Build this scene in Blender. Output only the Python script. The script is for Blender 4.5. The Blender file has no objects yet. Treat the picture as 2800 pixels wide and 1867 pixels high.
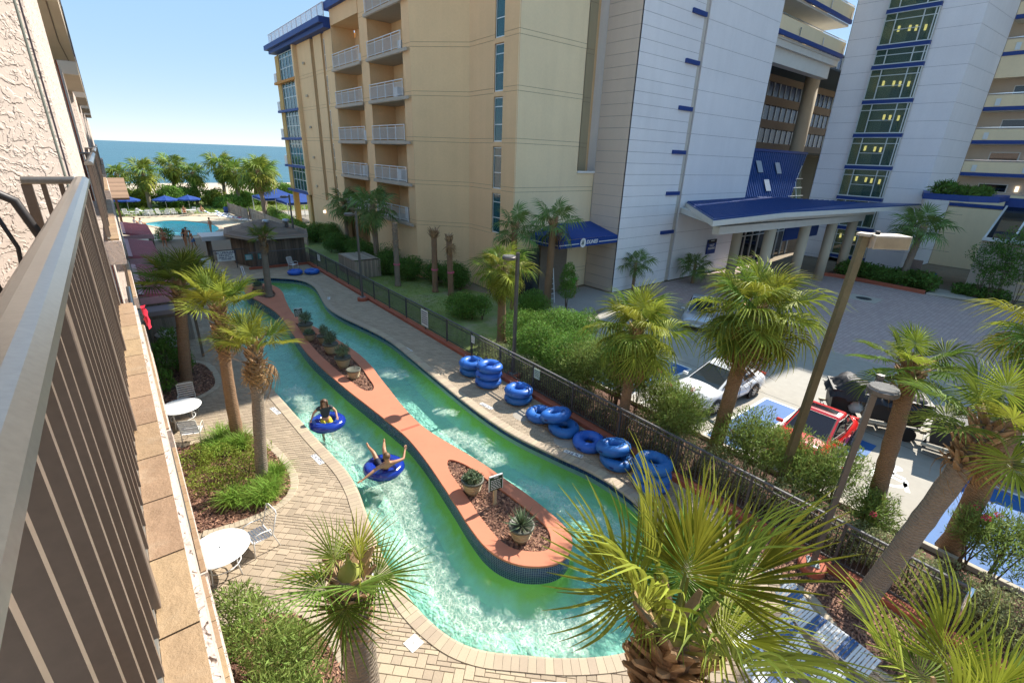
import bpy, bmesh, math, random
import numpy as np
from mathutils import Vector, Matrix, Euler
from mathutils.geometry import tessellate_polygon
random.seed(7)
RAD = math.radians
scene = bpy.context.scene
COL = scene.collection

# ---------------------------------------------------------------- camera
cam = bpy.data.cameras.new('camera')
cam.sensor_width = 36.0
cam.lens = 16.73
cam.clip_start = 0.03
cam.clip_end = 60000
cam_o = bpy.data.objects.new('camera', cam)
COL.objects.link(cam_o)
scene.camera = cam_o
_yaw, _pit, _rol = RAD(39.487), RAD(21.339), RAD(-2.115)
_F = Vector((math.sin(_yaw)*math.cos(_pit), math.cos(_yaw)*math.cos(_pit), -math.sin(_pit)))
_R = Vector((math.cos(_yaw), -math.sin(_yaw), 0))
_D = _F.cross(_R)
_r = math.cos(_rol)*_R + math.sin(_rol)*_D
_d = -math.sin(_rol)*_R + math.cos(_rol)*_D
_m = Matrix((( _r.x, -_d.x, -_F.x), (_r.y, -_d.y, -_F.y), (_r.z, -_d.z, -_F.z)))
cam_o.matrix_world = Matrix.Translation((0, 0, 9.2)) @ _m.to_4x4()

# ---------------------------------------------------------------- sky, sun, exposure
SKY_GAMMA, SKY_SAT = 0.1, 5.6
SUN_AZ, SUN_EL = 84.7, 43.0          # degrees clockwise from +Y (the sea), and height
world = bpy.data.worlds.new('World')
scene.world = world
world.use_nodes = True
wn = world.node_tree
sky = wn.nodes.new('ShaderNodeTexSky')
sky.sky_type = 'NISHITA'
sky.sun_disc = False
sky.sun_elevation = RAD(SUN_EL)
sky.sun_rotation = RAD(SUN_AZ)
sky.altitude = 0
sky.air_density = 0.5
sky.dust_density = 0.05
sky.ozone_density = 1.0
bg = wn.nodes['Background']
# the clear sky's range of brightness, evenly softened and a little deeper in colour
gam = wn.nodes.new('ShaderNodeGamma'); gam.inputs[1].default_value = SKY_GAMMA
hsv = wn.nodes.new('ShaderNodeHueSaturation'); hsv.inputs['Saturation'].default_value = SKY_SAT; hsv.inputs['Value'].default_value = 1.22
wn.links.new(sky.outputs[0], gam.inputs[0]); wn.links.new(gam.outputs[0], hsv.inputs['Color']); wn.links.new(hsv.outputs[0], bg.inputs[0])
bg.inputs[1].default_value = 0.15
sun = bpy.data.lights.new('sun', 'SUN')
sun.energy = 2.0
sun.angle = RAD(0.53)
sun.color = (1.0, 0.94, 0.84)
sun_o = bpy.data.objects.new('sun', sun)
COL.objects.link(sun_o)
_sd = Vector((math.sin(RAD(SUN_AZ))*math.cos(RAD(SUN_EL)), math.cos(RAD(SUN_AZ))*math.cos(RAD(SUN_EL)), math.sin(RAD(SUN_EL))))
sun_o.rotation_euler = _sd.to_track_quat('Z', 'Y').to_euler()
sun_o.location = _sd*80
scene.view_settings.view_transform = 'Standard'
scene.view_settings.look = 'None'
scene.view_settings.exposure = 2.3
scene.view_settings.gamma = 1.0
scene.render.resolution_x = 1024
scene.render.resolution_y = 682

# ---------------------------------------------------------------- mesh helpers
class MB:
    """collects shapes for ONE mesh object"""
    def __init__(s):
        s.v = []; s.f = []; s.m = []; s.uv = None
    def add(s, vs, fs, m=0):
        n = len(s.v)
        s.v += [tuple(a) for a in vs]
        s.f += [tuple(i+n for i in f) for f in fs]
        s.m += [m]*len(fs)
        return s
    def box(s, x0, x1, y0, y1, z0, z1, m=0, M=None):
        vs = [(x0,y0,z0),(x1,y0,z0),(x1,y1,z0),(x0,y1,z0),(x0,y0,z1),(x1,y0,z1),(x1,y1,z1),(x0,y1,z1)]
        if M is not None: vs = [M @ Vector(a) for a in vs]
        return s.add(vs, [(3,2,1,0),(4,5,6,7),(0,1,5,4),(1,2,6,5),(2,3,7,6),(3,0,4,7)], m)
    def bar(s, p, q, w, h=None, m=0, up=(0,0,1)):
        p, q = Vector(p), Vector(q); h = w if h is None else h
        d = (q-p); L = d.length
        if L < 1e-6: return s
        d.normalize(); u = Vector(up)
        if abs(d.dot(u)) > .99: u = Vector((0,1,0))
        x = d.cross(u).normalized(); z = x.cross(d)
        vs = []
        for e in (p, q):
            for a, b in ((-1,-1),(1,-1),(1,1),(-1,1)): vs.append(e+x*(a*w/2)+z*(b*h/2))
        return s.add(vs, [(3,2,1,0),(4,5,6,7),(0,1,5,4),(1,2,6,5),(2,3,7,6),(3,0,4,7)], m)
    def tube(s, pts, rad, n=8, m=0, caps=True):
        pts = [Vector(p) for p in pts]; k = len(pts)
        if not hasattr(rad, '__len__'): rad = [rad]*k
        vs = []; px = None
        for i, p in enumerate(pts):
            d = (pts[min(i+1,k-1)]-pts[max(i-1,0)]).normalized()
            if px is None:
                u = Vector((0,0,1)) if abs(d.z) < .95 else Vector((1,0,0))
                px = u.cross(d).normalized()
            else:
                px = (px-d*px.dot(d)).normalized()
            py = d.cross(px)
            for j in range(n):
                a = 2*math.pi*j/n
                vs.append(p+(px*math.cos(a)+py*math.sin(a))*rad[i])
        fs = [(i*n+j, i*n+(j+1)%n, (i+1)*n+(j+1)%n, (i+1)*n+j) for i in range(k-1) for j in range(n)]
        if caps: fs += [tuple(range(n-1,-1,-1)), tuple(range((k-1)*n, k*n))]
        return s.add(vs, fs, m)
    def lathe(s, prof, n=16, c=(0,0,0), m=0, sx=1, sy=1):
        vs = []
        for r, z in prof:
            for j in range(n):
                a = 2*math.pi*j/n
                vs.append((c[0]+r*sx*math.cos(a), c[1]+r*sy*math.sin(a), c[2]+z))
        k = len(prof)
        fs = [(i*n+j, i*n+(j+1)%n, (i+1)*n+(j+1)%n, (i+1)*n+j) for i in range(k-1) for j in range(n)]
        if prof[0][0] > 1e-4: fs.append(tuple(range(n-1,-1,-1)))
        if prof[-1][0] > 1e-4: fs.append(tuple(range((k-1)*n, k*n)))
        return s.add(vs, fs, m)
    def prism(s, poly, z0, z1, m=0, holes=(), bottom=True, sides=True):
        loops = [list(poly)]+[list(h) for h in holes]
        flat = [p for l in loops for p in l]
        tris = tessellate_polygon([[Vector((p[0],p[1],0)) for p in l] for l in loops])
        n = len(flat)
        zt = z1 if callable(z1) else (lambda x, y: z1)
        zb = z0 if callable(z0) else (lambda x, y: z0)
        vs = [(p[0],p[1],zt(p[0],p[1])) for p in flat]
        fs = []
        for t in tris:
            a, b, c = (flat[i] for i in t)
            cr = (b[0]-a[0])*(c[1]-a[1])-(b[1]-a[1])*(c[0]-a[0])
            fs.append(tuple(t) if cr > 0 else tuple(reversed(t)))
        if sides or bottom:
            vs += [(p[0],p[1],zb(p[0],p[1])) for p in flat]
            if bottom: fs += [tuple(i+n for i in reversed(t)) for t in fs]
            if sides:
                o = 0
                for l in loops:
                    k = len(l)
                    ar = sum(l[i][0]*l[(i+1)%k][1]-l[(i+1)%k][0]*l[i][1] for i in range(k))
                    flip = (ar < 0) != (o > 0)
                    for i in range(k):
                        a, b = o+i, o+(i+1)%k
                        fs.append((b+0, a+0, a+n, b+n) if not flip else (a, b, b+n, a+n))
                    o += k
        return s.add(vs, fs, m)
    def build(s, name, mats, parent=None, smooth=False, loc=None, world=False, bevel=0):
        me = bpy.data.meshes.new(name)
        me.from_pydata(s.v, [], s.f)
        mats = mats if isinstance(mats, (list, tuple)) else [mats]
        for a in mats: me.materials.append(a)
        if len(mats) > 1: me.polygons.foreach_set('material_index', s.m)
        if smooth: me.polygons.foreach_set('use_smooth', [True]*len(s.f))
        me.update()
        return link(name, me, parent, loc, world, bevel)

def link(name, me, parent=None, loc=None, world=False, bevel=0):
    o = bpy.data.objects.new(name, me)
    COL.objects.link(o)
    if loc is not None: o.location = loc
    if parent is not None:
        o.parent = parent
        if world: o.location = Vector(o.location)-root_loc(parent)
    if bevel:
        b = o.modifiers.new('bevel', 'BEVEL'); b.width = bevel; b.segments = 2; b.limit_method = 'ANGLE'; b.angle_limit = RAD(40)
    return o
def root_loc(o):
    v = Vector((0,0,0))
    while o is not None:
        v = v+o.location; o = o.parent
    return v
def np_mesh(name, V, Fq, mat):
    """fast mesh from numpy arrays: V (n,3), Fq (m,k) equal sized faces"""
    me = bpy.data.meshes.new(name)
    V = np.ascontiguousarray(V, dtype=np.float32); Fq = np.ascontiguousarray(Fq, dtype=np.int32)
    m, k = Fq.shape
    me.vertices.add(len(V)); me.vertices.foreach_set('co', V.ravel())
    me.loops.add(m*k); me.loops.foreach_set('vertex_index', Fq.ravel())
    me.polygons.add(m); me.polygons.foreach_set('loop_start', np.arange(0, m*k, k, dtype=np.int32))
    me.update(calc_edges=True); me.validate()
    if mat: me.materials.append(mat)
    return me
def thing(name, label, cat, loc=(0,0,0), rz=0, group=None):
    o = bpy.data.objects.new(name, None)
    COL.objects.link(o)
    o.empty_display_size = .2
    o.location = loc; o.rotation_euler = (0,0,rz)
    return tag(o, label, cat, group)
def tag(o, label=None, cat=None, group=None, kind=None):
    if label: o['label'] = label
    if cat: o['category'] = cat
    if group: o['group'] = group
    if kind: o['kind'] = kind
    return o
def dup(o, parent=None, loc=None, rz=None, label=None, scale=None):
    c = o.copy(); COL.objects.link(c); c.parent = parent
    if loc is not None: c.location = loc
    if rz is not None: c.rotation_euler = (c.rotation_euler[0], c.rotation_euler[1], rz)
    if scale is not None: c.scale = (scale,)*3 if not hasattr(scale, '__len__') else scale
    if label: c['label'] = label
    for ch in list(o.children): dup(ch, c)
    return c
def struct(o): o['kind'] = 'structure'; return o

def catmull(pts, step=.25, closed=True):
    P = [np.array(p, float) for p in pts]; n = len(P); out = []
    for i in range(n if closed else n-1):
        p0, p1, p2, p3 = P[(i-1)%n] if closed or i else P[0], P[i], P[(i+1)%n], P[(i+2)%n] if closed or i+2 < n else P[-1]
        k = max(1, int(round(np.linalg.norm(p2-p1)/step)))
        for j in range(k):
            t = j/k
            out.append(tuple(.5*((2*p1)+(-p0+p2)*t+(2*p0-5*p1+4*p2-p3)*t*t+(-p0+3*p1-3*p2+p3)*t**3)))
    if not closed: out.append(tuple(P[-1]))
    return out
def resample(poly, step):
    P = np.array(list(poly)+[poly[0]], float)
    seg = np.linalg.norm(np.diff(P, axis=0), axis=1); cum = np.concatenate([[0], np.cumsum(seg)])
    n = max(8, int(round(cum[-1]/step))); s = np.linspace(0, cum[-1], n, endpoint=False)
    return [(float(np.interp(a, cum, P[:,0])), float(np.interp(a, cum, P[:,1]))) for a in s]
def normals(poly):
    """outward unit normals of a counter-clockwise loop"""
    P = np.array(poly); d = np.roll(P, -1, 0)-np.roll(P, 1, 0)
    d /= np.linalg.norm(d, axis=1)[:, None]+1e-9
    return np.stack([d[:,1], -d[:,0]], 1)
def offset(poly, r):
    N = normals(poly); return [tuple(a) for a in np.array(poly)+N*r]
def ccw(poly):
    a = sum(poly[i][0]*poly[(i+1)%len(poly)][1]-poly[(i+1)%len(poly)][0]*poly[i][1] for i in range(len(poly)))
    return list(poly) if a > 0 else list(reversed(poly))
def inside(poly, X, Y):
    """vectorised point in polygon"""
    X = np.asarray(X, float); Y = np.asarray(Y, float); r = np.zeros(X.shape, bool)
    n = len(poly)
    for i in range(n):
        x0, y0 = poly[i]; x1, y1 = poly[(i+1)%n]
        if y0 == y1: continue
        c = ((y0 > Y) != (y1 > Y)) & (X < (x1-x0)*(Y-y0)/(y1-y0)+x0)
        r ^= c
    return r
# ---------------------------------------------------------------- materials
def nodes_of(m):
    m.use_nodes = True
    nt = m.node_tree
    return nt, nt.nodes, nt.links, nt.nodes['Principled BSDF']
def mth(nt, op, a, b=None, clamp=False):
    n = nt.nodes.new('ShaderNodeMath'); n.operation = op; n.use_clamp = clamp
    for i, x in enumerate((a, b)):
        if x is None: continue
        if isinstance(x, (int, float)): n.inputs[i].default_value = x
        else: nt.links.new(x, n.inputs[i])
    return n.outputs[0]
def noise(nt, scale, detail=4, coord=None, rough=.55, dist=0):
    n = nt.nodes.new('ShaderNodeTexNoise'); n.inputs['Scale'].default_value = scale
    n.inputs['Detail'].default_value = detail; n.inputs['Roughness'].default_value = rough; n.inputs['Distortion'].default_value = dist
    if coord is not None: nt.links.new(coord, n.inputs['Vector'])
    return n.outputs[0]
def ramp(nt, x, stops):
    n = nt.nodes.new('ShaderNodeValToRGB'); nt.links.new(x, n.inputs[0])
    cr = n.color_ramp
    while len(cr.elements) < len(stops): cr.elements.new(.5)
    for e, (p, c) in zip(cr.elements, stops):
        e.position = p; e.color = (*c, 1) if len(c) == 3 else c
    return n.outputs[0]
def mixc(nt, f, a, b, mode='MIX'):
    n = nt.nodes.new('ShaderNodeMix'); n.data_type = 'RGBA'; n.blend_type = mode
    for sock, x in ((n.inputs[0], f), (n.inputs[6], a), (n.inputs[7], b)):
        if isinstance(x, (int, float)): sock.default_value = x
        elif isinstance(x, tuple): sock.default_value = (*x, 1) if len(x) == 3 else x
        else: nt.links.new(x, sock)
    return n.outputs[2]
def coords(nt, kind='world'):
    if kind == 'world':
        g = nt.nodes.new('ShaderNodeNewGeometry'); return g.outputs['Position']
    t = nt.nodes.new('ShaderNodeTexCoord'); return t.outputs['Object' if kind == 'obj' else 'UV']
def stretch(nt, co, s):
    n = nt.nodes.new('ShaderNodeMapping'); n.inputs['Scale'].default_value = s; nt.links.new(co, n.inputs[0]); return n.outputs[0]
def bumpn(nt, h, strength, dist, bs=None):
    n = nt.nodes.new('ShaderNodeBump'); n.inputs['Strength'].default_value = strength; n.inputs['Distance'].default_value = dist
    nt.links.new(h, n.inputs['Height'])
    if bs is not None: nt.links.new(n.outputs[0], bs.inputs['Normal'])
    return n.outputs[0]
MATS = {}
def mat(name, c, rough=.7, metal=0, var=((6, .12),), bump=None, orand=0, irand=0, hue=0, spec=.4, coat=0, kind='world', st=None, trans=0, dirt=None, streak=0):
    """procedural material: colour c with noise variation, bump and per-object / per-island variation"""
    if name in MATS: return MATS[name]
    m = bpy.data.materials.new(name); MATS[name] = m
    nt, N, L, bs = nodes_of(m)
    co = coords(nt, kind)
    if st: co = stretch(nt, co, st)
    val = None
    def plus(x):
        nonlocal val
        val = x if val is None else mth(nt, 'ADD', val, x)
    for sc, am in var:
        plus(mth(nt, 'MULTIPLY', mth(nt, 'SUBTRACT', noise(nt, sc, 5, co), .5), am*3))
    if streak:
        plus(mth(nt, 'MULTIPLY', mth(nt, 'SUBTRACT', noise(nt, 1, 6, stretch(nt, co, (1.6,1.6,.06)), .6), .5), streak*3))
        plus(mth(nt, 'MULTIPLY', mth(nt, 'SUBTRACT', noise(nt, 1, 4, stretch(nt, co, (.25,.25,.4)), .6), .5), streak*2))
    rnd = None
    if orand:
        oi = N.new('ShaderNodeObjectInfo'); rnd = oi.outputs['Random']
        plus(mth(nt, 'MULTIPLY', mth(nt, 'SUBTRACT', rnd, .5), orand*2))
    if irand:
        g = N.new('ShaderNodeNewGeometry'); r2 = g.outputs['Random Per Island']; rnd = rnd or r2
        plus(mth(nt, 'MULTIPLY', mth(nt, 'SUBTRACT', r2, .5), irand*2))
    h = N.new('ShaderNodeHueSaturation'); h.inputs['Color'].default_value = (*c, 1)
    if val is not None: L.new(mth(nt, 'MAXIMUM', mth(nt, 'ADD', val, 1.0), .15), h.inputs['Value'])
    if hue and rnd is not None: L.new(mth(nt, 'ADD', mth(nt, 'MULTIPLY', mth(nt, 'SUBTRACT', rnd, .5), hue*2), .5), h.inputs['Hue'])
    colr = h.outputs[0]
    if dirt:
        dn = mth(nt, 'MULTIPLY', mth(nt, 'SUBTRACT', noise(nt, dirt[0], 6, co, .65), dirt[2]), 4, True)
        colr = mixc(nt, dn, colr, dirt[1])
    L.new(colr, bs.inputs['Base Color'])
    bs.inputs['Roughness'].default_value = rough; bs.inputs['Metallic'].default_value = metal
    bs.inputs['Specular IOR Level'].default_value = spec
    if coat: bs.inputs['Coat Weight'].default_value = coat; bs.inputs['Coat Roughness'].default_value = .08
    if bump: bumpn(nt, noise(nt, bump[0], 5, co), bump[1], bump[2], bs)
    if trans:
        t = N.new('ShaderNodeBsdfTranslucent'); L.new(colr, t.inputs[0])
        mx = N.new('ShaderNodeMixShader'); mx.inputs[0].default_value = trans
        L.new(bs.outputs[0], mx.inputs[1]); L.new(t.outputs[0], mx.inputs[2])
        L.new(mx.outputs[0], N['Material Output'].inputs[0])
    return m
def emit(name, c, s):
    m = bpy.data.materials.new(name); nt, N, L, bs = nodes_of(m)
    bs.inputs['Base Color'].default_value = (*c, 1); bs.inputs['Emission Color'].default_value = (*c, 1); bs.inputs['Emission Strength'].default_value = s
    MATS[name] = m; return m
def glass(name, tint, mixf=.35, rough=.02, body=(.02,.05,.05)):
    """window glass: part see-through, part dark coated body, mirror at the surface"""
    m = bpy.data.materials.new(name); nt, N, L, bs = nodes_of(m)
    bs.inputs['Base Color'].default_value = (*body, 1); bs.inputs['Roughness'].default_value = rough; bs.inputs['Specular IOR Level'].default_value = .9
    t = N.new('ShaderNodeBsdfTransparent'); t.inputs[0].default_value = (*tint, 1)
    mx = N.new('ShaderNodeMixShader'); mx.inputs[0].default_value = mixf
    L.new(bs.outputs[0], mx.inputs[1]); L.new(t.outputs[0], mx.inputs[2]); L.new(mx.outputs[0], N['Material Output'].inputs[0])
    MATS[name] = m; return m

# masonry and walls
tan_wall = mat('tan_stucco', (.72,.51,.285), .9, streak=.05, var=((.35,.07),(9,.05)), bump=(60,.25,.004))
tan_pier = mat('deep_tan_stucco', (.71,.475,.26), .9, streak=.05, var=((.35,.07),(9,.05)), bump=(60,.25,.004))
cream_wall = mat('cream_stucco', (.80,.655,.42), .9, streak=.04, var=((.35,.06),(9,.04)), bump=(60,.25,.004))
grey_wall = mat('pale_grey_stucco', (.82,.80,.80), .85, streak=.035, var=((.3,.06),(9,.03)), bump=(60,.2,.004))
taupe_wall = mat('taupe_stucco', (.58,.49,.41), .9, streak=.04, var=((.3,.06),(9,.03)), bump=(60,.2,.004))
pale_strip = mat('pale_beige_stucco', (.58,.53,.46), .85, var=((.5,.05),))
joint_m = mat('dark_joint', (.20,.16,.12), .9)
grey_joint = mat('grey_joint', (.24,.24,.26), .9)
blue_trim = mat('royal_blue_trim', (.015,.05,.22), .55, var=((3,.08),))
blue_roof = mat('blue_metal_roof', (.015,.06,.22), .45, var=((1.5,.1),), spec=.5)
blue_cloth = mat('blue_canvas', (.008,.045,.22), .75, var=((2,.12),), bump=(8,.2,.01))
orange_trim = mat('orange_trim', (.50,.22,.04), .7)
white_paint = mat('white_paint', (.72,.72,.70), .5, var=((4,.05),))
off_white = mat('off_white_plaster', (.66,.64,.58), .8, var=((1.5,.06),), bump=(40,.2,.003))
rail_white = mat('white_railing', (.66,.66,.66), .5)
conc_slab = mat('balcony_concrete', (.42,.36,.29), .85, var=((2,.1),))
soffit_m = mat('soffit_plaster', (.50,.43,.34), .9, var=((2,.06),), bump=(30,.3,.003))
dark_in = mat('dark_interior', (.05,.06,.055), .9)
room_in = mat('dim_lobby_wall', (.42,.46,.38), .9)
col_m = mat('column_plaster', (.48,.41,.30), .85, var=((1,.06),))
alu = mat('aluminium_frame', (.62,.66,.66), .4, metal=.3, var=())
steel = mat('bright_steel', (.75,.76,.78), .18, metal=1, var=())
bronze = mat('bronze_metal', (.19,.145,.115), .42, metal=.15, var=((4,.10),(60,.12)), spec=.5)
bronze_l = mat('worn_bronze_rail', (.25,.24,.225), .28, metal=.75, var=((2.5,.12),(90,.14)), spec=.5, dirt=(22, (.3,.27,.22), .66))
pole_m = mat('lamp_post_bronze', (.14,.125,.115), .4, metal=.35, var=((3,.1),))
black_m = mat('black_plastic', (.02,.02,.022), .5, var=((3,.2),))
fence_m = mat('fence_black_metal', (.085,.08,.08), .7, var=((5,.2),), spec=.15)
wood_d = mat('weathered_dark_wood', (.15,.115,.085), .85, var=((2,.2),(14,.2)), orand=.3, kind='obj', st=(6,6,1), bump=(12,.4,.01))
wood_l = mat('weathered_grey_wood', (.30,.245,.19), .85, var=((2,.15),(14,.15)), orand=.25, kind='obj', st=(6,6,1), bump=(12,.4,.01))
wood_b = mat('brown_timber', (.16,.085,.05), .8, var=((2,.15),(14,.2)), kind='obj', st=(5,5,1))
maroon = mat('maroon_metal', (.42,.12,.135), .55, var=((1.5,.15),(12,.08)))
maroon_l = mat('pink_grey_flashing', (.55,.30,.31), .6)
shingle_b = mat('brown_shingle', (.27,.165,.10), .9, var=((3,.1),(40,.15)), orand=.3, bump=(90,.4,.004))
shingle_g = mat('grey_shingle', (.17,.13,.10), .9, var=((3,.1),(40,.15)), orand=.25, bump=(90,.4,.004))
terra = mat('terracotta_coating', (.50,.185,.105), .85, dirt=(1.1,(.36,.12,.08),.62), var=((1.2,.10),(120,.12)), bump=(220,.5,.004))
terra_d = mat('terracotta_kerb', (.36,.105,.06), .85, var=((1.5,.15),(50,.1)), bump=(160,.4,.004))
coping_m = mat('coping_stone', (.39,.315,.225), .75, var=((3,.06),(40,.08)), orand=.10, hue=.01, bump=(90,.25,.003))
paver_m = mat('tan_paver', (.38,.305,.215), .85, var=((1.1,.10),(30,.14)), irand=.14, orand=.14, hue=.008, bump=(110,.5,.004))
sand_m = mat('joint_sand', (.19,.145,.10), .95, var=((6,.15),(80,.15)))
edging_m = mat('pale_paver', (.40,.33,.24), .8, var=((2,.08),(30,.1)), orand=.1, irand=.1, bump=(110,.4,.004))
soil_m = mat('sandy_soil', (.24,.19,.13), .95, var=((.5,.25),(8,.2)), bump=(20,.6,.03))
lawn_m = mat('lawn_ground', (.20,.25,.07), .95, dirt=(.45,(.34,.28,.20),.52), var=((.6,.25),(9,.3)), bump=(30,.7,.03))
beach_m = mat('beach_sand', (.52,.43,.31), .95, var=((.05,.1),(1,.1)))
mulch_base = mat('mulch_ground', (.13,.07,.05), .95, var=((8,.3),(50,.4)), bump=(40,1,.02))
mulch_m = mat('bark_chip', (.26,.135,.09), .9, var=((3,.2),), irand=.6, hue=.012)
conc_m = mat('parking_concrete', (.33,.305,.26), .85, var=((.15,.12),(3,.1),(60,.05)), bump=(60,.3,.003), dirt=(.5, (.2,.19,.17), .62))
asph_m = mat('dark_seal', (.05,.05,.052), .8)
kerb_m = mat('kerb_concrete', (.42,.38,.32), .85, var=((2,.1),))
blue_paint_m = mat('blue_floor_paint', (.022,.11,.31), .7, var=((.8,.15),(12,.1)), dirt=(3,(.09,.17,.29),.66))
white_line = mat('white_line_paint', (.66,.66,.64), .7, var=((3,.12),))
tube_m = mat('blue_vinyl', (.022,.125,.42), .42, var=((3,.12),(14,.1)), orand=.18, hue=.012, spec=.4)
tube_dm = mat('deep_blue_vinyl', (.008,.03,.27), .16, var=((3,.1),), spec=.7)
strap_w = mat('white_strap', (.72,.72,.72), .55, var=())
strap_b = mat('blue_strap', (.05,.12,.28), .55, var=())
strap_k = mat('dark_strap', (.06,.065,.07), .6, var=())
pot_m = mat('cream_glazed_pot', (.44,.36,.22), .5, var=((4,.15),), orand=.15)
pot_rim = mat('dark_pot_rim', (.10,.10,.075), .5, var=((4,.15),))
sign_w = mat('white_sign', (.70,.70,.66), .5, var=((4,.05),))
sign_g = mat('green_sign', (.02,.06,.025), .5)
ink = mat('sign_ink', (.03,.03,.09), .6, var=())
ink_w = mat('sign_white_ink', (.75,.75,.72), .6, var=())
rubber = mat('tyre_rubber', (.02,.02,.02), .8)
tarp_m = mat('black_tarp', (.03,.03,.034), .6, var=((3,.3),), bump=(7,.5,.03), spec=.25)
# vegetation
leafc = dict(rough=.6, kind='obj', spec=.18)
pal_y = mat('palm_leaf_bright', (.29,.32,.045), var=((5,.15),), orand=.22, irand=.25, hue=.018, trans=.28, **leafc)
pal_g = mat('palm_leaf_green', (.15,.22,.035), var=((5,.15),), orand=.22, irand=.25, hue=.02, trans=.25, **leafc)
pal_d = mat('palm_leaf_shade', (.15,.23,.065), var=((5,.15),), orand=.2, irand=.2, hue=.015, trans=.2, **leafc)
pal_x = mat('dead_palm_leaf', (.36,.22,.105), var=((5,.15),), orand=.25, irand=.3, hue=.01, trans=.2, **leafc)
stalk_m = mat('palm_leaf_stalk', (.22,.24,.055), .5, var=((5,.2),), orand=.2, kind='obj')
boot_m = mat('palm_boot', (.34,.22,.12), .85, var=((7,.25),(40,.2)), irand=.45, kind='obj', bump=(40,.6,.01))
def trunk_mat(name, c):
    m = mat(name, c, .9, var=((2,.15),(25,.25)), kind='obj', hue=0)
    nt, N, L, bs = m.node_tree, m.node_tree.nodes, m.node_tree.links, m.node_tree.nodes['Principled BSDF']
    co = coords(nt, 'obj')
    w = N.new('ShaderNodeTexWave'); w.bands_direction = 'Z'; w.inputs['Scale'].default_value = 5; w.inputs['Distortion'].default_value = 3.5; w.inputs['Detail'].default_value = 3; w.inputs['Detail Scale'].default_value = 2.5
    L.new(co, w.inputs[0])
    f = noise(nt, 1, 6, stretch(nt, co, (45,45,9)), .7)
    bumpn(nt, mth(nt, 'ADD', w.outputs[1], f), .8, .02, bs)
    return m
trunk_g = trunk_mat('palm_trunk_grey', (.255,.205,.155))
trunk_b = trunk_mat('palm_trunk_brown', (.27,.165,.095))
bark_m = mat('shrub_stem', (.13,.09,.06), .9, var=((6,.3),))
def foliage(name, c, tr=.3, h=.02): return mat(name, c, .6, var=((1.2,.25),), irand=.45, hue=h, trans=tr, kind='world', spec=.15)
fol_ol = foliage('oleander_leaf', (.20,.265,.065))
fol_dk = foliage('dark_glossy_leaf', (.11,.20,.04))
fol_md = foliage('hedge_leaf', (.14,.25,.045))
fol_yl = foliage('yellow_green_leaf', (.21,.26,.04))
fol_gr = foliage('grass_blade', (.19,.30,.045))
fol_lw = foliage('lawn_blade', (.20,.27,.05))
fol_gy = foliage('greyish_leaf', (.26,.28,.13))
fol_ag = foliage('agave_leaf', (.15,.2,.11), .1)
flower_m = mat('pink_blossom', (.62,.06,.13), .6, irand=.3, trans=.3)
# people
skin_m = mat('fair_skin', (.50,.27,.165), .5, var=((6,.06),))  # lighter of the two skin tones
skin2_m = mat('tanned_skin', (.42,.215,.12), .45, var=((6,.06),))
hair_m = mat('brown_hair', (.10,.05,.025), .5, var=((8,.3),(60,.3)))
cloth = {}
def clothm(n, c):
    if n not in cloth: cloth[n] = mat('cloth_'+n, c, .8, var=((5,.12),), bump=(30,.3,.005))
    return cloth[n]

# textured stucco of the near hotel
def stucco(name, c):
    m = mat(name, c, .92, var=((.6,.05),(12,.05)))
    nt = m.node_tree; N = nt.nodes; L = nt.links; bs = N['Principled BSDF']
    co = coords(nt, 'world')
    wob = N.new('ShaderNodeVectorMath'); wob.operation = 'ADD'
    nz = N.new('ShaderNodeTexNoise'); nz.inputs['Scale'].default_value = 5; nz.inputs['Detail'].default_value = 4
    L.new(co, nz.inputs['Vector'])
    sc = N.new('ShaderNodeVectorMath'); sc.operation = 'SCALE'; sc.inputs['Scale'].default_value = .32
    L.new(nz.outputs['Color'], sc.inputs[0]); L.new(co, wob.inputs[0]); L.new(sc.outputs[0], wob.inputs[1])
    st = stretch(nt, wob.outputs[0], (1,1,1.5))
    v = N.new('ShaderNodeTexNoise'); v.inputs['Scale'].default_value = 10; v.inputs['Detail'].default_value = 2.5; v.inputs['Roughness'].default_value = .5
    L.new(st, v.inputs['Vector'])
    # trowelled flakes: plateaus with sharp torn edges
    t1 = mth(nt, 'MULTIPLY', mth(nt, 'SUBTRACT', v.outputs[0], .5), 14, True)
    v2 = N.new('ShaderNodeTexNoise'); v2.inputs['Scale'].default_value = 19; v2.inputs['Detail'].default_value = 2
    L.new(st, v2.inputs['Vector'])
    t2 = mth(nt, 'MULTIPLY', mth(nt, 'SUBTRACT', v2.outputs[0], .56), 16, True)
    fine = mth(nt, 'MULTIPLY', noise(nt, 70, 4, co), .3)
    h = mth(nt, 'ADD', mth(nt, 'ADD', t1, mth(nt, 'MULTIPLY', t2, .6)), fine)
    bumpn(nt, h, .9, .008, bs)
    return m
stucco_m = stucco('trowelled_stucco', (.55,.46,.40))

def tile_stone():
    m = mat('slate_look_tile', (.34,.225,.13), .6, var=((4,.14),(18,.12)), orand=.08, hue=.008, kind='world', dirt=(3.2,(.42,.32,.22),.55))
    nt = m.node_tree; bs = nt.nodes['Principled BSDF']; co = coords(nt, 'world')
    bumpn(nt, noise(nt, 16, 8, co, .7), .8, .012, bs)
    return m
tile_m = tile_stone()

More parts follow.
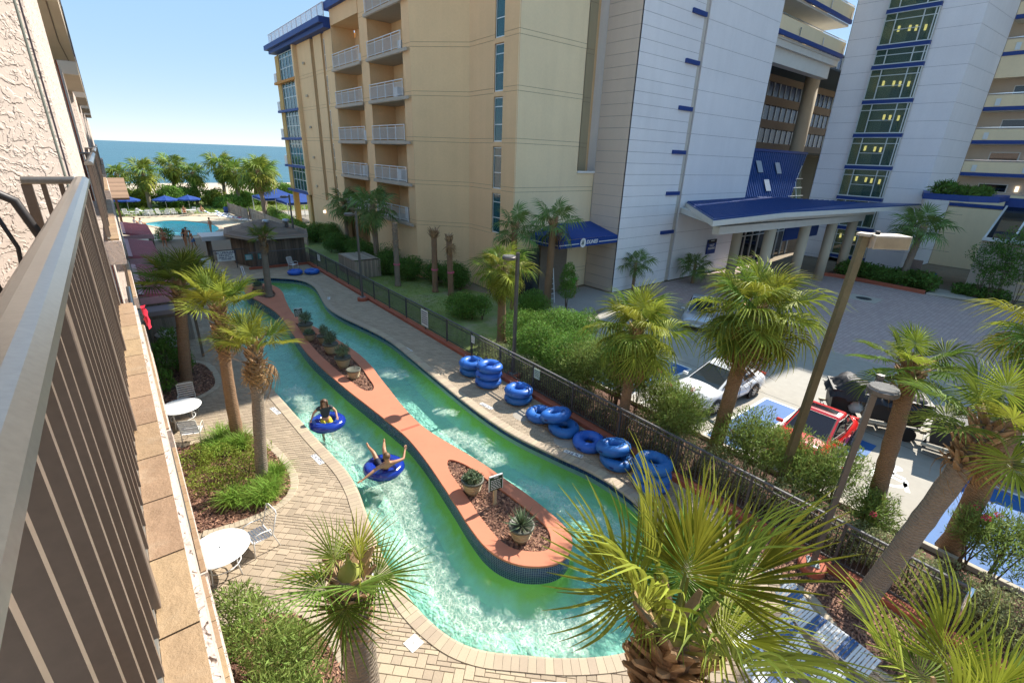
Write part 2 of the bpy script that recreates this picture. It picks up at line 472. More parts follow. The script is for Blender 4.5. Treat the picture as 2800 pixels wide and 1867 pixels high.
def grid_mat(name, tile, grout, su, sv, gw, rough=.2, var=.35):
    """mosaic laid by UV metres"""
    m = bpy.data.materials.new(name); nt, N, L, bs = nodes_of(m)
    co = coords(nt, 'uv')
    b = N.new('ShaderNodeTexBrick'); b.offset = 0; b.squash = 1
    b.inputs['Scale'].default_value = 1; b.inputs['Brick Width'].default_value = su; b.inputs['Row Height'].default_value = sv
    b.inputs['Mortar Size'].default_value = gw; b.inputs['Mortar Smooth'].default_value = .1; b.inputs['Bias'].default_value = 0
    b.inputs['Color1'].default_value = (*tile, 1); b.inputs['Color2'].default_value = (*[x*(1+var*2) for x in tile], 1); b.inputs['Mortar'].default_value = (*grout, 1)
    L.new(co, b.inputs['Vector']); L.new(b.outputs['Color'], bs.inputs['Base Color'])
    L.new(mth(nt, 'ADD', mth(nt, 'MULTIPLY', b.outputs['Fac'], .5), rough), bs.inputs['Roughness'])
    bumpn(nt, mth(nt, 'SUBTRACT', 1, b.outputs['Fac']), .5, .004, bs)
    return m
mosaic_m = grid_mat('navy_mosaic', (.008,.018,.075), (.36,.39,.44), .055, .055, .003)
navy_tile = mat('navy_tile', (.008,.016,.085), .15, var=((8,.2),), orand=.5, spec=.6)
grout_m = mat('grout', (.42,.42,.42), .8)

def brick_floor():
    m = bpy.data.materials.new('brick_paving'); nt, N, L, bs = nodes_of(m)
    co = coords(nt, 'world')
    b = N.new('ShaderNodeTexBrick'); b.inputs['Scale'].default_value = 1; b.inputs['Brick Width'].default_value = .42; b.inputs['Row Height'].default_value = .21
    b.inputs['Mortar Size'].default_value = .012; b.inputs['Color1'].default_value = (.40,.28,.255,1); b.inputs['Color2'].default_value = (.50,.37,.33,1); b.inputs['Mortar'].default_value = (.20,.17,.16,1)
    L.new(co, b.inputs['Vector'])
    c = mixc(nt, mth(nt, 'MULTIPLY', noise(nt, .25, 5, co), .55), b.outputs[0], (.38,.32,.30))
    L.new(c, bs.inputs['Base Color']); bs.inputs['Roughness'].default_value = .85
    bumpn(nt, b.outputs[1], -.5, .01, bs)
    return m
brick_m = brick_floor()

# water
def river_water():
    m = bpy.data.materials.new('river_water'); nt, N, L, bs = nodes_of(m)
    co = coords(nt, 'world')
    at = N.new('ShaderNodeAttribute'); at.attribute_name = 'foam_sunpatch'  # mask of pale patches: churned water plus sun and window-reflected light painted in
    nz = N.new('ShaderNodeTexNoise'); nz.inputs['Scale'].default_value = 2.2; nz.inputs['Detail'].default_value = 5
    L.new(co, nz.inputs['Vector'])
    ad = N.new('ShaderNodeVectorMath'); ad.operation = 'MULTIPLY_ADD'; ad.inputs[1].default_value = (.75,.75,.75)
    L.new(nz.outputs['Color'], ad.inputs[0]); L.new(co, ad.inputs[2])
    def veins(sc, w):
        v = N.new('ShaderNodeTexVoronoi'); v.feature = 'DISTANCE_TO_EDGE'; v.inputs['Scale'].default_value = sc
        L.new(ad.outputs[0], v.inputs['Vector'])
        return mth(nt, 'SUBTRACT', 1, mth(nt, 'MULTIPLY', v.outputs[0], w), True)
    net = mth(nt, 'MAXIMUM', mth(nt, 'POWER', veins(5.5, 4.2), 2.2), mth(nt, 'MULTIPLY', mth(nt, 'POWER', veins(12, 3.5), 2), .75))  # vein net imitating caustic light, mixed in as surface colour
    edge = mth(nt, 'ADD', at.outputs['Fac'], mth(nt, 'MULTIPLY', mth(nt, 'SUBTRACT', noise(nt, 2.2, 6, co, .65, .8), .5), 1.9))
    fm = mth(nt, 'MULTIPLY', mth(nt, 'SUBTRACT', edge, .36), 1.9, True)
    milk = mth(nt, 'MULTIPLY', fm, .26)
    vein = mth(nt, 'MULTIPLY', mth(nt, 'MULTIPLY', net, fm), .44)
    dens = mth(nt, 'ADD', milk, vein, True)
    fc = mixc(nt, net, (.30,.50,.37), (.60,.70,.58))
    # ripples
    rp = mth(nt, 'ADD', noise(nt, 3.2, 3, stretch(nt, co, (1.6,1,1)), .5, 1.2), mth(nt, 'MULTIPLY', noise(nt, 11, 3, co, .55, 1.0), .45))
    nrm = bumpn(nt, rp, .5, .10)
    gl = N.new('ShaderNodeBsdfGlossy'); gl.inputs['Roughness'].default_value = .04; L.new(nrm, gl.inputs['Normal'])
    tr = N.new('ShaderNodeBsdfTransparent'); tr.inputs[0].default_value = (.86,.97,.96,1)
    fr = N.new('ShaderNodeFresnel'); fr.inputs[0].default_value = 1.33; L.new(nrm, fr.inputs['Normal'])
    mx = N.new('ShaderNodeMixShader'); L.new(fr.outputs[0], mx.inputs[0]); L.new(tr.outputs[0], mx.inputs[1]); L.new(gl.outputs[0], mx.inputs[2])
    bs.inputs['Roughness'].default_value = .35; L.new(fc, bs.inputs['Base Color']); L.new(nrm, bs.inputs['Normal'])
    m2 = N.new('ShaderNodeMixShader'); L.new(dens, m2.inputs[0]); L.new(mx.outputs[0], m2.inputs[1]); L.new(bs.outputs[0], m2.inputs[2])
    L.new(m2.outputs[0], N['Material Output'].inputs[0])
    return m
water_m = river_water()
floor_m = mat('teal_plaster', (.40,.70,.57), .8, var=((.7,.12),(4,.12)), dirt=(.9,(.36,.66,.48),.60))
def algae():
    m = mat('algae_plaster', (.40,.70,.57), .85, var=((.7,.12),(5,.12)))
    nt = m.node_tree; N = nt.nodes; L = nt.links; bs = N['Principled BSDF']
    src = bs.inputs['Base Color'].links[0].from_socket
    co = coords(nt, 'world'); sp = N.new('ShaderNodeSeparateXYZ'); L.new(co, sp.inputs[0])
    f = mth(nt, 'MULTIPLY', mth(nt, 'ADD', mth(nt, 'ADD', sp.outputs[2], .93), mth(nt, 'MULTIPLY', mth(nt, 'SUBTRACT', noise(nt, 1.6, 5, co), .5), .7)), 2.6, True)
    L.new(mixc(nt, f, src, (.34,.56,.10)), bs.inputs['Base Color'])
    return m
algae_m = algae()
pool_floor = mat('pool_plaster', (.28,.74,.82), .8, var=((.3,.1),))
def sea_water():
    m = bpy.data.materials.new('sea_water'); nt, N, L, bs = nodes_of(m)
    co = coords(nt, 'world')
    c = ramp(nt, noise(nt, .006, 4, stretch(nt, co, (.35,1,1))), [(.3,(.010,.075,.105)),(.7,(.022,.115,.135))])
    L.new(c, bs.inputs['Base Color']); bs.inputs['Roughness'].default_value = .28; bs.inputs['Specular IOR Level'].default_value = .3
    w = mth(nt, 'ADD', noise(nt, .09, 6, stretch(nt, co, (.4,1,1)), .6, .5), mth(nt, 'MULTIPLY', noise(nt, .4, 4, stretch(nt, co, (.4,1,1))), .3))
    bumpn(nt, w, .8, 2.0, bs)
    return m
sea_m = sea_water()
g_teal = glass('teal_window_glass', (.45,.8,.8), .3, .05, (.015,.11,.13))
g_green = glass('green_window_glass', (.75,.85,.78), .5, .02, (.06,.13,.105))
g_dark = glass('dark_window_glass', (.4,.5,.55), .12, .03, (.006,.01,.018))
g_blue = glass('blue_window_glass', (.2,.25,.5), .15, .15, (.006,.012,.05))
g_car = glass('car_glass', (.5,.6,.6), .25, .02, (.01,.012,.014))
lamp_y = emit('warm_lamp', (1,.72,.25), .8)
lamp_w = emit('pale_lamp', (1,.86,.6), .35)
# ================================================================ GROUND, DECK AND LAZY RIVER
RIVER = ccw(catmull([(3.5,21.5),(3.46,19.6),(3.54,18.0),(3.62,16.5),(3.7,14.9),(3.8,13.6),(3.86,12.5),(3.8,11.5),(3.62,10.5),(3.42,9.4),(3.29,8.3),(3.3,7.0),(3.5,6.0),(3.85,5.35),
  (4.4,4.8),(5.2,4.1),(6.2,3.5),(7.3,3.25),(8.4,3.5),(9.3,4.3),(9.8,5.4),(10.05,6.8),(10.0,8.0),(9.7,9.3),(9.36,11),(9.26,12.6),(9.3,14.5),(9.45,17),(9.62,19.5),(9.72,21.6),(9.63,23.2),
  (9.38,25),(9.13,26.6),(9.02,28.3),(9.15,30),(9.6,32.4),(9.9,34.4),(9.85,36),(9.4,37.2),(8.6,38.1),(7.6,38.8),(6.2,38.9),(4.8,38.2),(3.8,36.5),(3.4,34),(3.35,30),(3.4,26)], .2))
ISLE = ccw(catmull([(5.7,35.6),(5.5,33.9),(5.8,32),(6.08,29.3),(6.02,27),(5.78,24),(5.66,21.8),(5.7,19.5),(5.8,17.4),(5.93,15.8),(6.05,14.3),(6.13,13),(6.08,12),(5.97,11),(5.82,10),(5.66,9),(5.52,8.2),
  (5.44,7.4),(5.52,6.85),(5.75,6.4),(6.1,6.08),(6.5,5.9),(6.9,5.93),(7.22,6.12),(7.42,6.45),(7.5,7.0),(7.5,8),(7.42,9),(7.3,10.2),(7.12,11.3),(6.93,12.4),(6.86,13.4),(6.95,14.9),(7.13,16.3),
  (7.3,17.7),(7.48,19),(7.55,20.7),(7.42,22.6),(7.24,24.4),(6.98,26),(6.78,28),(6.9,29.6),(7.2,31.6),(7.5,33.4),(7.52,34.8),(7.25,36),(6.6,36.6),(6.05,36.3)], .16))
POOL = ccw(catmull([(2.2,72.9),(3.2,74.6),(4.9,75.2),(6.5,74.3),(8.0,71.6),(8.9,69.3),(9.0,65.8),(7.9,62.7),(6.2,61.7),(4.7,61.8),(3.4,65.5),(3.5,69.2)], .6))
def isle_span(y):
    xs = []
    n = len(ISLE)
    for i in range(n):
        a, b = ISLE[i], ISLE[(i+1)%n]
        if (a[1] > y) != (b[1] > y): xs.append(a[0]+(b[0]-a[0])*(y-a[1])/(b[1]-a[1]))
    return min(xs), max(xs)
def isle_bed(y0, y1, inset, r):
    L, Rr = [], []
    for k in range(33):
        t = k/32; y = y0+(y1-y0)*(.5-.5*math.cos(math.pi*t))
        a, b = isle_span(y); c = (a+b)/2; h = max(.05, (b-a)/2-inset)
        e = min(1, (y-y0)/r, (y1-y)/r); h *= math.sqrt(max(0, 1-(1-e)**2))
        L.append((c-h, y)); Rr.append((c+h, y))
    P = L+Rr[::-1][1:-1]
    return ccw(P)
BEDS_ISLE = [isle_bed(32.3, 35.9, .42, 1.1), isle_bed(16.7, 26.6, .42, .6), isle_bed(6.33, 10.9, .40, .75)]
BED_A = ccw(catmull([(-.04,20.4),(.9,20.35),(1.65,21.0),(1.8,22.3),(1.6,23.7),(.9,24.3),(-.04,24.4)], .15, False))
BED_B = ccw(catmull([(-.04,12.2),(.6,12.05),(1.5,12.05),(2.1,12.35),(2.42,13.1),(2.4,14.4),(2.2,15.6),(1.9,16.5),(1.2,16.8),(-.04,16.7)], .15, False))
BED_C = ccw(catmull([(-.04,2.4),(.9,2.5),(1.5,3.1),(1.72,4.2),(1.66,5.4),(1.58,6.4),(1.52,7.4),(1.3,8.2),(.9,8.6),(-.04,8.8)], .15, False))
BED_D = ccw(catmull([(11.66,4.5),(11.1,3.5),(10.75,2.6),(10.74,1.8),(10.3,1.1),(9.95,.3),(9.9,-1.2),(10.2,-3),(11.66,-3.2)], .15, False))

def sheet(name, poly, z, m, holes=()):
    return struct(MB().prism(poly, 0, z, holes=holes, bottom=False, sides=False).build(name, m))
sheet('ground', [(-3000,-3000),(3000,-3000),(3000,112),(-3000,112)], -.05, soil_m, [offset(RIVER, .2)[::3], offset(POOL, .3)])
# beach slopes from the dune to the sea
struct(MB().add([(-3000,112,-.05),(3000,112,-.05),(3000,135,-.6),(-3000,135,-.6),(3000,210,-3.4),(-3000,210,-3.4)], [(0,1,2,3),(3,2,4,5)]).build('beach', beach_m))
struct(MB().add([(-30000,186,-2.62),(30000,186,-2.62),(30000,50000,-2.62),(-30000,50000,-2.62)], [(0,1,2,3)]).build('sea', sea_m))

# ---- deck of individual pavers laid at 45 degrees
DECK = [(-.04,-8),(11.72,-8),(11.72,43.5),(13.2,43.5),(13.2,60),(-.04,60)]
deck = sheet('pool_deck', DECK, -.012, sand_m, [offset(RIVER, .12)])
C45 = math.sqrt(.5)
def lay_pavers():
    U = .0965; N0 = 480
    used = np.zeros((N0, N0), bool)
    ii, jj = np.meshgrid(np.arange(N0), np.arange(N0), indexing='ij')
    def w(i, j):     # grid unit -> world
        a = (i)*U-8.0; b = (j)*U-18.0
        return (a-b)*C45-2, (a+b)*C45+9
    X, Y = w(ii+.5, jj+.5)
    ok = (X > -.3) & (X < 11.95) & (Y > -3.0) & (Y < 47)
    ok &= ~inside(offset(RIVER, .06), X, Y)
    for b in (BED_A, BED_B, BED_C, BED_D): ok &= ~inside(offset(b, -.08), X, Y)
    used |= ~ok
    rng = random.Random(3); out = []
    for j in range(N0):
        for i in range(N0):
            if used[i, j]: continue
            opts = [(3,2),(2,3),(2,2),(3,2),(2,3)]; rng.shuffle(opts); opts += [(2,2),(1,3),(3,1),(1,2),(2,1),(1,1)]
            for a, b in opts:
                if i+a <= N0 and j+b <= N0 and not used[i:i+a, j:j+b].any():
                    used[i:i+a, j:j+b] = True; out.append((i, j, a, b)); break
    return out, w
def paver_mesh(mb, cx, cy, a, b, th, z, g=.0065):
    ca, sa = math.cos(th), math.sin(th); r = .007
    vs = []
    for zz, ins in ((-.03, 0), (z-.005, 0), (z, r)):
        for sx, sy in ((-1,-1),(1,-1),(1,1),(-1,1)):
            x, y = sx*(a/2-g-ins), sy*(b/2-g-ins)
            vs.append((cx+x*ca-y*sa, cy+x*sa+y*ca, zz))
    fs = [(8,9,10,11)]+[(k, (k+1)%4, 4+(k+1)%4, 4+k) for k in range(4)]+[(4+k, 4+(k+1)%4, 8+(k+1)%4, 8+k) for k in range(4)]
    mb.add(vs, fs)
pv, pw = lay_pavers()
lst = []
for (i, j, a, b) in pv:
    x, y = pw(i+a/2, j+b/2); d = math.sqrt(x*x+y*y+85)
    # is it in view of the photograph (rough wedge ahead of the balcony)
    lst.append((d if (y > 4.3 and x > .05) else d+100, x, y, a*.0965, b*.0965))
lst.sort()
rng = random.Random(5)
PSH = {}
rest = MB()
for k, (d, x, y, a, b) in enumerate(lst):
    z = rng.uniform(-.002, .0025)
    if k < 295:
        key = (round(a, 3), round(b, 3))
        if key not in PSH:
            mb = MB(); paver_mesh(mb, 0, 0, a, b, 0, 0)
            o = mb.build('paver', paver_m, deck); PSH[key] = o.data; first = o
        else:
            o = link('paver', PSH[key], deck)
        o.location = (x, y, z); o.rotation_euler = (rng.uniform(-.006,.006), rng.uniform(-.006,.006), math.pi/4)
    else:
        paver_mesh(rest, x, y, a, b, math.pi/4, z)
tag(rest.build('paving', paver_m, deck), kind='stuff')

# ---- coping stones along the river
def ring_pieces(poly, prof, step, gap):
    """wedge stones along a loop; prof = (outward distance, z) section"""
    P = resample(poly, step); N = normals(P); n = len(P); out = []
    A = np.array(P)
    for i in range(n):
        j = (i+1) % n
        e = (A[j]-A[i]); L = np.linalg.norm(e); e = e/L*gap/2
        vs = []
        for p, nn in ((A[i]+e, N[i]), (A[j]-e, N[j])):
            for r, z in prof: vs.append((p[0]+nn[0]*r, p[1]+nn[1]*r, z))
        k = len(prof)
        fs = [(q, k+q, k+(q+1)%k, (q+1)%k) for q in range(k)]+[tuple(range(k)), tuple(range(2*k-1, k-1, -1))]
        out.append((vs, fs, tuple((A[i]+A[j])/2), N[i]))
    return out
def place_pieces(pieces, name, restname, m, parent, limit, yfar=100):
    def key(p):
        x, y = p[2]; return (0 if (y > 3.2 and y < yfar) else 50)+math.hypot(x, y)
    pieces = sorted(pieces, key=key); rest = MB()
    for k, (vs, fs, c, nn) in enumerate(pieces):
        if k < limit:
            mb = MB(); mb.add([(a[0]-c[0], a[1]-c[1], a[2]) for a in vs], fs)
            mb.build(name, m, parent, loc=(c[0], c[1], 0))
        else: rest.add(vs, fs)
    if rest.v: tag(rest.build(restname, m, parent), kind='stuff')
river = thing('lazy_river', 'winding turquoise lazy river with cream coping and navy tile around the terracotta island', 'lazy river', (6.6,3.2,0))
river.location = (0,0,0)
cop = [(-.03,-.052),(-.045,-.02),(-.025,.012),(.02,.024),(.31,.018),(.315,-.02)]
place_pieces(ring_pieces(RIVER, cop, .165, .006), 'coping_stone', 'far_coping', coping_m, river, 290)
# waterline tiles on the banks that face the balcony
P = resample(RIVER, .157); N = normals(P); bank = MB(); cnt = 0
tile_me = MB().box(-.074,.074, -.006,.006, -.074,.074).build('waterline_tile', navy_tile, river).data
tl0 = [o for o in river.children if o.name.startswith('waterline_tile')][0]
for i, (p, n) in enumerate(zip(P, N)):
    if n[0]*p[0]+n[1]*p[1] < 0: continue
    if p[1] < 3.6: continue
    o = tl0 if cnt == 0 else link('waterline_tile', tile_me, river)
    cnt += 1
    o.location = (p[0]-n[0]*.004, p[1]-n[1]*.004, -.128); o.rotation_euler = (0, 0, math.atan2(n[1], n[0])+math.pi/2)
def wall_strip(name, poly, zs, mats, parent, uv=True, offs=None):
    """vertical strip along a loop with UV in metres"""
    P = list(poly); n = len(P); A = np.array(P+[P[0]]); cum = np.concatenate([[0], np.cumsum(np.linalg.norm(np.diff(A, axis=0), axis=1))])
    N = normals(P); N = np.vstack([N, N[:1]])
    mb = MB(); rows = len(zs)
    for r, z in enumerate(zs):
        o = offs[r] if offs else 0
        for i in range(n+1): mb.v.append((A[i][0]+N[i][0]*o, A[i][1]+N[i][1]*o, z))
    w = n+1
    for r in range(rows-1):
        for i in range(n):
            mb.f.append((r*w+i, r*w+i+1, (r+1)*w+i+1, (r+1)*w+i)); mb.m.append(0)
    o = mb.build(name, mats, parent, smooth=True)
    uvl = o.data.uv_layers.new(name='UVMap')
    for poly_ in o.data.polygons:
        for li in poly_.loop_indices:
            vi = o.data.loops[li].vertex_index
            uvl.data[li].uv = (cum[vi % w], zs[vi // w])
    return o
wall_strip('bank_wall', offset(RIVER, .012), [-.03,-.4], grout_m, river)
wall_strip('bank_cove', RIVER, [-.38,-.55,-.8,-.95], algae_m, river, offs=[.012,-.08,-.22,-.48])
fl = MB().prism(offset(RIVER, .3)[::2], 0, -.955, bottom=False, sides=False).build('river_floor', floor_m, river)
# pale water: churned patches plus sunlit and window-lit ones painted into its colour
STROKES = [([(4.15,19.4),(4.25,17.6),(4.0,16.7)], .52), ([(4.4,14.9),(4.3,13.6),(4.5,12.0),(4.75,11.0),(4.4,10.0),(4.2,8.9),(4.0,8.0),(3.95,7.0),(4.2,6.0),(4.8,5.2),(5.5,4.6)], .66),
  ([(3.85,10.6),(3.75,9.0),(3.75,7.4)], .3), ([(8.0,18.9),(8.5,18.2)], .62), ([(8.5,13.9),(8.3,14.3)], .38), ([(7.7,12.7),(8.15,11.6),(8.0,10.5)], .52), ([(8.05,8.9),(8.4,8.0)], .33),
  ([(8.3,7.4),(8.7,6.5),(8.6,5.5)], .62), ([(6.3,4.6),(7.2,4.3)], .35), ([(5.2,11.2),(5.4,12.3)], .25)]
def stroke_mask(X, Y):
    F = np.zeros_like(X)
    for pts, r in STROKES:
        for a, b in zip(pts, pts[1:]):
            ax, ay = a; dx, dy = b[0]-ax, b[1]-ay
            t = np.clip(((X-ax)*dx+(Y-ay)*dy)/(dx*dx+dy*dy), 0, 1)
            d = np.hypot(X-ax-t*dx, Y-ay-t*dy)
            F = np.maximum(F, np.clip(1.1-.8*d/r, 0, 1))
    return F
def water_grid(name, poly, z, step, m, parent, amp):
    x0, x1 = min(p[0] for p in poly)-.2, max(p[0] for p in poly)+.2; y0, y1 = min(p[1] for p in poly)-.2, max(p[1] for p in poly)+.2
    gx = np.arange(x0, x1, step); gy = np.arange(y0, y1, step)
    X, Y = np.meshgrid(gx, gy, indexing='ij'); ins = inside(offset(poly, .09), X, Y)
    F = stroke_mask(X, Y)
    rs = np.random.RandomState(4); Z = np.zeros_like(X)
    for _ in range(26):
        a = rs.uniform(0, 6.28); k = rs.uniform(2.5, 14); Z += np.sin(k*(X*math.cos(a)+Y*math.sin(a))+rs.uniform(0, 6.28)+1.3*np.sin(X*.9+Y*.6))/k**.8
    Z *= amp*(.45+.9*F)
    idx = -np.ones(X.shape, int); keep = ins; idx[keep] = np.arange(keep.sum())
    V = np.stack([X[keep], Y[keep], z+Z[keep]], 1)
    q = keep[:-1,:-1] & keep[1:,:-1] & keep[1:,1:] & keep[:-1,1:]
    Fq = np.stack([idx[:-1,:-1][q], idx[1:,:-1][q], idx[1:,1:][q], idx[:-1,1:][q]], 1)
    me = np_mesh(name, V, Fq, m)
    me.polygons.foreach_set('use_smooth', [True]*len(me.polygons))
    at = me.attributes.new('foam_sunpatch', 'FLOAT', 'POINT'); at.data.foreach_set('value', F[keep].astype(np.float32))
    return link(name, me, parent)
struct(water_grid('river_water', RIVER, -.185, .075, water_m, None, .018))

# ---- island in the river
isle = thing('river_island', 'long narrow terracotta island with navy mosaic sides in the lazy river', 'island', (6.6,5.9,0))
isle.location = (0,0,0)
place = MB()
top = MB().prism(offset(ISLE, .03), .135, .2, holes=BEDS_ISLE).build('island_top', terra, isle, bevel=.015)
wall_strip('mosaic_wall', ISLE, [.14,-.02,-.2,-.42], mosaic_m, isle)
wall_strip('island_cove', ISLE, [-.40,-.55,-.8,-.95], algae_m, isle, offs=[0,.08,.22,.5])
for k, b in enumerate(BEDS_ISLE):
    MB().prism(offset(b, .02), 0, .12, bottom=False, sides=False).build('planting_bed', mulch_base, isle)
# painted score line across the island
a, b = isle_span(13.3)
MB().box(a+.02, b-.02, 13.25, 13.37, .2, .2035).build('painted_band', terra_d, isle)

# ---- mulch and edging of the planting beds
def chips(name, polys, zs, dens, seed, parent, size=(.02,.055), m=None):
    rs = np.random.RandomState(seed); Vs = []; 
    for poly, z in zip(polys, zs):
        A = np.array(poly); lo, hi = A.min(0), A.max(0); n = int(dens*(hi-lo).prod())
        p = rs.uniform(lo, hi, (n, 2)); p = p[inside(poly, p[:,0], p[:,1])]; n = len(p)
        th = rs.uniform(0, 6.28, n); L = rs.uniform(*size, n)/1; W = L*rs.uniform(.25,.6, n)
        ux = np.stack([np.cos(th), np.sin(th), rs.normal(0,.35,n)], 1)*L[:,None]
        uy = np.stack([-np.sin(th), np.cos(th), rs.normal(0,.45,n)], 1)*W[:,None]
        c = np.stack([p[:,0], p[:,1], z+rs.uniform(.006,.035,n)], 1)
        Vs.append(np.stack([c-ux-uy, c+ux-uy*.6, c+ux*.9+uy, c-ux+uy*.7], 1).reshape(-1, 3))
    V = np.vstack(Vs); F = np.arange(len(V)).reshape(-1, 4)
    return tag(link(name, np_mesh(name, V, F, m or mulch_m), parent), kind='stuff')
for k, (nm, bd, dens) in enumerate((('a',BED_A,420),('b',BED_B,700),('c',BED_C,700),('d',BED_D,700))):
    bed = struct(MB().prism(bd, -.05, .012).build('planting_bed', mulch_base))
    chips('bark_mulch', [bd], [.012], dens, 20+k, bed)
    prof = [(-.01,-.03),(-.01,.028),(.005,.034),(.205,.034),(.215,.028),(.215,-.03)] if nm != 'd' else [(-.01,-.03),(-.01,.018),(.19,.022),(.20,-.03)]
    pcs = [p for p in ring_pieces(bd, prof, .115, .007) if p[2][0] > .03 and p[2][0] < 11.5 and not (nm == 'd' and p[2][1] < -2.5)]
    place_pieces(pcs, 'edging_stone', 'edging', edging_m, bed, 120)
chips('bark_mulch', BEDS_ISLE, [.12]*3, 750, 31, isle)

# ---- strip of lawn and planting between the fence and the hotel opposite
sheet('lawn', [(12.02,14),(19.9,14),(19.9,24.6),(17.5,33),(17.5,66),(13.3,66),(13.3,43.6),(12.02,43.6)], -.02, lawn_m)
sheet('dune_grass_ground', [(-30,82),(60,82),(60,112),(-30,112)], -.03, lawn_m)
# pool terrace
sheet('pool_terrace', [(-.04,60.01),(13.2,60.01),(14.5,81),(-.04,81)], -.014, mat('sand_concrete', (.50,.41,.29), .9, var=((.4,.12),(6,.08))), [offset(POOL, .1)])
pool = thing('swimming_pool', 'free-form blue swimming pool with cream coping beyond the bar hut', 'pool')
place_pieces(ring_pieces(POOL, [(-.05,-.05),(-.05,.03),(.4,.03),(.42,-.03)], .62, .01), 'coping_stone', 'coping', coping_m, pool, 200)
MB().prism(offset(POOL, .3), 0, -1.3, bottom=False, sides=False).build('pool_floor', pool_floor, pool)
wall_strip('pool_wall', offset(POOL, .05), [-.03,-1.3], pool_floor, pool)
STROKES = []
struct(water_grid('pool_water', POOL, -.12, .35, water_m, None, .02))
# parking lot, drive and markings
sheet('parking_lot', [(14.9,-30),(28.5,-30),(28.5,8.2),(29.6,16.5),(24.0,19.5),(14.9,15.2)], -.016, conc_m)
sheet('brick_drive', [(28.52,-30),(49.2,-30),(49.2,21.6),(29.4,21.6),(29.62,16.5),(28.52,8.2)], -.014, brick_m)
sheet('footpath', [(24.0,19.52),(29.6,16.52),(29.35,21.6),(27.1,21.7),(27.1,24.2),(22.2,24.2),(20.4,21.8),(20.3,19.0)], -.012, mat('grey_path', (.34,.31,.28), .9, var=((.6,.1),(9,.1))))
sheet('roadside_soil', [(12.02,-30),(14.88,-30),(14.88,13.9),(12.02,13.9)], -.03, mulch_base)
for y in (-12.5,-9,-5.7,-2.6,9.9,13.0):
    struct(MB().box(15.0,19.8,y-.05,y+.05,-.013,-.0115).build('bay_line', white_line))
for k, (x0, x1, y0, y1) in enumerate(((15.0,19.9,5.75,7.05),(15.0,19.9,-1.6,.95),(15.0,19.9,10.6,13.0),(18.2,19.5,2.95,3.5))):
    struct(MB().box(x0,x1,y0,y1,-.014,-.0125).build('blue_bay_paint', blue_paint_m))
    if k < 3:
        for y in (y0, y1): struct(MB().box(x0,x1,y-.06,y+.06,-.012,-.0105).build('bay_line', white_line))
        struct(MB().box(x1-.06,x1+.06,y0,y1,-.0118,-.0104).build('bay_line', white_line))
for y in np.arange(-1.3, .8, .42):
    struct(MB().bar((15.1,y-.4,-.0115),(19.7,y+.2,-.0115), .05, .001).build('bay_hatch', blue_paint_m))
for (p, q) in (((20.3,-28,0),(20.3,15.5,0)),((24.4,-28,0),(24.4,15.5,0)),((15,9.0,0),(28.4,9.0,0)),((20,4.6,0),(28.4,4.6,0)),((20,0.2,0),(28.4,.2,0))):
    struct(MB().bar((p[0],p[1],-.013),(q[0],q[1],-.013), .025, .001).build('expansion_joint', asph_m))
# wheelchair symbol on the bay beside the red car
sym = MB()
def arc(c, r, a0, a1, w, n=14):
    for k in range(n):
        t0, t1 = a0+(a1-a0)*k/n, a0+(a1-a0)*(k+1)/n
        sym.add([(c[0]+(r-w/2)*math.cos(t0), c[1]+(r-w/2)*math.sin(t0), -.0115),(c[0]+(r+w/2)*math.cos(t0), c[1]+(r+w/2)*math.sin(t0), -.0115),(c[0]+(r+w/2)*math.cos(t1), c[1]+(r+w/2)*math.sin(t1), -.0115),(c[0]+(r-w/2)*math.cos(t1), c[1]+(r-w/2)*math.sin(t1), -.0115)], [(0,1,2,3)])
arc((17.6,2.1), .45, RAD(60), RAD(310), .13)
arc((18.45,2.1), .09, 0, RAD(360), .17)
for p, q in (((18.25,2.1),(17.75,2.1)),((17.75,2.1),(17.7,1.7)),((17.7,1.7),(17.2,1.5)),((18.0,2.1),(17.95,1.75))):
    sym.bar((p[0],p[1],-.012),(q[0],q[1],-.012), .13, .001)
struct(sym.build('wheelchair_marking', white_line))
for (x, y) in ((23.5,5.5),):
    struct(MB().lathe([(0,0),(.42,0),(.44,-.006)], 28, (x,y,-.010)).build('manhole_cover', mat('iron_cover', (.05,.055,.06), .6, metal=.4)))
struct(MB().box(42.0,44.0,9.3,11.3,-.012,-.009).build('drain_apron', kerb_m))
struct(MB().lathe([(0,0),(.5,0),(.52,-.004)], 24, (43,10.3,-.005)).build('manhole_cover', MATS['iron_cover']))
# kerbs
struct(MB().box(14.75,14.9,-30,13.9,-.05,.11).build('kerb', kerb_m, bevel=.02))
struct(MB().add([(28.44,-30,-.012),(28.54,-30,-.012),(28.54,8.2,-.012),(28.44,8.2,-.012)], [(0,1,2,3)]).build('drive_edge', kerb_m))
planter_k = struct(MB().prism([(48.9,15.5),(49.1,15.5),(49.7,13.4),(49.4,10.5),(49.2,7.9),(49.0,7.9),(49.2,10.5),(49.5,13.4)][::-1], -.05, .28).build('planter_kerb', terra_d, bevel=.03))
sheet('planter_soil', [(49.15,15.5),(58.3,15.5),(58.3,11),(51.4,8.0),(49.15,7.9),(49.3,10.5),(49.6,13.4)][::-1], .05, mulch_base)
struct(MB().prism([(49.25,7.85),(52,7.85),(52,3.5),(50.7,3.5)], -.05,.10).build('footway', kerb_m, bevel=.02))
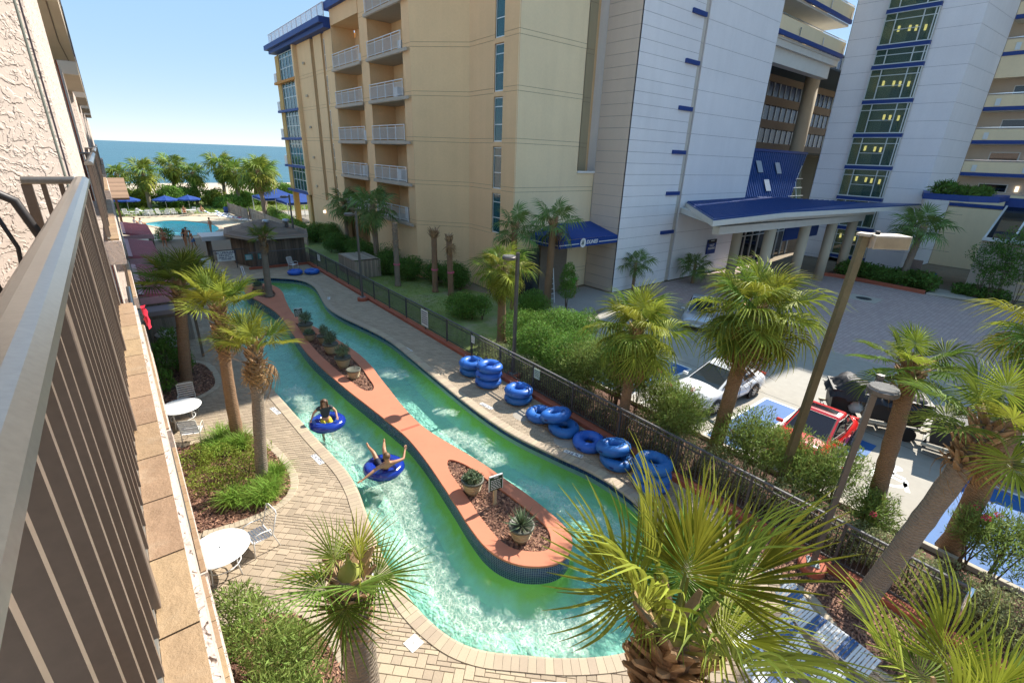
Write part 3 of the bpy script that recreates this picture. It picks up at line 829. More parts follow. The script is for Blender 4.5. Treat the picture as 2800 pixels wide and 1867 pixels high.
# ================================================================ NEAR HOTEL (the building the balcony belongs to)
hotel = thing('stucco_hotel', 'near hotel facade of cream trowelled stucco with stacked balconies along the left edge', 'building')
ZF = 8.07
BALC = [(-3.2,4.42),(7.6,13.0),(15.6,21.0),(23.6,29.0),(31.6,37.0),(39.6,45.0)]
blocks = [(4.98,7.6),(13.0,15.6),(21.0,23.6),(29.0,31.6),(37.0,39.6),(45.0,56.0)]
for k, (a, b) in enumerate(blocks):
    x1 = -.20 if k == 0 else -.31
    MB().prism([(-3.4,a-3.2),(x1,a),(x1,b),(-3.4,b)], 0, 10.535).build('fin_wall', stucco_m, hotel)
MB().box(-9, -3.4, -12, 56, -.05, 13.6).build('main_wall', stucco_m, hotel)
MB().box(-3.4, -.2, -12, -3.2, -.05, 13.6).build('fin_wall', stucco_m, hotel)
# floors, with tile ledges
tile_me = MB().box(-.042,.042,-.146,.146,-.012,.012).build('ledge_tile', tile_m, hotel)
tile_me.location = (-.088, 0, ZF); first_tile = [tile_me]
def ledge_tile(x, y, z, sx=1):
    if first_tile: o = first_tile.pop()
    else: o = link('ledge_tile', tile_me.data, hotel)
    o.location = (x, y, z); o.scale = (sx,1,1)
for (a, b) in BALC:
    for zf in (ZF, ZF-2.7, ZF-5.4):
        MB().box(-3.4, -.030, a, b, zf-.30, zf-.016).build('balcony_slab', stucco_m, hotel)
        if a < 35:
            n = int((b-a)/.298)
            for i in range(n):
                y = b-.15-i*.298
                if y < .3: break
                ledge_tile(-.088, y, zf-.002)
    # slab above: soffit
    MB().box(-3.4, -.036, a, b, 10.54, 10.80).build('balcony_slab', soffit_m, hotel)
    MB().box(-3.4, -.03, a, b, 10.805, 10.9).build('slab_edge', stucco_m, hotel)
    MB().box(-.06, -.02, a, b, 10.9, 11.85).build('upper_railing_panel', mat('dark_rail_panel', (.07,.06,.065), .5), hotel)
# floor tiles inside the near balcony (seen between the pickets)
ft = MB().box(-.146,.146,-.146,.146,-.012,.012).build('floor_tile', tile_m, hotel)
k = 0
for i in range(4):
    for j in range(14):
        o = ft if k == 0 else link('floor_tile', ft.data, hotel)
        o.location = (-.31-.298*i, .4+.298*j, ZF-.004); k += 1
MB().box(-3.4,-.13,-3.2,4.42,ZF-.0125,ZF-.010).build('floor_screed', grout_m, hotel)
# downspout on the first fin wall and the rust-coloured joint on the second
MB().box(-.285,-.235,4.93,4.978,0,10.53).build('downspout', mat('grey_green_metal', (.30,.32,.27), .5, metal=.3, var=((3,.15),(40,.15)), dirt=(8,(.12,.10,.10),.56)), hotel, bevel=.008)
MB().box(-.235,-.215,4.955,4.979,0,10.53).build('downspout_painted_shade', mat('mauve_shade_paint', (.16,.13,.15), .8), hotel)  # dark strip painted in for the shading along the downspout
MB().box(-.318,-.300,12.985,12.998,0,10.53).build('sealant_joint', mat('rust_sealant', (.42,.11,.06), .8), hotel)
# conduit on the soffit
MB().tube([(-.13,7.7,10.53),(-.15,9.5,10.53),(-.16,10.6,10.53),(-.13,12.9,10.53)], .006, 6).build('cable', mat('grey_cable', (.18,.14,.11), .7), hotel)

# ---- railings
def rail_profile(y0, y1, z, x=-.141, w=.042, n=9):
    """hat-shaped extruded handrail along Y"""
    sec = [(-w,-.045),(-w,-.018),(-w*.62,-.004),(-w*.25,0),(w*.25,0),(w*.62,-.005),(w*.95,-.02),(w,-.034),(w*.9,-.045)]
    return [[(x+a, y, z+b) for a, b in sec] for y in (y0, y1)]
def loft(mb, rings, close=True, caps=True):
    k = len(rings[0]); vs = [p for r in rings for p in r]; fs = []
    for i in range(len(rings)-1):
        for j in range(k): fs.append((i*k+j, (i+1)*k+j, (i+1)*k+(j+1)%k, i*k+(j+1)%k))
    if caps: fs += [tuple(range(k)), tuple(range(len(rings)*k-1, (len(rings)-1)*k-1, -1))]
    mb.add(vs, fs); return mb
def railing(label, y0, y1, zf, detail=True, ret=True, group=None):
    t = thing('balcony_railing', label, 'railing', (-.141, y0, zf), group=group)
    zt = zf+.901
    loft(MB(), rail_profile(y0, y1, zt)).build('top_rail', bronze_l, t, world=True, smooth=False, bevel=.006)
    MB().box(-.152,-.131, y0, y1, zf+.010, zf+.028).build('base_plate', mat('grey_channel', (.34,.33,.30), .45, metal=.5, var=((5,.1),)), t, world=True)
    if ret:
        secs = [(-.045,-.04),(-.018,-.042),(-.004,-.026),(0,-.01),(0,.01),(-.005,.026),(-.02,.040),(-.034,.042),(-.045,.038)]
        rr = [[(x, y1+dy-.042, zt+dz) for dz, dy in secs] for x in (-.17,-.43)]
        loft(MB(), rr).build('return_rail', bronze_l, t, world=True, bevel=.006)
        for i in range(3): MB().box(-.26-.085*i, -.235-.085*i, y1-.062, y1-.022, zf+.02, zt-.045).build('picket', bronze, t, world=True)
        MB().box(-.435,-.385, y1-.065, y1-.02, zf+.0, zt-.045).build('post', bronze, t, world=True)
    if detail:
        pk = None; i = 0; y = y1-.06
        while y > y0+.02:
            post = (i % 9 == 0)
            if post: MB().box(-.166,-.116, y-.025, y+.025, zf+.02, zt-.045).build('post', bronze, t, world=True, bevel=.003)
            else:
                if pk is None: pk = MB().box(-.015,.015,-.008,.008,0,.83).build('picket', bronze, t)
                else: pk = link('picket', pk.data, t)
                pk.location = (0, y-y0, .026)
            y -= .115; i += 1
    else:
        mb = MB(); y = y1-.06
        while y > y0+.02:
            mb.box(-.163,-.119, y-.0085, y+.0085, zf+.026, zt-.045); y -= .115
        tag(mb.build('pickets', bronze, t, world=True), kind='stuff')
    return t
near_rail = railing('bronze metal balcony railing in the near left foreground running toward the sea', -1.2, 4.42, ZF)
for k, (a, b) in enumerate(BALC[1:5]):
    railing(['second bronze balcony railing from the camera on the top visible floor, against the stucco fin','third bronze balcony railing from the camera on the top visible floor','fourth bronze balcony railing from the camera on the top visible floor','farthest bronze balcony railing on the top visible floor'][k], a, b, ZF, k == 0, k < 2, 'hotel balcony railings')
for k, (a, b) in enumerate(BALC[1:4]):
    for f in (1, 2):
        railing('bronze railing of the %s floor balcony %s, below the long ledge' % (('first','ground')[f-1], ('nearest the patio tables','beside the maroon awnings','by the far maroon awning')[k]), a, b, ZF-2.7*f, False, False, 'hotel balcony railings')

# ---- wrought patio chair on the near balcony
t = thing('balcony_chair', 'dark metal patio chair with looped back behind the near railing', 'chair', (-.52, 2.9, ZF))
dk = mat('dark_bronze_tube', (.05,.045,.045), .45, metal=.3)
hoop = [(-.28,-.16,.42),(-.29,-.19,.75),(-.24,-.21,.90),(-.12,-.22,.97),(.0,-.22,.99),(.12,-.22,.97),(.22,-.21,.90),(.26,-.19,.75),(.25,-.16,.42)]
MB().tube(hoop, .017, 8).build('back_frame', dk, t, smooth=True)
for x in (-.14, 0, .13):
    MB().tube([(x-.03,-.18,.5),(x-.055,-.2,.72),(x-.02,-.21,.88),(x+.02,-.21,.88),(x+.055,-.2,.72),(x+.03,-.18,.5)], .008, 6).build('back_loop', dk, t, smooth=True)
MB().lathe([(0,.43),(.24,.43),(.27,.45),(.24,.48),(0,.49)], 20, sx=1, sy=.95).build('seat', mat('seat_cushion', (.20,.17,.14), .8), t, smooth=True)
for sx in (-1, 1):
    for sy in (-1, 1): MB().tube([(sx*.22,sy*.2,.43),(sx*.25,sy*.24,0)], .014, 6).build('leg', dk, t)
    MB().tube([(sx*.27,-.18,.66),(sx*.29,.1,.66),(sx*.27,.22,.60),(sx*.24,.22,.43)], .014, 6).build('arm', dk, t, smooth=True)

# ---- maroon ribbed awnings along the foot of the hotel
def awning(label, y0, y1, w):
    t = thing('ribbed_awning', label, 'awning', (0, y0, 0), group='maroon awnings along the hotel')
    zr = lambda x: 2.98-.28*x/1.4
    MB().add([(0,0,zr(0)),(w,0,zr(w)),(w,y1-y0,zr(w)),(0,y1-y0,zr(0)),(0,0,zr(0)-.05),(w,0,zr(w)-.05),(w,y1-y0,zr(w)-.05),(0,y1-y0,zr(0)-.05)], [(0,1,2,3),(7,6,5,4),(0,4,5,1),(1,5,6,2),(2,6,7,3),(3,7,4,0)]).build('roof_sheet', maroon, t)
    rb = None; n = int((y1-y0)/.29)
    for i in range(n):
        o = None
        if rb is None:
            rb = MB().add([(.2,-.075,zr(.2)),(w,-.075,zr(w)),(w,.075,zr(w)),(.2,.075,zr(.2)),(.2,-.05,zr(.2)+.12),(w,-.05,zr(w)+.12),(w,.05,zr(w)+.12),(.2,.05,zr(.2)+.12)], [(4,5,6,7),(0,1,5,4),(1,2,6,5),(2,3,7,6),(3,0,4,7)]).build('roof_rib', maroon, t); o = rb
        else: o = link('roof_rib', rb.data, t)
        o.location = (0, .15+i*.29, 0)
    MB().add([(0,0,zr(0)+.06),(.2,0,zr(.2)+.055),(.2,y1-y0,zr(.2)+.055),(0,y1-y0,zr(0)+.06)], [(0,1,2,3)]).build('flashing', maroon_l, t)
    MB().box(0,w,-.05,0,2.55,2.85).build('fascia', maroon_l, t)
    MB().box(w-.08,w+.02,0,y1-y0,2.5,2.68).build('eave_beam', maroon, t)
    for y in (.1, (y1-y0)/2, y1-y0-.1): MB().box(w-.12,w-.02,y-.05,y+.05,0,2.5).build('post', wood_d, t)
    return t
awning('nearest maroon ribbed metal awning, behind the tall palms on the left', 25.6, 32.6, 1.42)
awning('middle of the three maroon ribbed metal awnings at the foot of the hotel', 35.0, 41.8, 1.5)
awning('farthest maroon ribbed metal awning, next to the swimming pool', 44.4, 51.0, 1.75)
# purple-grey flat roof in front of the nearest awning, with the furniture store below it
t = thing('furniture_store', 'timber furniture store under a grey slab roof at the foot of the hotel', 'shed', (.9, 25.5, 0))
MB().box(-.04,1.85,24.6,25.55,2.25,2.45).build('roof_slab', mat('mauve_slab', (.25,.21,.22), .8, var=((1,.1),)), t, world=True)
for x in (.02, 1.78): MB().box(x-.05,x+.05,24.65,24.75,0,2.25).build('post', wood_d, t, world=True)
MB().box(-.02,1.82,24.62,24.72,2.1,2.25).build('header', wood_d, t, world=True)
pl = None
for i in range(12):
    if pl is None: pl = MB().box(-.07,.07,-.015,.015,0,2.25).build('plank', wood_l, t); o = pl
    else: o = link('plank', pl.data, t)
    o.location = (-.82+i*.15, 1.9, 0)
# ---- shingled pavilion by the pool
t = thing('shingle_pavilion', 'brown shingle roof on a timber post beside the far end of the hotel', 'pavilion', (-.4, 70, 0))
MB().box(-3.0,1.35,69.6,74.5,3.18,3.3).build('roof_deck', wood_d, t, world=True)
for i in range(22):
    z0 = 3.32+i*.083; y0 = 69.45+i*.235
    MB().add([(-3,y0,z0),(1.42,y0,z0),(1.42,y0+.27,z0+.10),(-3,y0+.27,z0+.10),(-3,y0,z0-.03),(1.42,y0,z0-.03)], [(0,1,2,3),(4,5,1,0)]).build('shingle_course', shingle_b, t, world=True)
MB().add([(1.38,69.6,3.2),(1.38,74.6,5.1),(1.38,79.6,3.2)], [(0,1,2)]).build('gable', wood_b, t, world=True)
MB().add([(-3,79.6,3.2),(1.42,79.6,3.2),(1.42,74.6,5.14),(-3,74.6,5.14)], [(3,2,1,0)]).build('rear_slope', shingle_b, t, world=True)
MB().box(-3,1.42,69.38,69.46,3.12,3.34).build('fascia', wood_b, t, world=True)
for x in (.2,): MB().box(x-.11,x+.11,69.7,69.92,0,3.2).build('post', wood_b, t, world=True)
# ================================================================ RESORT BUILDINGS OPPOSITE
def frame2(p0, p1):
    """matrix: local x along p0->p1, local y outward (to the right of travel), z up"""
    d = Vector((p1[0]-p0[0], p1[1]-p0[1], 0)); L = d.length; d.normalize()
    n = Vector((d.y, -d.x, 0))
    return Matrix(((d.x,n.x,0,p0[0]),(d.y,n.y,0,p0[1]),(0,0,1,0),(0,0,0,1))), L
def wall(parent, p0, p1, zs, m, jm, gap=.022, th=.35, name='panel', holes=()):
    """wall face between plan points built of horizontal panels with open joints; faces right of p0->p1.
    holes = (x0,x1,z0,z1) openings in local metres"""
    M, L = frame2(p0, p1)
    core = MB(); jn = MB()
    for a, b in zip(zs, zs[1:]):
        cuts = [(h[0], h[1]) for h in holes if h[2] < b-.02 and h[3] > a+.02]
        segs = []; x = 0
        for c0, c1 in sorted(cuts): segs.append((x, c0)); x = c1
        segs.append((x, L))
        for s0, s1 in segs:
            if s1-s0 < .02: continue
            MB().box(s0, s1, -.05, 0, a+gap/2, b-gap/2, M=M).build(name, m, parent, world=True)
            core.box(s0+.06, s1-.06, -th, -.045, a, b, M=M)
            if a > zs[0]+.01: jn.box(s0+.01, s1-.01, -.048, -.018, a-gap/2, a+gap/2, M=M)
    core.build('wall_core', m, parent, world=True)
    if jn.v: jn.build('joints', jm, parent, world=True)
def zlines(z0, z1, start, step, pair=0):
    s = {round(z0,3), round(z1,3)}
    k = math.ceil((z0-start)/step)-1
    while start+k*step < z1:
        for d in ((0, pair) if pair else (0,)):
            z = start+k*step+d
            if z0+.05 < z < z1-.05: s.add(round(z,3))
        k += 1
    return sorted(s)
ZT_ = 28
ZB = zlines(0, ZT_, 4.1, 2.9, .27)
FL = [4.15+2.9*k for k in range(9)]           # storey levels of the tan building

tanb = thing('tan_resort_building', 'tan stucco resort building with white balcony railings and a teal glass end', 'building', (20,30,0))
# chamfer, window wall, cream return
wall(tanb, (17.45,33.0), (20.2,30.0), ZB, tan_wall, joint_m)
wins = [(2.9,3.9,z+.05,z+2.62) for z in FL]
ZW = sorted(set(ZB))
M, L = frame2((20.2,30.0),(20.0,24.6))
# window wall: piers left and right of the strip window, spandrels between the windows
wall(tanb, (20.2,30.0), (20.09,27.1), ZB, tan_pier, joint_m)
wall(tanb, (20.05,26.1), (20.0,24.6), ZB, tan_pier, joint_m)
wall(tanb, (20.09,27.1), (20.05,26.1), [0,4.18], tan_pier, joint_m)
for z in FL[:8]:
    wall(tanb, (20.09,27.1), (20.05,26.1), [z+2.63,z+2.93], tan_pier, joint_m, name='spandrel')
    w = MB().box(20.16,20.22,26.12,27.08,z+.03,z+.10).build('window', alu, tanb, world=True)
    for (y0,y1,z0,z1) in ((26.12,26.17,z+.1,z+2.6),(27.03,27.08,z+.1,z+2.6),(26.17,27.03,z+2.55,z+2.6),(26.17,27.03,z+2.05,z+2.1),(26.17,27.03,z+1.02,z+1.07)):
        MB().box(20.16,20.22,y0,y1,z0,z1).build('mullion', alu, w, world=True)
    for (z0,z1) in ((z+.1,z+1.02),(z+1.07,z+2.05),(z+2.1,z+2.55)):
        MB().box(20.19,20.20,26.17,27.03,z0,z1).build('pane', g_teal, w, world=True)
    MB().add([(20.34,26.45,z+.1),(20.34,26.95,z+.1),(20.34,26.95,z+2.55),(20.34,26.45,z+2.55)], [(0,1,2,3)]).build('curtain', mat('pale_curtain', (.45,.5,.48), .9, var=()), w, world=True)
MB().box(20.5,20.6,26.0,27.2,4.2,27).build('interior_wall', room_in, tanb, world=True)
wall(tanb, (20.0,24.6), (25.6,24.6), ZB, cream_wall, joint_m)
wall(tanb, (25.6,24.6), (27.32,24.6), [0]+[z for z in ZB if 0 < z < 8.1]+[8.2], cream_wall, joint_m)
wall(tanb, (25.6,25.5), (27.32,25.5), [8.2]+[z for z in ZB if z > 8.3], mat('shaded_cream_stucco', (.40,.34,.22), .9, var=((.3,.06),)), joint_m)  # cream reveal set back, its shade darkened into the wall colour
wall(tanb, (25.6,24.6), (25.6,25.5), [8.2]+[z for z in ZB if z > 8.3], cream_wall, joint_m)
MB().box(25.55,27.32,24.5,24.75,8.2,8.34).build('ledge', white_paint, tanb, world=True)
MB().box(25.7,27.3,24.75,25.4,8.2,8.30).build('dark_ledge_slot', black_m, tanb, world=True)  # black strip laid in the slot behind the ledge
# entrance behind the blue awning
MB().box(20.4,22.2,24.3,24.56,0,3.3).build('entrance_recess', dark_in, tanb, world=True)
MB().box(20.5,21.6,24.24,24.29,.1,2.4).build('glass_door', g_dark, tanb, world=True)
MB().box(22.3,24.9,24.3,24.57,0,3.6).build('dark_entry_wall', mat('brown_entry', (.20,.16,.12), .9), tanb, world=True)
# balcony stack
bays = [(41.3,47.2),(34.2,39.8)]
for (y0,y1) in ((39.8,41.3),(33.0,34.2)):
    wall(tanb, (17.5,y1), (17.5,y0), [3.86]+[z for z in ZB if 3.9 < z < (ZT_ if y0 < 38 else 20.2)]+([ZT_] if y0 < 38 else [20.2]), tan_pier, joint_m, name='pier')
wall(tanb, (17.5,47.2), (17.5,33.0), [0,3.86], tan_wall, joint_m, holes=((.0,5.2,-.1,3.0),)) if False else None
wall(tanb, (17.5,42.0), (17.5,33.0), [0,3.86], tan_wall, joint_m)
wall(tanb, (17.5,47.2), (17.5,42.0), [3.0,3.86], tan_wall, joint_m)
MB().box(19.4,19.6,42.0,47.2,0,3.0).build('recess_wall', tan_wall, tanb, world=True)
for i in range(10):
    MB().box(19.34,19.39,42.3+i*.31,42.58+i*.31,.05,2.5).build('door_board', wood_l, tanb, world=True)
rail_bay = {}
for bi, (y0, y1) in enumerate(bays):
    for k, z in enumerate(FL):
        if bi == 0 and k > 4: continue
        if k > 7: continue
        MB().box(17.32,19.6,y0-.02,y1+(.35 if bi == 1 else .02) if False else y1+.02,z-.30,z-.02).build('balcony_slab', conc_slab, tanb, world=True)
        MB().box(17.26,17.33,(y0-1.0 if bi == 1 else y0-.2),y1+.1,z-.26,z-.06).build('slab_edge', conc_slab, tanb, world=True)
        MB().box(19.5,19.6,y0,y1,z,z+2.6).build('balcony_wall', tan_wall, tanb, world=True)
        MB().box(19.44,19.5,y0+.6,y0+2.6,z,z+2.2).build('balcony_door', g_dark, tanb, world=True)
        if (k+bi) % 3 != 0: MB().box(18.2,18.75,y0+1.6+.9*(k%2),y0+2.1+.9*(k%2),z,z+.82).build('balcony_seat', rail_white, tanb, world=True)
        # railing
        if bi not in rail_bay:
            r = MB()
            r.box(17.36,17.42,y0,y1,1.02,1.07); r.box(17.37,17.41,y0,y1,.86,.89); r.box(17.37,17.41,y0,y1,.08,.11)
            n = int((y1-y0)/.13)
            for i in range(n): yy = y0+(i+.5)*(y1-y0)/n; r.box(17.382,17.402,yy-.011,yy+.011,.1,.87)
            for i in range(5): yy = y0+.03+(y1-y0-.06)*i/4; r.box(17.365,17.415,yy-.025,yy+.025,0,1.05)
            o = r.build('balcony_railing', rail_white, tanb, world=True); rail_bay[bi] = o; base = Vector(o.location)
        else: o = link('balcony_railing', rail_bay[bi].data, tanb)
        o.location = base+Vector((0,0,z))
        if z+1.07 > 38: o.hide_render = False
    if bi == 0:
        MB().box(17.45,19.6,y0,y1,18.95,20.1).build('parapet', tan_pier, tanb, world=True)
MB().box(17.5,19.5,47.15,47.3,3.86,20).build('party_wall', tan_wall, tanb, world=True)
for y in (40.55,): MB().box(17.56,19.6,y-.7,y+.7,0,ZT_).build('party_wall', tan_pier, tanb, world=True)
MB().box(17.56,19.6,33.05,34.15,0,ZT_).build('party_wall', tan_pier, tanb, world=True)
MB().box(17.1,20.5,40.9,47.75,20.1,20.65).build('blue_cornice', blue_trim, tanb, world=True)
MB().box(19.6,30,33,47.2,0,ZT_).build('building_core', tan_wall, tanb, world=True)
MB().box(20.75,30,25.6,33,0,ZT_).build('building_core', tan_wall, tanb, world=True)
MB().prism([(17.8,33.05),(20.75,30.1),(20.75,33.05)], 0, ZT_-.1).build('building_core', tan_wall, tanb, world=True)
MB().box(20.3,20.75,24.9,25.9,0,ZT_).build('building_core', tan_wall, tanb, world=True)
MB().box(20.3,20.75,27.25,30.0,0,ZT_).build('building_core', tan_wall, tanb, world=True)
# window fin
wall(tanb, (17.5,57.5), (17.5,53.05), [0,4.1]+[z for z in ZB if 4.2 < z < 18.6]+[18.8], tan_wall, joint_m)
wall(tanb, (17.5,52.1), (17.5,50.0), [0,4.1]+[z for z in ZB if 4.2 < z < 18.6]+[18.8], tan_wall, joint_m)
wall(tanb, (17.5,49.15), (17.5,47.2), [0,4.1]+[z for z in ZB if 4.2 < z < 18.6]+[18.8], tan_wall, joint_m)
for (y0,y1,dx) in ((52.1,53.05,.5),(49.15,50.0,.12)):
    MB().box(17.5,18.2,y0,y1,0,4.1).build('wall_base', tan_wall, tanb, world=True)
    MB().box(17.56+dx,18.2,y0,y1,4.1,18.8).build('recess', tan_wall, tanb, world=True)
    for z in FL[:5]:
        f = MB().box(17.5+dx,17.54+dx,y0+.1 if dx < .3 else y0+.02,y0+.5,z+.1,z+2.6).build('window', alu, tanb, world=True)
        for z0, z1 in ((z+.16,z+1.3),(z+1.36,z+2.54)):
            MB().box(17.485+dx,17.5+dx,y0+.14 if dx < .3 else y0+.06,y0+.46,z0,z1).build('pane', g_dark, f, world=True)
MB().box(18.2,30,47.3,62,0,18.8).build('building_core', tan_wall, tanb, world=True)
for z in (5.2,8.1,11,13.9,16.8): MB().lathe([(0,.0),(.13,-.02),(.16,-.22),(0,-.26)], 10, (17.42,55.2,z+.3)).build('wall_light', col_m, tanb, world=True)
MB().lathe([(0,.16),(.16,.1),(.16,-.14),(0,-.2)], 12, (17.4,53.5,2.9)).build('wall_light', lamp_w, tanb, world=True)
# glazed end
zb = [4.28,7.04,9.98,12.86,15.75,18.6]
MB().box(17.1,17.5,57.3,57.7,4.28,18.8).build('glass_jamb', tan_wall, tanb, world=True)
for k in range(5):
    z0, z1 = zb[k]+.22, zb[k+1]
    MB().box(17.05,17.9,57.5,65.3,zb[k]-.02,zb[k]+.22).build('band', orange_trim if k == 4 else blue_trim, tanb, world=True)
    w = MB().box(17.48,17.52,57.7,63.6,z0,z0+.06).build('curtain_wall', alu, tanb, world=True)
    ys = np.linspace(57.7, 63.6, 6)
    for y in ys: MB().box(17.44,17.52,y-.035,y+.035,z0,z1).build('mullion', alu, w, world=True)
    zz = [z0+.06, z0+(z1-z0)*.46, z1-.45, z1]
    for z in zz[1:]: MB().box(17.45,17.52,57.7,63.6,z-.03,z+.03).build('transom', alu, w, world=True)
    for a, b in zip(ys, ys[1:]):
        for c, d in zip(zz, zz[1:]):
            MB().box(17.49,17.50,a+.03,b-.03,c+.03,d-.03).build('pane', g_teal, w, world=True)
    MB().box(17.35,18.2,63.65,65.0,zb[k]+.22,zb[k+1]-.02).build('end_pier', mat('yellow_tan', (.50,.33,.12), .85), tanb, world=True)
    MB().box(17.3,17.36,65.02,66.0,zb[k]+.22,zb[k]+1.2).build('end_railing', rail_white, tanb, world=True) if k else None
MB().box(17.9,18.0,57.7,63.6,4.3,18.6).build('curtain', mat('teal_curtain', (.14,.24,.23), .9, var=()), tanb, world=True)
for y in (58.2,64.5): MB().box(17.4,18.0,y-.25,y+.25,0,4.26).build('column', MATS['yellow_tan'], tanb, world=True)
MB().box(16.9,19,47.32,65.4,18.8,19.15).build('blue_cornice', blue_trim, tanb, world=True)
MB().box(16.55,19,47.32,65.8,19.15,19.6).build('blue_cornice', blue_trim, tanb, world=True)
def roof_rail(y0, y1, x, z):
    r = MB(); r.box(x-.03,x+.03,y0,y1,z+1.0,z+1.06); r.box(x-.02,x+.02,y0,y1,z+.1,z+.14)
    n = int((y1-y0)/.16)
    for i in range(n): yy = y0+(i+.5)*(y1-y0)/n; r.box(x-.01,x+.01,yy-.012,yy+.012,z+.1,z+1.0)
    for i in range(int((y1-y0)/1.5)+1): yy = y0+i*1.5; r.box(x-.03,x+.03,yy-.03,yy+.03,z,z+1.04)
    r.build('roof_railing', rail_white, tanb, world=True)
roof_rail(47.3, 65.2, 17.0, 19.6); roof_rail(41.0, 47.7, 17.4, 20.65)

# ---------------------------------------------------------------- grey stair tower
towa = thing('grey_stair_tower', 'tall windowless pale grey tower with blue tabs standing behind the entrance palms', 'building', (36,24,0))
ZA = zlines(0, 32, 15.5, .725); ZA2 = zlines(0, 32, 15.5, 1.45)
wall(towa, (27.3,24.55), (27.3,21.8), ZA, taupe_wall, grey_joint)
wall(towa, (27.3,21.8), (33.9,21.8), ZA, grey_wall, grey_joint)
wall(towa, (33.9,21.95), (34.5,21.95), ZA2, pale_strip, grey_joint)
wall(towa, (34.5,21.8), (44.7,21.8), ZA2, grey_wall, grey_joint)
MB().box(27.65,44.7,22.3,34,0,32).build('tower_core', grey_wall, towa, world=True)
for k in range(-4, 6):
    MB().box(32.35,34.0,21.66,21.79,15.5+2.9*k,15.76+2.9*k).build('blue_tab', blue_trim, towa, world=True)

# ---------------------------------------------------------------- lobby link between the towers
lob = thing('lobby_link', 'glazed lobby link under cream walkway balconies between the two grey towers', 'building', (52,26,0))
for z in (19.25,22.15,25.05,27.95,30.85):
    MB().box(44.7,59.3,21.95,22.15,z,z+.32).build('blue_band', blue_trim, lob, world=True)
    MB().box(44.7,59.3,22.0,22.2,z+.32,z+1.32).build('parapet', cream_wall, lob, world=True)
    MB().box(44.7,59.3,22.02,22.1,z+1.42,z+1.48).build('handrail', steel, lob, world=True)
    MB().box(44.7,59.3,22.2,25.5,z-.2,z).build('walkway_slab', off_white, lob, world=True)
    MB().box(44.7,62,25.5,25.7,z,z+2.8).build('corridor_wall', cream_wall, lob, world=True)
    for x in (46.5,51.5,56.5):
        MB().box(x,x+1.1,25.44,25.5,z+1.0,z+2.0).build('window', white_paint, lob, world=True)
        MB().box(x+.08,x+1.02,25.42,25.44,z+1.08,z+1.92).build('pane', g_dark, lob, world=True)
        MB().box(x+1.7,x+1.95,25.38,25.48,z+1.5,z+1.95).build('wall_lamp', lamp_w, lob, world=True)
        MB().box(x+2.2,x+2.35,21.9,21.96,z+.35,z+.95).build('parapet_slot', steel, lob, world=True)
# stepped white girder
MB().box(44.7,59.2,22.3,23.0,18.55,19.05).build('girder', off_white, lob, world=True)
MB().box(44.7,58.4,22.6,23.4,17.4,18.55).build('girder', off_white, lob, world=True)
MB().box(44.7,92,24.0,31.5,18.9,19.1).build('lobby_shade_ceiling', mat('dark_teal_added_ceiling', (.04,.07,.10), .8), lob, world=True)  # ceiling added over the open recess to keep the sky's light out
MB().lathe([(.74,0),(.74,18.9)], 28, (62.2,25.5,0)).build('round_column', col_m, lob, world=True, smooth=True)
for z in (10.8,13.3,15.8,18.2,20.5):
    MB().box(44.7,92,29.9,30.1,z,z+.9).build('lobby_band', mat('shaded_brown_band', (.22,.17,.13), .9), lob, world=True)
    w = MB().box(44.7,92,30.2,30.25,z+.9,z+2.5).build('lobby_glass', mat('navy_glazing', (.008,.018,.075), .25, var=((.4,.3),)), lob, world=True)
    for i in range(30): MB().box(45.5+i*1.5,45.57+i*1.5,30.1,30.2,z+.9,z+2.5).build('mullion', alu, w, world=True)
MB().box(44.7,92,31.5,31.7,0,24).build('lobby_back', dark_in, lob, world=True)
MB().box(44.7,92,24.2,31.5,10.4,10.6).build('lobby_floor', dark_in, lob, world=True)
# blue ribbed mansard with skylights
rf = MB().add([(44.75,22.0,5.6),(54.7,22.0,5.6),(62,24.2,10.4),(44.75,24.2,10.4)], [(0,1,2,3)]).build('blue_mansard', blue_roof, lob, world=True)
for i in range(38):
    x = 44.9+i*.45
    zt = 10.4; 
    if x > 54.6:
        f = (x-54.7)/7.3; p = (x,22.0+2.2*f-.03,5.6+4.8*f+.0)
    else: p = (x,21.97,5.6)
    MB().bar(p, (x,24.17,10.4), .05, .06).build('roof_rib', blue_roof, rf, world=True)
MB().box(44.7,62,24.1,24.4,10.4,10.65).build('ridge_flashing', blue_trim, lob, world=True)
for (x, t) in ((49.2,.60),(53.2,.58),(50.0,.25)):
    y0, z0 = 22.0+2.2*t, 5.6+4.8*t
    MB().add([(x,y0-.14,z0),(x+1.05,y0-.14,z0),(x+1.05,y0+.32,z0+1.05),(x,y0+.32,z0+1.05)], [(0,1,2,3)]).build('skylight', mat('skylight_glass', (.36,.42,.50), .15, var=()), rf, world=True)
MB().add([(54.9,22.3,5.7),(58.4,22.3,5.7),(59.8,23.6,9.2)], [(0,1,2)]).build('gable_glass', g_green, lob, world=True)
for p, q in (((54.9,22.25,5.7),(59.8,23.55,9.2)),((54.9,22.25,6.2),(58.6,22.3,6.2)),((56,22.4,7.0),(58.9,22.7,7.0)),((57.2,22.8,7.9),(59.3,23,7.9)),((57.0,22.2,5.7),(57.4,22.9,7.6))):
    MB().bar(p, q, .07).build('gable_mullion', alu, lob, world=True)
MB().box(44.7,58.3,22.4,22.6,0,5.5).build('lobby_front_wall', g_dark, lob, world=True)
for i in range(9): MB().box(46+i*1.45,46.08+i*1.45,22.3,22.4,0,5.4).build('mullion', alu, lob, world=True)
for z in (2.6,4.0): MB().box(44.7,58.3,22.3,22.4,z,z+.08).build('transom', alu, lob, world=True)
MB().box(44.7,58.3,22.2,22.6,4.3,5.3).build('blue_fascia', blue_trim, lob, world=True)

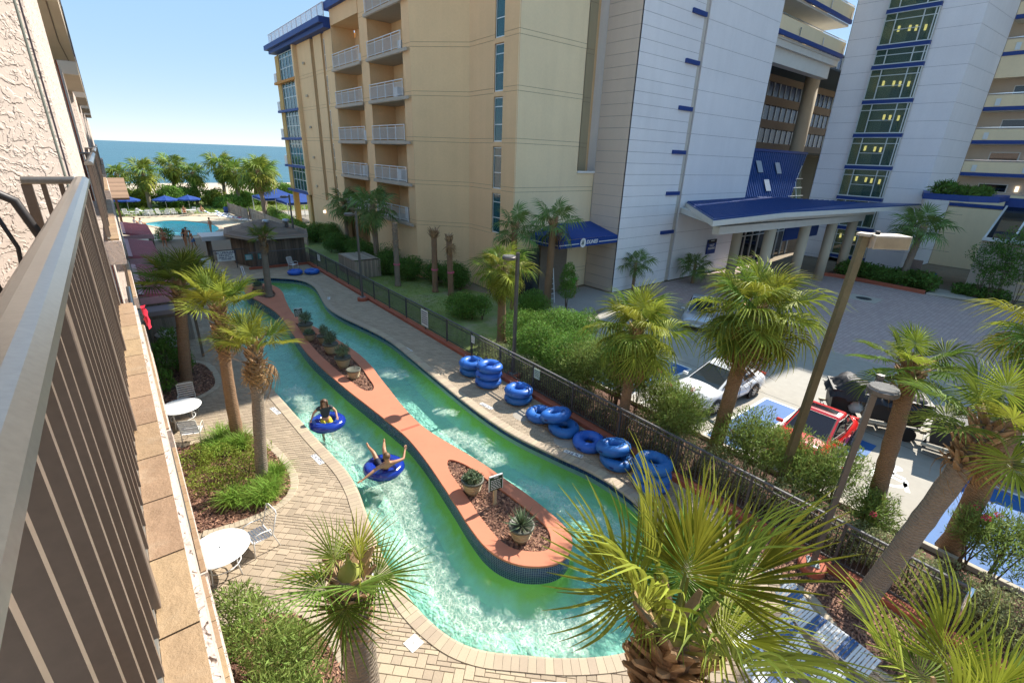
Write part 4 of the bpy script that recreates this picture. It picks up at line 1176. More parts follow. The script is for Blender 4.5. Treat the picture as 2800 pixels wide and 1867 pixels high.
# ---------------------------------------------------------------- porte-cochere
pc = thing('entrance_canopy', 'drive-through entrance canopy with blue ribbed roof and white fascia on columns', 'canopy', (42,17,0))
poly = [(35.3,21.75),(26.6,14.5),(35.8,14.55),(56.7,11.5),(56.9,11.7),(51.4,15.4),(47.5,21.75)]
zt = lambda x, y: 6.25+.02*(x-35)*.3
MB().prism(ccw(poly), lambda x, y: zt(x,y)-.10, zt).build('roof_sheet', blue_roof, pc, world=True)
MB().prism(ccw(offset(ccw(poly), .06)), lambda x, y: zt(x,y)-.42, lambda x, y: zt(x,y)-.101).build('white_fascia', off_white, pc, world=True)
MB().prism(ccw([(34.5,21.7),(29.5,16.0),(36,15.6),(52,13.6),(50,15.8),(46,21.7)]), 5.45, 5.84).build('canopy_soffit', off_white, pc, world=True)
def edge_x(y, left):
    if left: return 35.3-(21.75-y)*(8.7/7.25)
    return 47.5+(21.75-y)*(3.9/6.35)
for i in range(20):
    y = 14.75+i*.36
    xl, xr = edge_x(y, True)+.1, min(edge_x(y, False), 51.4)-.1
    MB().bar((xl,y,zt(xl,y)+.02),(xr,y,zt(xr,y)+.03), .09, .10).build('roof_rib', blue_roof, pc, world=True)
MB().bar((30.2,16.2,5.1),(51.8,14.4,5.1), .5, .5).build('main_beam', off_white, pc, world=True)
for (x, y) in ((37,15.65),(42,15.2),(46.5,14.85),(50.6,14.6)):
    MB().lathe([(.38,0),(.38,4.86)], 20, (x,y,0)).build('column', col_m, pc, world=True, smooth=True)
for (x, y) in ((39,19),(45,19)): MB().lathe([(.38,0),(.38,5.5)], 20, (x,y,0)).build('column', col_m, pc, world=True, smooth=True)
MB().box(43,50,17.0,17.1,3.3,4.6).build('blue_sign_band', blue_trim, pc, world=True)

# ---------------------------------------------------------------- grey elevator tower with glass strip
towb = thing('grey_elevator_tower', 'tall pale grey tower with a green glass lift lobby strip and blue spandrels', 'building', (62,17,0))
ZT = zlines(0, 38, 10.45, 1.45)
wall(towb, (58.4,21.55), (58.4,18.8), ZT, grey_wall, grey_joint)
wall(towb, (58.4,14.95), (58.4,11.9), ZT, grey_wall, grey_joint)
wall(towb, (58.4,11.9), (66.3,11.3), ZT, grey_wall, grey_joint)
wall(towb, (66,21.55), (58.4,21.55), ZT, grey_wall, grey_joint)
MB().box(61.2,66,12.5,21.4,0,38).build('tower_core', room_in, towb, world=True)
MB().box(58.8,61.2,18.9,21.4,0,38).build('tower_core', grey_wall, towb, world=True)
MB().box(58.8,61.2,12.3,14.9,0,38).build('tower_core', grey_wall, towb, world=True)
bands = [.4,3.3,6.2,9.1,11.99,14.9,17.8,19.42,22.25,25.15,28.05,30.95,33.85,36.75]
for k, z in enumerate(bands[:-1]):
    z1 = bands[k+1]
    b = MB().box(58.0,58.4,14.9,18.85,z,z+.33).build('blue_spandrel', blue_trim, towb, world=True)
    for zz in (z-.05, z+.33): MB().box(57.96,58.4,14.88,18.87,zz,zz+.05).build('trim', alu, b, world=True)
    MB().box(58.35,61.2,14.9,18.85,z+.0,z+.3).build('lobby_floor', room_in, towb, world=True)
    w = MB().box(58.08,58.12,14.95,18.8,z+.38,z+.43).build('lobby_window', alu, towb, world=True)
    ys = [18.78,17.95,15.95,15.15,14.95]
    for y in ys: MB().box(58.04,58.16,y-.04,y+.04,z+.4,z1-.05).build('mullion', alu, w, world=True)
    hs = [z1-.5] if z1-z < 2 else [z1-.55]
    for h in hs: MB().box(58.05,58.14,14.95,18.8,h-.03,h+.03).build('transom', alu, w, world=True)
    if z1-z > 2: MB().box(58.05,58.14,15.95,17.95,z+1.45,z+1.5).build('transom', alu, w, world=True)
    for a, c in zip(ys, ys[1:]):
        MB().box(58.09,58.10,c+.04,a-.04,z+.43,z1-.05).build('pane', g_green, w, world=True)
    if z1-z > 2:
        for i, y in enumerate((18.2,17.35,16.85,16.15)):
            if (k*3+i) % 7 == 5: continue
            MB().box(60.2,60.35,y-.08,y+.08,z+1.75-.06*i,z+2.2-.06*i).build('lobby_lamp', lamp_y, towb, world=True)
        MB().box(60.9,61.1,16.3,17.6,z+.3,z+1.9).build('lift_door', mat('lift_door', (.05,.055,.05), .5), towb, world=True)
# beige block with planter in front
blk = thing('planter_block', 'beige service block with a blue-rimmed roof planter in front of the grey tower', 'building', (53,9,0))
bp = [(58.4,11.9),(51.6,10.35),(51.6,7.75),(53.2,6.4),(58.4,6.4)]
MB().prism(ccw(bp), 0, 7.05).build('wall', taupe_wall, blk, world=True)
MB().prism(ccw(offset(ccw(bp), .22)), 7.05, 7.5).build('planter_rim', blue_trim, blk, world=True)
for z in (1.7,3.15,4.6,6.05): MB().box(51.585,51.59,7.75,10.3,z,z+.02).build('joint', joint_m, blk, world=True)
MB().box(51.54,51.6,9.1,10.1,.0,2.2).build('service_door', mat('taupe_door', (.22,.17,.15), .6), blk, world=True)
MB().lathe([(0,.02),(.26,.02),(.28,.06),(.2,.12),(0,.14)], 20, (0,0,0)).build('round_lamp', lamp_y, blk, world=True)
o = blk.children[-1]; o.rotation_euler = (0, -math.pi/2, 0); o.location = Vector((51.58,8.6,2.3))-blk.location
MB().box(51.54,51.6,7.98,8.18,1.1,1.35).build('blue_notice', blue_trim, blk, world=True)
# glazed lean-to beside it
gl = thing('glazed_lean_to', 'sloping dark glass lean-to with white bars beside the planter block', 'skylight', (55,4,0))
MB().add([(53.3,6.2,4.4),(53.3,-6,4.4),(58.5,-6,6.6),(58.5,6.2,6.6)], [(0,1,2,3)]).build('sloping_glass', g_dark, gl, world=True)
MB().box(58.5,58.8,-6,6.4,6.3,7.3).build('blue_fascia', blue_trim, gl, world=True)
for y in (6.2,4.6,3.0,1.4,-.2): MB().bar((53.25,y,4.42),(58.5,y,6.64), .12).build('glazing_bar', white_paint, gl, world=True)
MB().box(53.1,53.4,-6,6.3,4.2,4.45).build('gutter', white_paint, gl, world=True)
MB().box(53.4,58.4,-6,6.3,0,4.2).build('wall', taupe_wall, gl, world=True)
# ---------------------------------------------------------------- balcony block at the right edge
rb = thing('cream_balcony_block', 'cream walkway-balcony block with blue stripes at the right edge', 'building', (70,0,0))
for z in (5.97,8.87,11.77,14.67,19.2,22.1,25,27.9,30.8,33.7,36.6):
    MB().box(66.25,66.6,-40,11.25,z,z+.32).build('blue_stripe', blue_trim, rb, world=True)
    hgt = 1.3 if z != 14.67 else 1.3
    MB().box(66.3,66.55,-40,11.25,z+.32,z+hgt).build('parapet', cream_wall, rb, world=True)
    if z == 14.67: MB().box(66.3,66.55,-40,11.25,17.4,19.2).build('parapet', cream_wall, rb, world=True)
    MB().box(66.35,66.42,-40,11.25,z+hgt+.12,z+hgt+.18).build('handrail', steel, rb, world=True)
    MB().box(66.55,68.2,-40,11.25,z-.05,z+.2).build('walkway_slab', off_white, rb, world=True)
    for i, y in enumerate((8.8,5.2,1.6,-2,-5.6)):
        MB().box(68.12,68.18,y-1.1,y+1.1,z+1.45,z+2.25).build('window', white_paint, rb, world=True)
        MB().box(68.09,68.12,y-1.0,y+1.0,z+1.53,z+2.17).build('pane', g_dark, rb, world=True)
        MB().box(68.06,68.16,y-1.9,y-1.65,z+1.6,z+2.1).build('wall_lamp', lamp_w, rb, world=True)
        MB().box(66.22,66.3,y+1.4,y+1.75,z+.4,z+1.0).build('parapet_slot', alu, rb, world=True)
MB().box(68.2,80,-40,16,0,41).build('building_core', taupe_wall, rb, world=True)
MB().box(66.3,66.6,-40,11.25,0,5.9).build('parapet', cream_wall, rb, world=True)

# ---------------------------------------------------------------- blue entrance awning with the resort's name
aw = thing('entrance_awning', 'royal blue canvas awning with white DUNES lettering over the tan building entrance', 'awning', (24,23,0))
A, B2, Cc, Dd = (21.5,21.9), (27.2,21.75), (27.28,24.5), (21.5,24.5)
zf0, zf1, zb_ = 3.72, 4.22, 4.85
top = MB().add([(A[0],A[1],zf1),(B2[0],B2[1],zf1),(Cc[0],Cc[1],zb_),(Dd[0]+2,Dd[1],zb_),(Dd[0],Dd[1],4.3)], [(0,1,2,3),(0,3,4)]).build('canvas_top', blue_cloth, aw, world=True)
MB().box(A[0],B2[0],21.72,21.76,zf0,zf1).build('front_valance', blue_cloth, aw, world=True)
MB().box(A[0]-.04,A[0],21.72,24.5,zf0,zf1+.1).build('side_valance', blue_cloth, aw, world=True)
MB().box(A[0],23.3,21.705,21.718,3.9,3.95).build('white_stripe', white_paint, aw, world=True)
MB().box(25.25,B2[0],21.705,21.718,3.9,3.95).build('white_stripe', white_paint, aw, world=True)
MB().box(A[0]-.055,A[0]-.042,21.8,24.4,3.9,3.95).build('white_stripe', white_paint, aw, world=True)
def text(body, size, loc, rot, m, parent=None, name='lettering', ext=.004, align='CENTER', shear=0):
    cu = bpy.data.curves.new(name, 'FONT'); cu.body = body; cu.size = size; cu.extrude = ext
    cu.align_x = align; cu.align_y = 'CENTER'; cu.shear = shear; cu.space_line = .95; cu.offset = size*.028
    tmp = bpy.data.objects.new('tmp_text', cu); COL.objects.link(tmp)
    me = bpy.data.meshes.new_from_object(tmp)
    bpy.data.objects.remove(tmp)
    me.materials.clear(); me.materials.append(m)
    o = bpy.data.objects.new(name, me); COL.objects.link(o)
    o.location = loc; o.rotation_euler = rot
    if parent is not None:
        o.parent = parent; o.location = Vector(loc)-root_loc(parent)
    return o
text('DUNES', .34, (24.55,21.712,3.97), (math.pi/2,0,0), white_paint, aw, 'lettering', shear=.25)
lg = MB()
lg.lathe([(0,0),(.27,0),(.27,.008),(0,.008)], 24, sy=1.15)
o = lg.build('emblem_disc', white_paint, aw); o.rotation_euler = (math.pi/2,0,0); o.location = Vector((23.68,21.712,3.96))-aw.location
em = MB()
for k in range(7):
    a = RAD(70+25*k); em.bar((.02,-.12,.012),(.02+.2*math.cos(a),-.12+.33*abs(math.sin(a)),.012), .028, .004)
o = em.build('emblem_palm', mat('emblem_green', (.03,.08,.05), .6), aw); o.rotation_euler = (math.pi/2,0,0); o.location = Vector((23.68,21.712,3.96))-aw.location
# notice board on the grey tower
nb = thing('valet_notice', 'blue notice board reading VALET PARKING on the grey tower wall', 'sign', (40.2,21.7,1.7))
MB().box(39.5,40.9,21.66,21.74,1.7,2.95).build('board', blue_trim, nb, world=True)
MB().box(39.5,40.9,21.650,21.658,2.62,2.95).build('dark_header', black_m, nb, world=True)
MB().box(39.95,40.5,21.64,21.649,2.82,2.88).build('header_bar', white_paint, nb, world=True)
text('VALET\nPARKING', .27, (40.2,21.65,2.3), (math.pi/2,0,0), ink_w, nb)
# ================================================================ FURNITURE PROTOTYPES
def make_chair(name, label, strap, group=None):
    t = thing(name, label, 'chair', group=group)
    fr = white_paint if strap is not strap_k else mat('cream_tube', (.58,.55,.48), .5)
    for s in (-1, 1):
        MB().tube([(s*.27,.28,0),(s*.27,.25,.40),(s*.27,.24,.62),(s*.27,.05,.64),(s*.27,-.16,.60),(s*.26,-.20,.42)], .014, 6).build('arm', fr, t, smooth=True)
        MB().tube([(s*.26,-.32,0),(s*.26,-.20,.42),(s*.25,-.26,.62),(s*.25,-.36,.95)], .014, 6).build('leg', fr, t, smooth=True)
    MB().tube([(-.25,-.36,.95),(-.18,-.38,.985),(.18,-.38,.985),(.25,-.36,.95)], .014, 6).build('back_top', fr, t, smooth=True)
    MB().tube([(-.26,.25,.42),(.26,.25,.42)], .013, 6).build('front_bar', fr, t)
    s0 = None
    for i in range(7):
        if s0 is None: s0 = MB().box(-.265,.265,-.026,.026,-.003,.003).build('strap', strap if i % 2 else strap_w, t); o = s0
        else: o = link('strap', s0.data, t)
        o.location = (0,.22-.066*i,.425-.004*i)
    for i in range(7):
        o = link('strap', s0.data, t); f = i/6
        o.location = (0,-.215-.02-.13*f,.48+.46*f); o.rotation_euler = (RAD(72),0,0)
    return t
def make_lounger(name, label, group=None, back=32, straps=(26, 0)):
    t = thing(name, label, 'sun lounger', group=group)
    cb = math.cos(RAD(back)); sb = math.sin(RAD(back))
    def pt(s):     # s metres from foot
        if s < 1.25: return (s-.95, .34+.03*math.sin(s*2.5))
        e = s-1.25; return (.30+e*cb, .342+e*sb)
    for sx in (-1, 1):
        MB().tube([(sx*.31, pt(s)[0], pt(s)[1]) for s in (0,.3,.6,.9,1.25,1.55,1.95)], .016, 6).build('side_rail', white_paint, t, smooth=True)
        MB().tube([(sx*.31,-.62,.33),(sx*.33,-.72,.16),(sx*.33,-.52,.015),(sx*.33,.28,.015),(sx*.33,.50,.18),(sx*.31,.42,.40)], .015, 6).build('leg_frame', white_paint, t, smooth=True)
    sw = sbm = None
    n = 30
    for i in range(n):
        s = .03+1.9*i/(n-1)
        blue = i % 9 in (6, 7, 8)
        if blue:
            if sbm is None: sbm = MB().box(-.315,.315,-.024,.024,-.003,.003).build('strap', strap_b, t); o = sbm
            else: o = link('strap', sbm.data, t)
        else:
            if sw is None: sw = MB().box(-.315,.315,-.024,.024,-.003,.003).build('strap', strap_w, t); o = sw
            else: o = link('strap', sw.data, t)
        y, z = pt(s); o.location = (0, y, z+.017); o.rotation_euler = (RAD(back) if s > 1.25 else 0, 0, 0)
    return t
def make_table(name, label, group=None):
    t = thing(name, label, 'table', group=group)
    MB().lathe([(.02,.70),(.60,.70),(.615,.715),(.60,.73),(.02,.73)], 40).build('table_top', mat('white_fibreglass', (.80,.80,.78), .35, var=((3,.03),)), t, smooth=False)
    MB().lathe([(0,.728),(.022,.728),(.022,.733),(0,.733)], 12).build('umbrella_hole', black_m, t)
    for k in range(4):
        a = math.pi/4+k*math.pi/2; c, s = math.cos(a), math.sin(a)
        MB().tube([(c*.42,s*.42,0),(c*.36,s*.36,.35),(c*.40,s*.40,.70)], .016, 6).build('leg', white_paint, t, smooth=True)
    MB().tube([(.37*math.cos(a),.37*math.sin(a),.3) for a in np.linspace(0,2*math.pi,17)], .012, 6, caps=False).build('leg_ring', white_paint, t, smooth=True)
    return t
tb = make_table('patio_table', 'large round white patio table by the near planting bed', 'round white patio tables')
tb.location = (.27,10.45,0)
tb2 = dup(tb, None, (.36,18.35,0), label='round white patio table farther off, beside the mulch bed with the tall palm')
ch = make_chair('patio_chair', 'strap chair with blue stripes beside the near round white table', strap_b, 'strap patio chairs')
ch.location = (1.12,10.75,0); ch.rotation_euler = (0,0,RAD(102))
ck = make_chair('patio_chair', 'dark strap chair on the far side of the farther round table', strap_k, 'strap patio chairs')
ck.location = (.62,19.35,0); ck.rotation_euler = (0,0,RAD(175))
dup(ck, None, (.48,16.95,0), RAD(-20), 'dark strap chair on the near side of the farther round table')
wc = dup(ch, None, (10.2,40.5,0), RAD(-150), 'white strap chair standing by the two blue tubes at the far fence corner')
# sun loungers in the near right corner
lg = make_lounger('sun_lounger', 'white and blue strap sun lounger next to the near right planting bed', 'strap sun loungers near the fence')
lg.location = (9.55,1.25,0); lg.rotation_euler = (0,0,RAD(-6))
dup(lg, None, (8.6,.95,0), RAD(-4), 'middle white and blue strap sun lounger of the three at the lower right')
dup(lg, None, (7.65,1.25,0), RAD(-3), 'white and blue strap sun lounger nearest the river end')

# ================================================================ POOL TERRACE
k = 0
far = [(.9,81,200),(1.9,80.6,140),(2.9,79.4,150),(3.5,79.2,190),(4.4,80,215),(5.2,79.4,160),(6.0,79.6,200),(7.1,79.3,180),(8.3,80.6,150),(9.1,79.2,215)]
names = ['leftmost','second','third','fourth','fifth','sixth','seventh','eighth','ninth','tenth']
for i, (x, y, a) in enumerate(far):
    dup(ch, None, (x,y,-.01), RAD(a), 'white strap chair behind the pool, %s from the left in the row' % names[i])
for i, (x, y, a) in enumerate([(1.4,83.5,80),(3.0,83.8,75),(4.6,83.2,85),(10.2,78.3,70),(11.4,77.6,60),(10.9,74.6,62),(11.4,73.6,62),(11.8,72.4,62),(12.2,71.2,62),(12.4,70.0,62)]):
    dup(lg, None, (x,y,-.01), RAD(a), 'white strap lounger on the pool terrace, %s from the pavilion side' % names[i])
tb3 = dup(tb, None, (7.9,79.9,0), label='round white table among the chairs behind the pool')
def umbrella(x, y, label, r=1.5, h=2.45):
    t = thing('pool_umbrella', label, 'umbrella', (x,y,0), group='blue pool umbrellas')
    MB().tube([(0,0,0),(0,0,h+.1)], .025, 8).build('pole', alu, t)
    MB().lathe([(.3,0),(.3,.08),(.06,.14),(0,.14)], 16).build('base', kerb_m, t)
    for k in range(8):
        a0, a1 = k*math.pi/4, (k+1)*math.pi/4
        P = lambda rr, a, z: (rr*math.cos(a), rr*math.sin(a), z)
        am = (a0+a1)/2
        MB().add([(0,0,h),P(r*.5,a0,h-.24),P(r*.5*.97,am,h-.28),P(r*.5,a1,h-.24),P(r,a0,h-.5),P(r*.93,am,h-.54),P(r,a1,h-.5),P(r,a0,h-.66),P(r*.93,am,h-.70),P(r,a1,h-.66)],
                 [(0,1,2),(0,2,3),(1,4,5,2),(2,5,6,3),(4,7,8,5),(5,8,9,6)]).build('canopy_panel', blue_cloth, t)
umbrella(5.5,82.5,'left blue umbrella of the open pair behind the pool'); umbrella(8.2,82.8,'right blue umbrella of the open pair behind the pool'); umbrella(1.3,83.0,'blue umbrella half hidden behind the shingle pavilion')
# canvas tents beside the resort
def tent(x, y, label, w=5.2):
    t = thing('canopy_tent', label, 'tent', (x,y,0), group='blue canopy tents')
    h = w/2
    P = [(-h,-h),(h,-h),(h,h),(-h,h)]
    for k in range(4):
        a, b = P[k], P[(k+1)%4]; m = ((a[0]+b[0])/2,(a[1]+b[1])/2)
        MB().add([(0,0,3.7),(a[0]*.5,a[1]*.5,3.05),(b[0]*.5,b[1]*.5,3.05),(*a,2.6),(*m,2.66),(*b,2.6)], [(0,1,2),(1,3,4),(1,4,2),(2,4,5)]).build('roof_panel', blue_cloth, t)
        MB().add([(*a,2.6),(*m,2.66),(*b,2.6),(*a,2.3),(*m,2.4),(*b,2.3)], [(0,3,4,1),(1,4,5,2)]).build('valance', blue_cloth, t)
        MB().bar((*a,2.3),(*b,2.3), .05, .05).build('trim', white_paint, t)
        MB().tube([(*a,0),(*a,2.6)], .05, 8).build('post', alu, t)
tent(18.2,75.5,'left blue canopy tent beyond the tan building',5.4); tent(19.8,69.0,'right blue canopy tent touching the tan building corner',5.6)
struct(MB().box(15,24,64.5,80,-.016,-.012).build('paved_court', conc_m))
wf = thing('white_picket_fence', 'low white picket fence under the blue canopy tents', 'fence', (17,66,0))
for i in range(46): MB().box(-.02,.02,-.04,.04,0,1.1).build('picket', rail_white, wf, loc=(i*.14,.3,0))
for z in (.3,.9): MB().box(0,6.4,.3,.34,z,z+.06).build('rail', rail_white, wf)
wf2 = dup(wf, None, (55.9,6.2,0), RAD(-72), 'white metal slat fence behind the small tree at the right')
# weathered timber fences beside the pool
def timber_fence(p, q, label, h=1.5):
    M, L = frame2(p, q); t = thing('timber_fence', label, 'fence', (p[0],p[1],0), group='timber fences by the pool')
    pl = MB().box(-.065,.065,-.012,.012,.04,h).build('board', wood_l, t); n = int(L/.15); a = math.atan2(q[1]-p[1], q[0]-p[0])
    for i in range(n):
        o = pl if i == 0 else link('board', pl.data, t)
        o.location = ((q[0]-p[0])*i/n,(q[1]-p[1])*i/n,0); o.rotation_euler = (0,0,a)
    for z in (.35,1.2): MB().bar((0,0,z),(q[0]-p[0],q[1]-p[1],z), .04, .09).build('rail', wood_l, t)
    for k in range(4):
        f = k/3; MB().box(-.06,.06,-.06,.06,0,h+.1).build('post', wood_l, t, loc=((q[0]-p[0])*f,(q[1]-p[1])*f,0))
timber_fence((12.6,80.4),(13.3,71.5),'weathered timber fence behind the row of pool loungers'); timber_fence((13.6,72.0),(14.4,50.5),'long weathered timber fence running beside the palm and hedge',1.6)
# blue bin
t = thing('blue_barrel', 'blue plastic barrel at the corner of the pool terrace', 'barrel', (12.2,80.2,0))
MB().lathe([(.26,0),(.29,.1),(.30,.45),(.29,.85),(.24,.92),(0,.92)], 20).build('drum', mat('barrel_blue', (.03,.07,.22), .5), t, smooth=True)
MB().lathe([(.31,.28),(.32,.31),(.31,.34)], 20).build('hoop', black_m, t)

# ================================================================ POOL BAR HUT
hut = thing('pool_bar_hut', 'dark plank bar hut with grey shingle hip roof between pool and lazy river', 'hut', (9.6,44.8,0))
HP = [(8.0,42.25),(11.75,42.25),(12.1,44.2),(11.7,48.2),(7.3,48.2),(6.9,45.0)]
MB().prism(ccw(HP), 0, 2.35).build('inner_wall', dark_in, hut, world=True)
bd = None
HPc = ccw(HP)
for i in range(len(HPc)):
    p, q = HPc[i], HPc[(i+1)%len(HPc)]
    L = math.hypot(q[0]-p[0], q[1]-p[1]); n = int(L/.21); a = math.atan2(q[1]-p[1], q[0]-p[0]); nx, ny = math.sin(a), -math.cos(a)
    if p[1] > 47 and q[1] > 47: continue
    for j in range(n):
        f = (j+.5)/n
        if bd is None: bd = MB().box(-.10,.10,-.015,.015,.02,2.3).build('wall_board', wood_d, hut); o = bd
        else: o = link('wall_board', bd.data, hut)
        o.location = Vector((p[0]+(q[0]-p[0])*f+nx*(.02+.02*(j%2)), p[1]+(q[1]-p[1])*f+ny*(.02+.02*(j%2)), 0))-hut.location; o.rotation_euler = (0,0,a)
EV = offset(HPc, .55)
apex = (9.6,45.6)
for c in range(14):
    f0, f1 = c/14, (c+1.25)/14; z0, z1 = 2.45+1.0*f0+.02, 2.45+1.0*min(f1, 1)
    mb = MB()
    for i in range(len(EV)):
        p, q = EV[i], EV[(i+1)%len(EV)]
        def lerp(u, f): return (u[0]+(apex[0]-u[0])*f, u[1]+(apex[1]-u[1])*f)
        a, b, d, e = lerp(p, f0), lerp(q, f0), lerp(q, min(f1,1)), lerp(p, min(f1,1))
        mb.add([(*a,z0),(*b,z0),(*d,z1),(*e,z1),(*a,z0-.025),(*b,z0-.025)], [(0,1,2,3),(4,5,1,0)])
    mb.build('shingle_course', shingle_g, hut, world=True)
MB().prism(EV, 2.28, 2.44).build('fascia', mat('grey_fascia', (.36,.31,.25), .8), hut, world=True)
for (x, y) in ((9.4,43.8),(10.9,43.6)):
    v = MB().lathe([(.15,2.6),(.15,3.35),(.28,3.36),(.30,3.45),(.26,3.58),(0,3.60)], 18, (x,y,0)).build('roof_vent', mat('galvanised', (.36,.39,.42), .45, metal=.6, var=((3,.15),)), hut, world=True, smooth=True)
MB().box(4.95,7.9,46.3,48.7,1.98,2.12).build('lean_to_roof', mat('pale_grey_metal', (.50,.50,.49), .6, var=((1,.1),)), hut, world=True)
MB().box(4.95,7.9,46.25,46.3,1.78,2.13).build('lean_to_fascia', MATS['pale_grey_metal'], hut, world=True)
for (x, y) in ((5.5,46.6),(7.2,46.5),(5.5,48.3)): MB().box(x-.09,x+.09,y-.09,y+.09,0,2.0).build('lean_to_post', wood_d, hut, world=True)
MB().bar((7.2,46.5,1.3),(7.75,46.5,1.95), .1).build('brace', wood_l, hut, world=True)
for (x0, x1) in ((7.15,7.7),(8.1,8.75)):
    t = MB().box(x0,x1,42.16,42.185,.75,1.2).build('teal_notice', mat('teal_sign', (.03,.22,.22), .6), hut, world=True)
    for i in range(4): MB().box(x0+.06,x1-.06,42.150,42.158,.82+.09*i,.855+.09*i).build('notice_line', ink_w, t, world=True)
# lifeguard notice
ls = thing('lifeguard_notice', 'white board reading NO LIFEGUARD ON DUTY on the dark rail by the bar hut', 'sign', (6.0,43.2,0))
MB().box(5.4,6.62,43.19,43.22,.62,1.40).build('board', sign_w, ls, world=True)
text('NO LIFEGUARD\nON DUTY', .21, (6.01,43.185,1.18), (math.pi/2,0,0), ink, ls)
text('SWIM AT YOUR\nOWN RISK', .145, (6.01,43.185,.83), (math.pi/2,0,0), ink, ls)
for x in (5.1,6.7): MB().box(x-.03,x+.03,43.23,43.29,0,1.5).build('post', fence_m, ls, world=True)
MB().box(5.0,7.4,43.23,43.29,1.44,1.5).build('rail', fence_m, ls, world=True)
gt = thing('pool_gate', 'pale sign panel in a black gate frame left of the lifeguard board', 'gate', (4.6,43.3,0))
for x in (4.1,5.0): MB().box(x-.03,x+.03,43.2,43.26,0,1.15).build('post', fence_m, gt, world=True)
MB().box(4.1,5.0,43.2,43.26,1.09,1.15).build('rail', fence_m, gt, world=True)
MB().box(4.3,4.9,43.17,43.2,.1,1.0).build('panel', sign_w, gt, world=True)
# stainless handrails at the head of the river
for k, (x, y, lb) in enumerate(((5.0,38.9,'left steel handrail at the head of the lazy river'),(6.3,39.4,'right steel handrail at the head of the lazy river'))):
    t = thing('river_handrail', lb, 'handrail', (x,y,0), group='steel river handrails')
    for s in (0, .12): MB().tube([(s,.3,-.01),(s,.25,.75),(s,.12,.88),(s,-.05,.85),(s,-1.0,-.3)], .022, 8).build('rail', steel, t, smooth=True)
# ================================================================ PALMS AND PLANTS
def frond_mesh(name, nb, spread, seed, m, fold=True, segs=5, pet=.75, droop=.35, stiff=0, width=1.0, ragged=.12, rib=.30):
    """fan leaf of unit blade length: stalk along +Y, blades fanning round its end"""
    r = random.Random(seed); V = []; F = []; MI = []
    def add(vs, fs, mi):
        n = len(V); V.extend(vs); F.extend([tuple(i+n for i in f) for f in fs]); MI.extend([mi]*len(fs))
    # stalk: slightly curved, flat-topped
    w = .018
    pts = [(0, pet*t, -.10*t*t*pet) for t in (0,.33,.66,1)]
    for a, b in zip(pts, pts[1:]):
        add([(-w,a[1],a[2]),(w,a[1],a[2]),(w*.8,b[1],b[2]),(-w*.8,b[1],b[2]),(0,a[1],a[2]-w*1.4),(0,b[1],b[2]-w*1.2)], [(0,1,2,3),(1,4,5,2),(4,0,3,5)], 1)
    hy, hz = pet, -.10*pet
    da = spread/nb
    for k in range(nb):
        a = -spread/2+da*(k+.5)+r.uniform(-.25,.25)*da
        u = abs(a)/(spread/2)
        # blades spring from the arching midrib
        rr = rib*(1-u)**1.3
        ox, oy, oz = 0, hy+rr*.8, hz-rr*rr*1.3
        L = (1.0-.34*u**2-rr*.45)*r.uniform(1-ragged, 1+ragged*.4)
        dx, dy = math.sin(a), math.cos(a)
        lift = .16*(1-math.cos(2*a))*.5+r.uniform(-.05,.05)
        dr = droop*r.uniform(.6,1.5); prev = None; rows = []
        twist = r.uniform(-.2,.2)
        for s in range(segs+1):
            t = (s/segs)**.9
            d = L*t
            z = oz+lift*d-dr*max(0, t-.35)**2*1.6*L-stiff*0
            if t > .7: z -= dr*(t-.7)*.9*L
            half = min(d*math.tan(da*.55), .036*width)*(1-max(0, t-.45)/.56)**.8+.0012
            fx = ox+dx*d; fy = oy+dy*d
            px, py = -dy*-1, -dx  # perpendicular in plane
            px, py = dy, -dx
            fz = half*.55 if fold else 0
            rows.append(((fx-px*half, fy-py*half, z+fz+twist*half),(fx, fy, z-fz*.6),(fx+px*half, fy+py*half, z+fz-twist*half)))
        vs = [p for q in rows for p in q]; fs = []
        for s in range(segs):
            for c in (0, 1): fs.append((s*3+c, s*3+c+1, (s+1)*3+c+1, (s+1)*3+c))
        add(vs, fs, 0)
    me = bpy.data.meshes.new(name); me.from_pydata(V, [], F)
    me.materials.append(m); me.materials.append(stalk_m)
    me.polygons.foreach_set('material_index', MI); me.update()
    return me
FR = {}
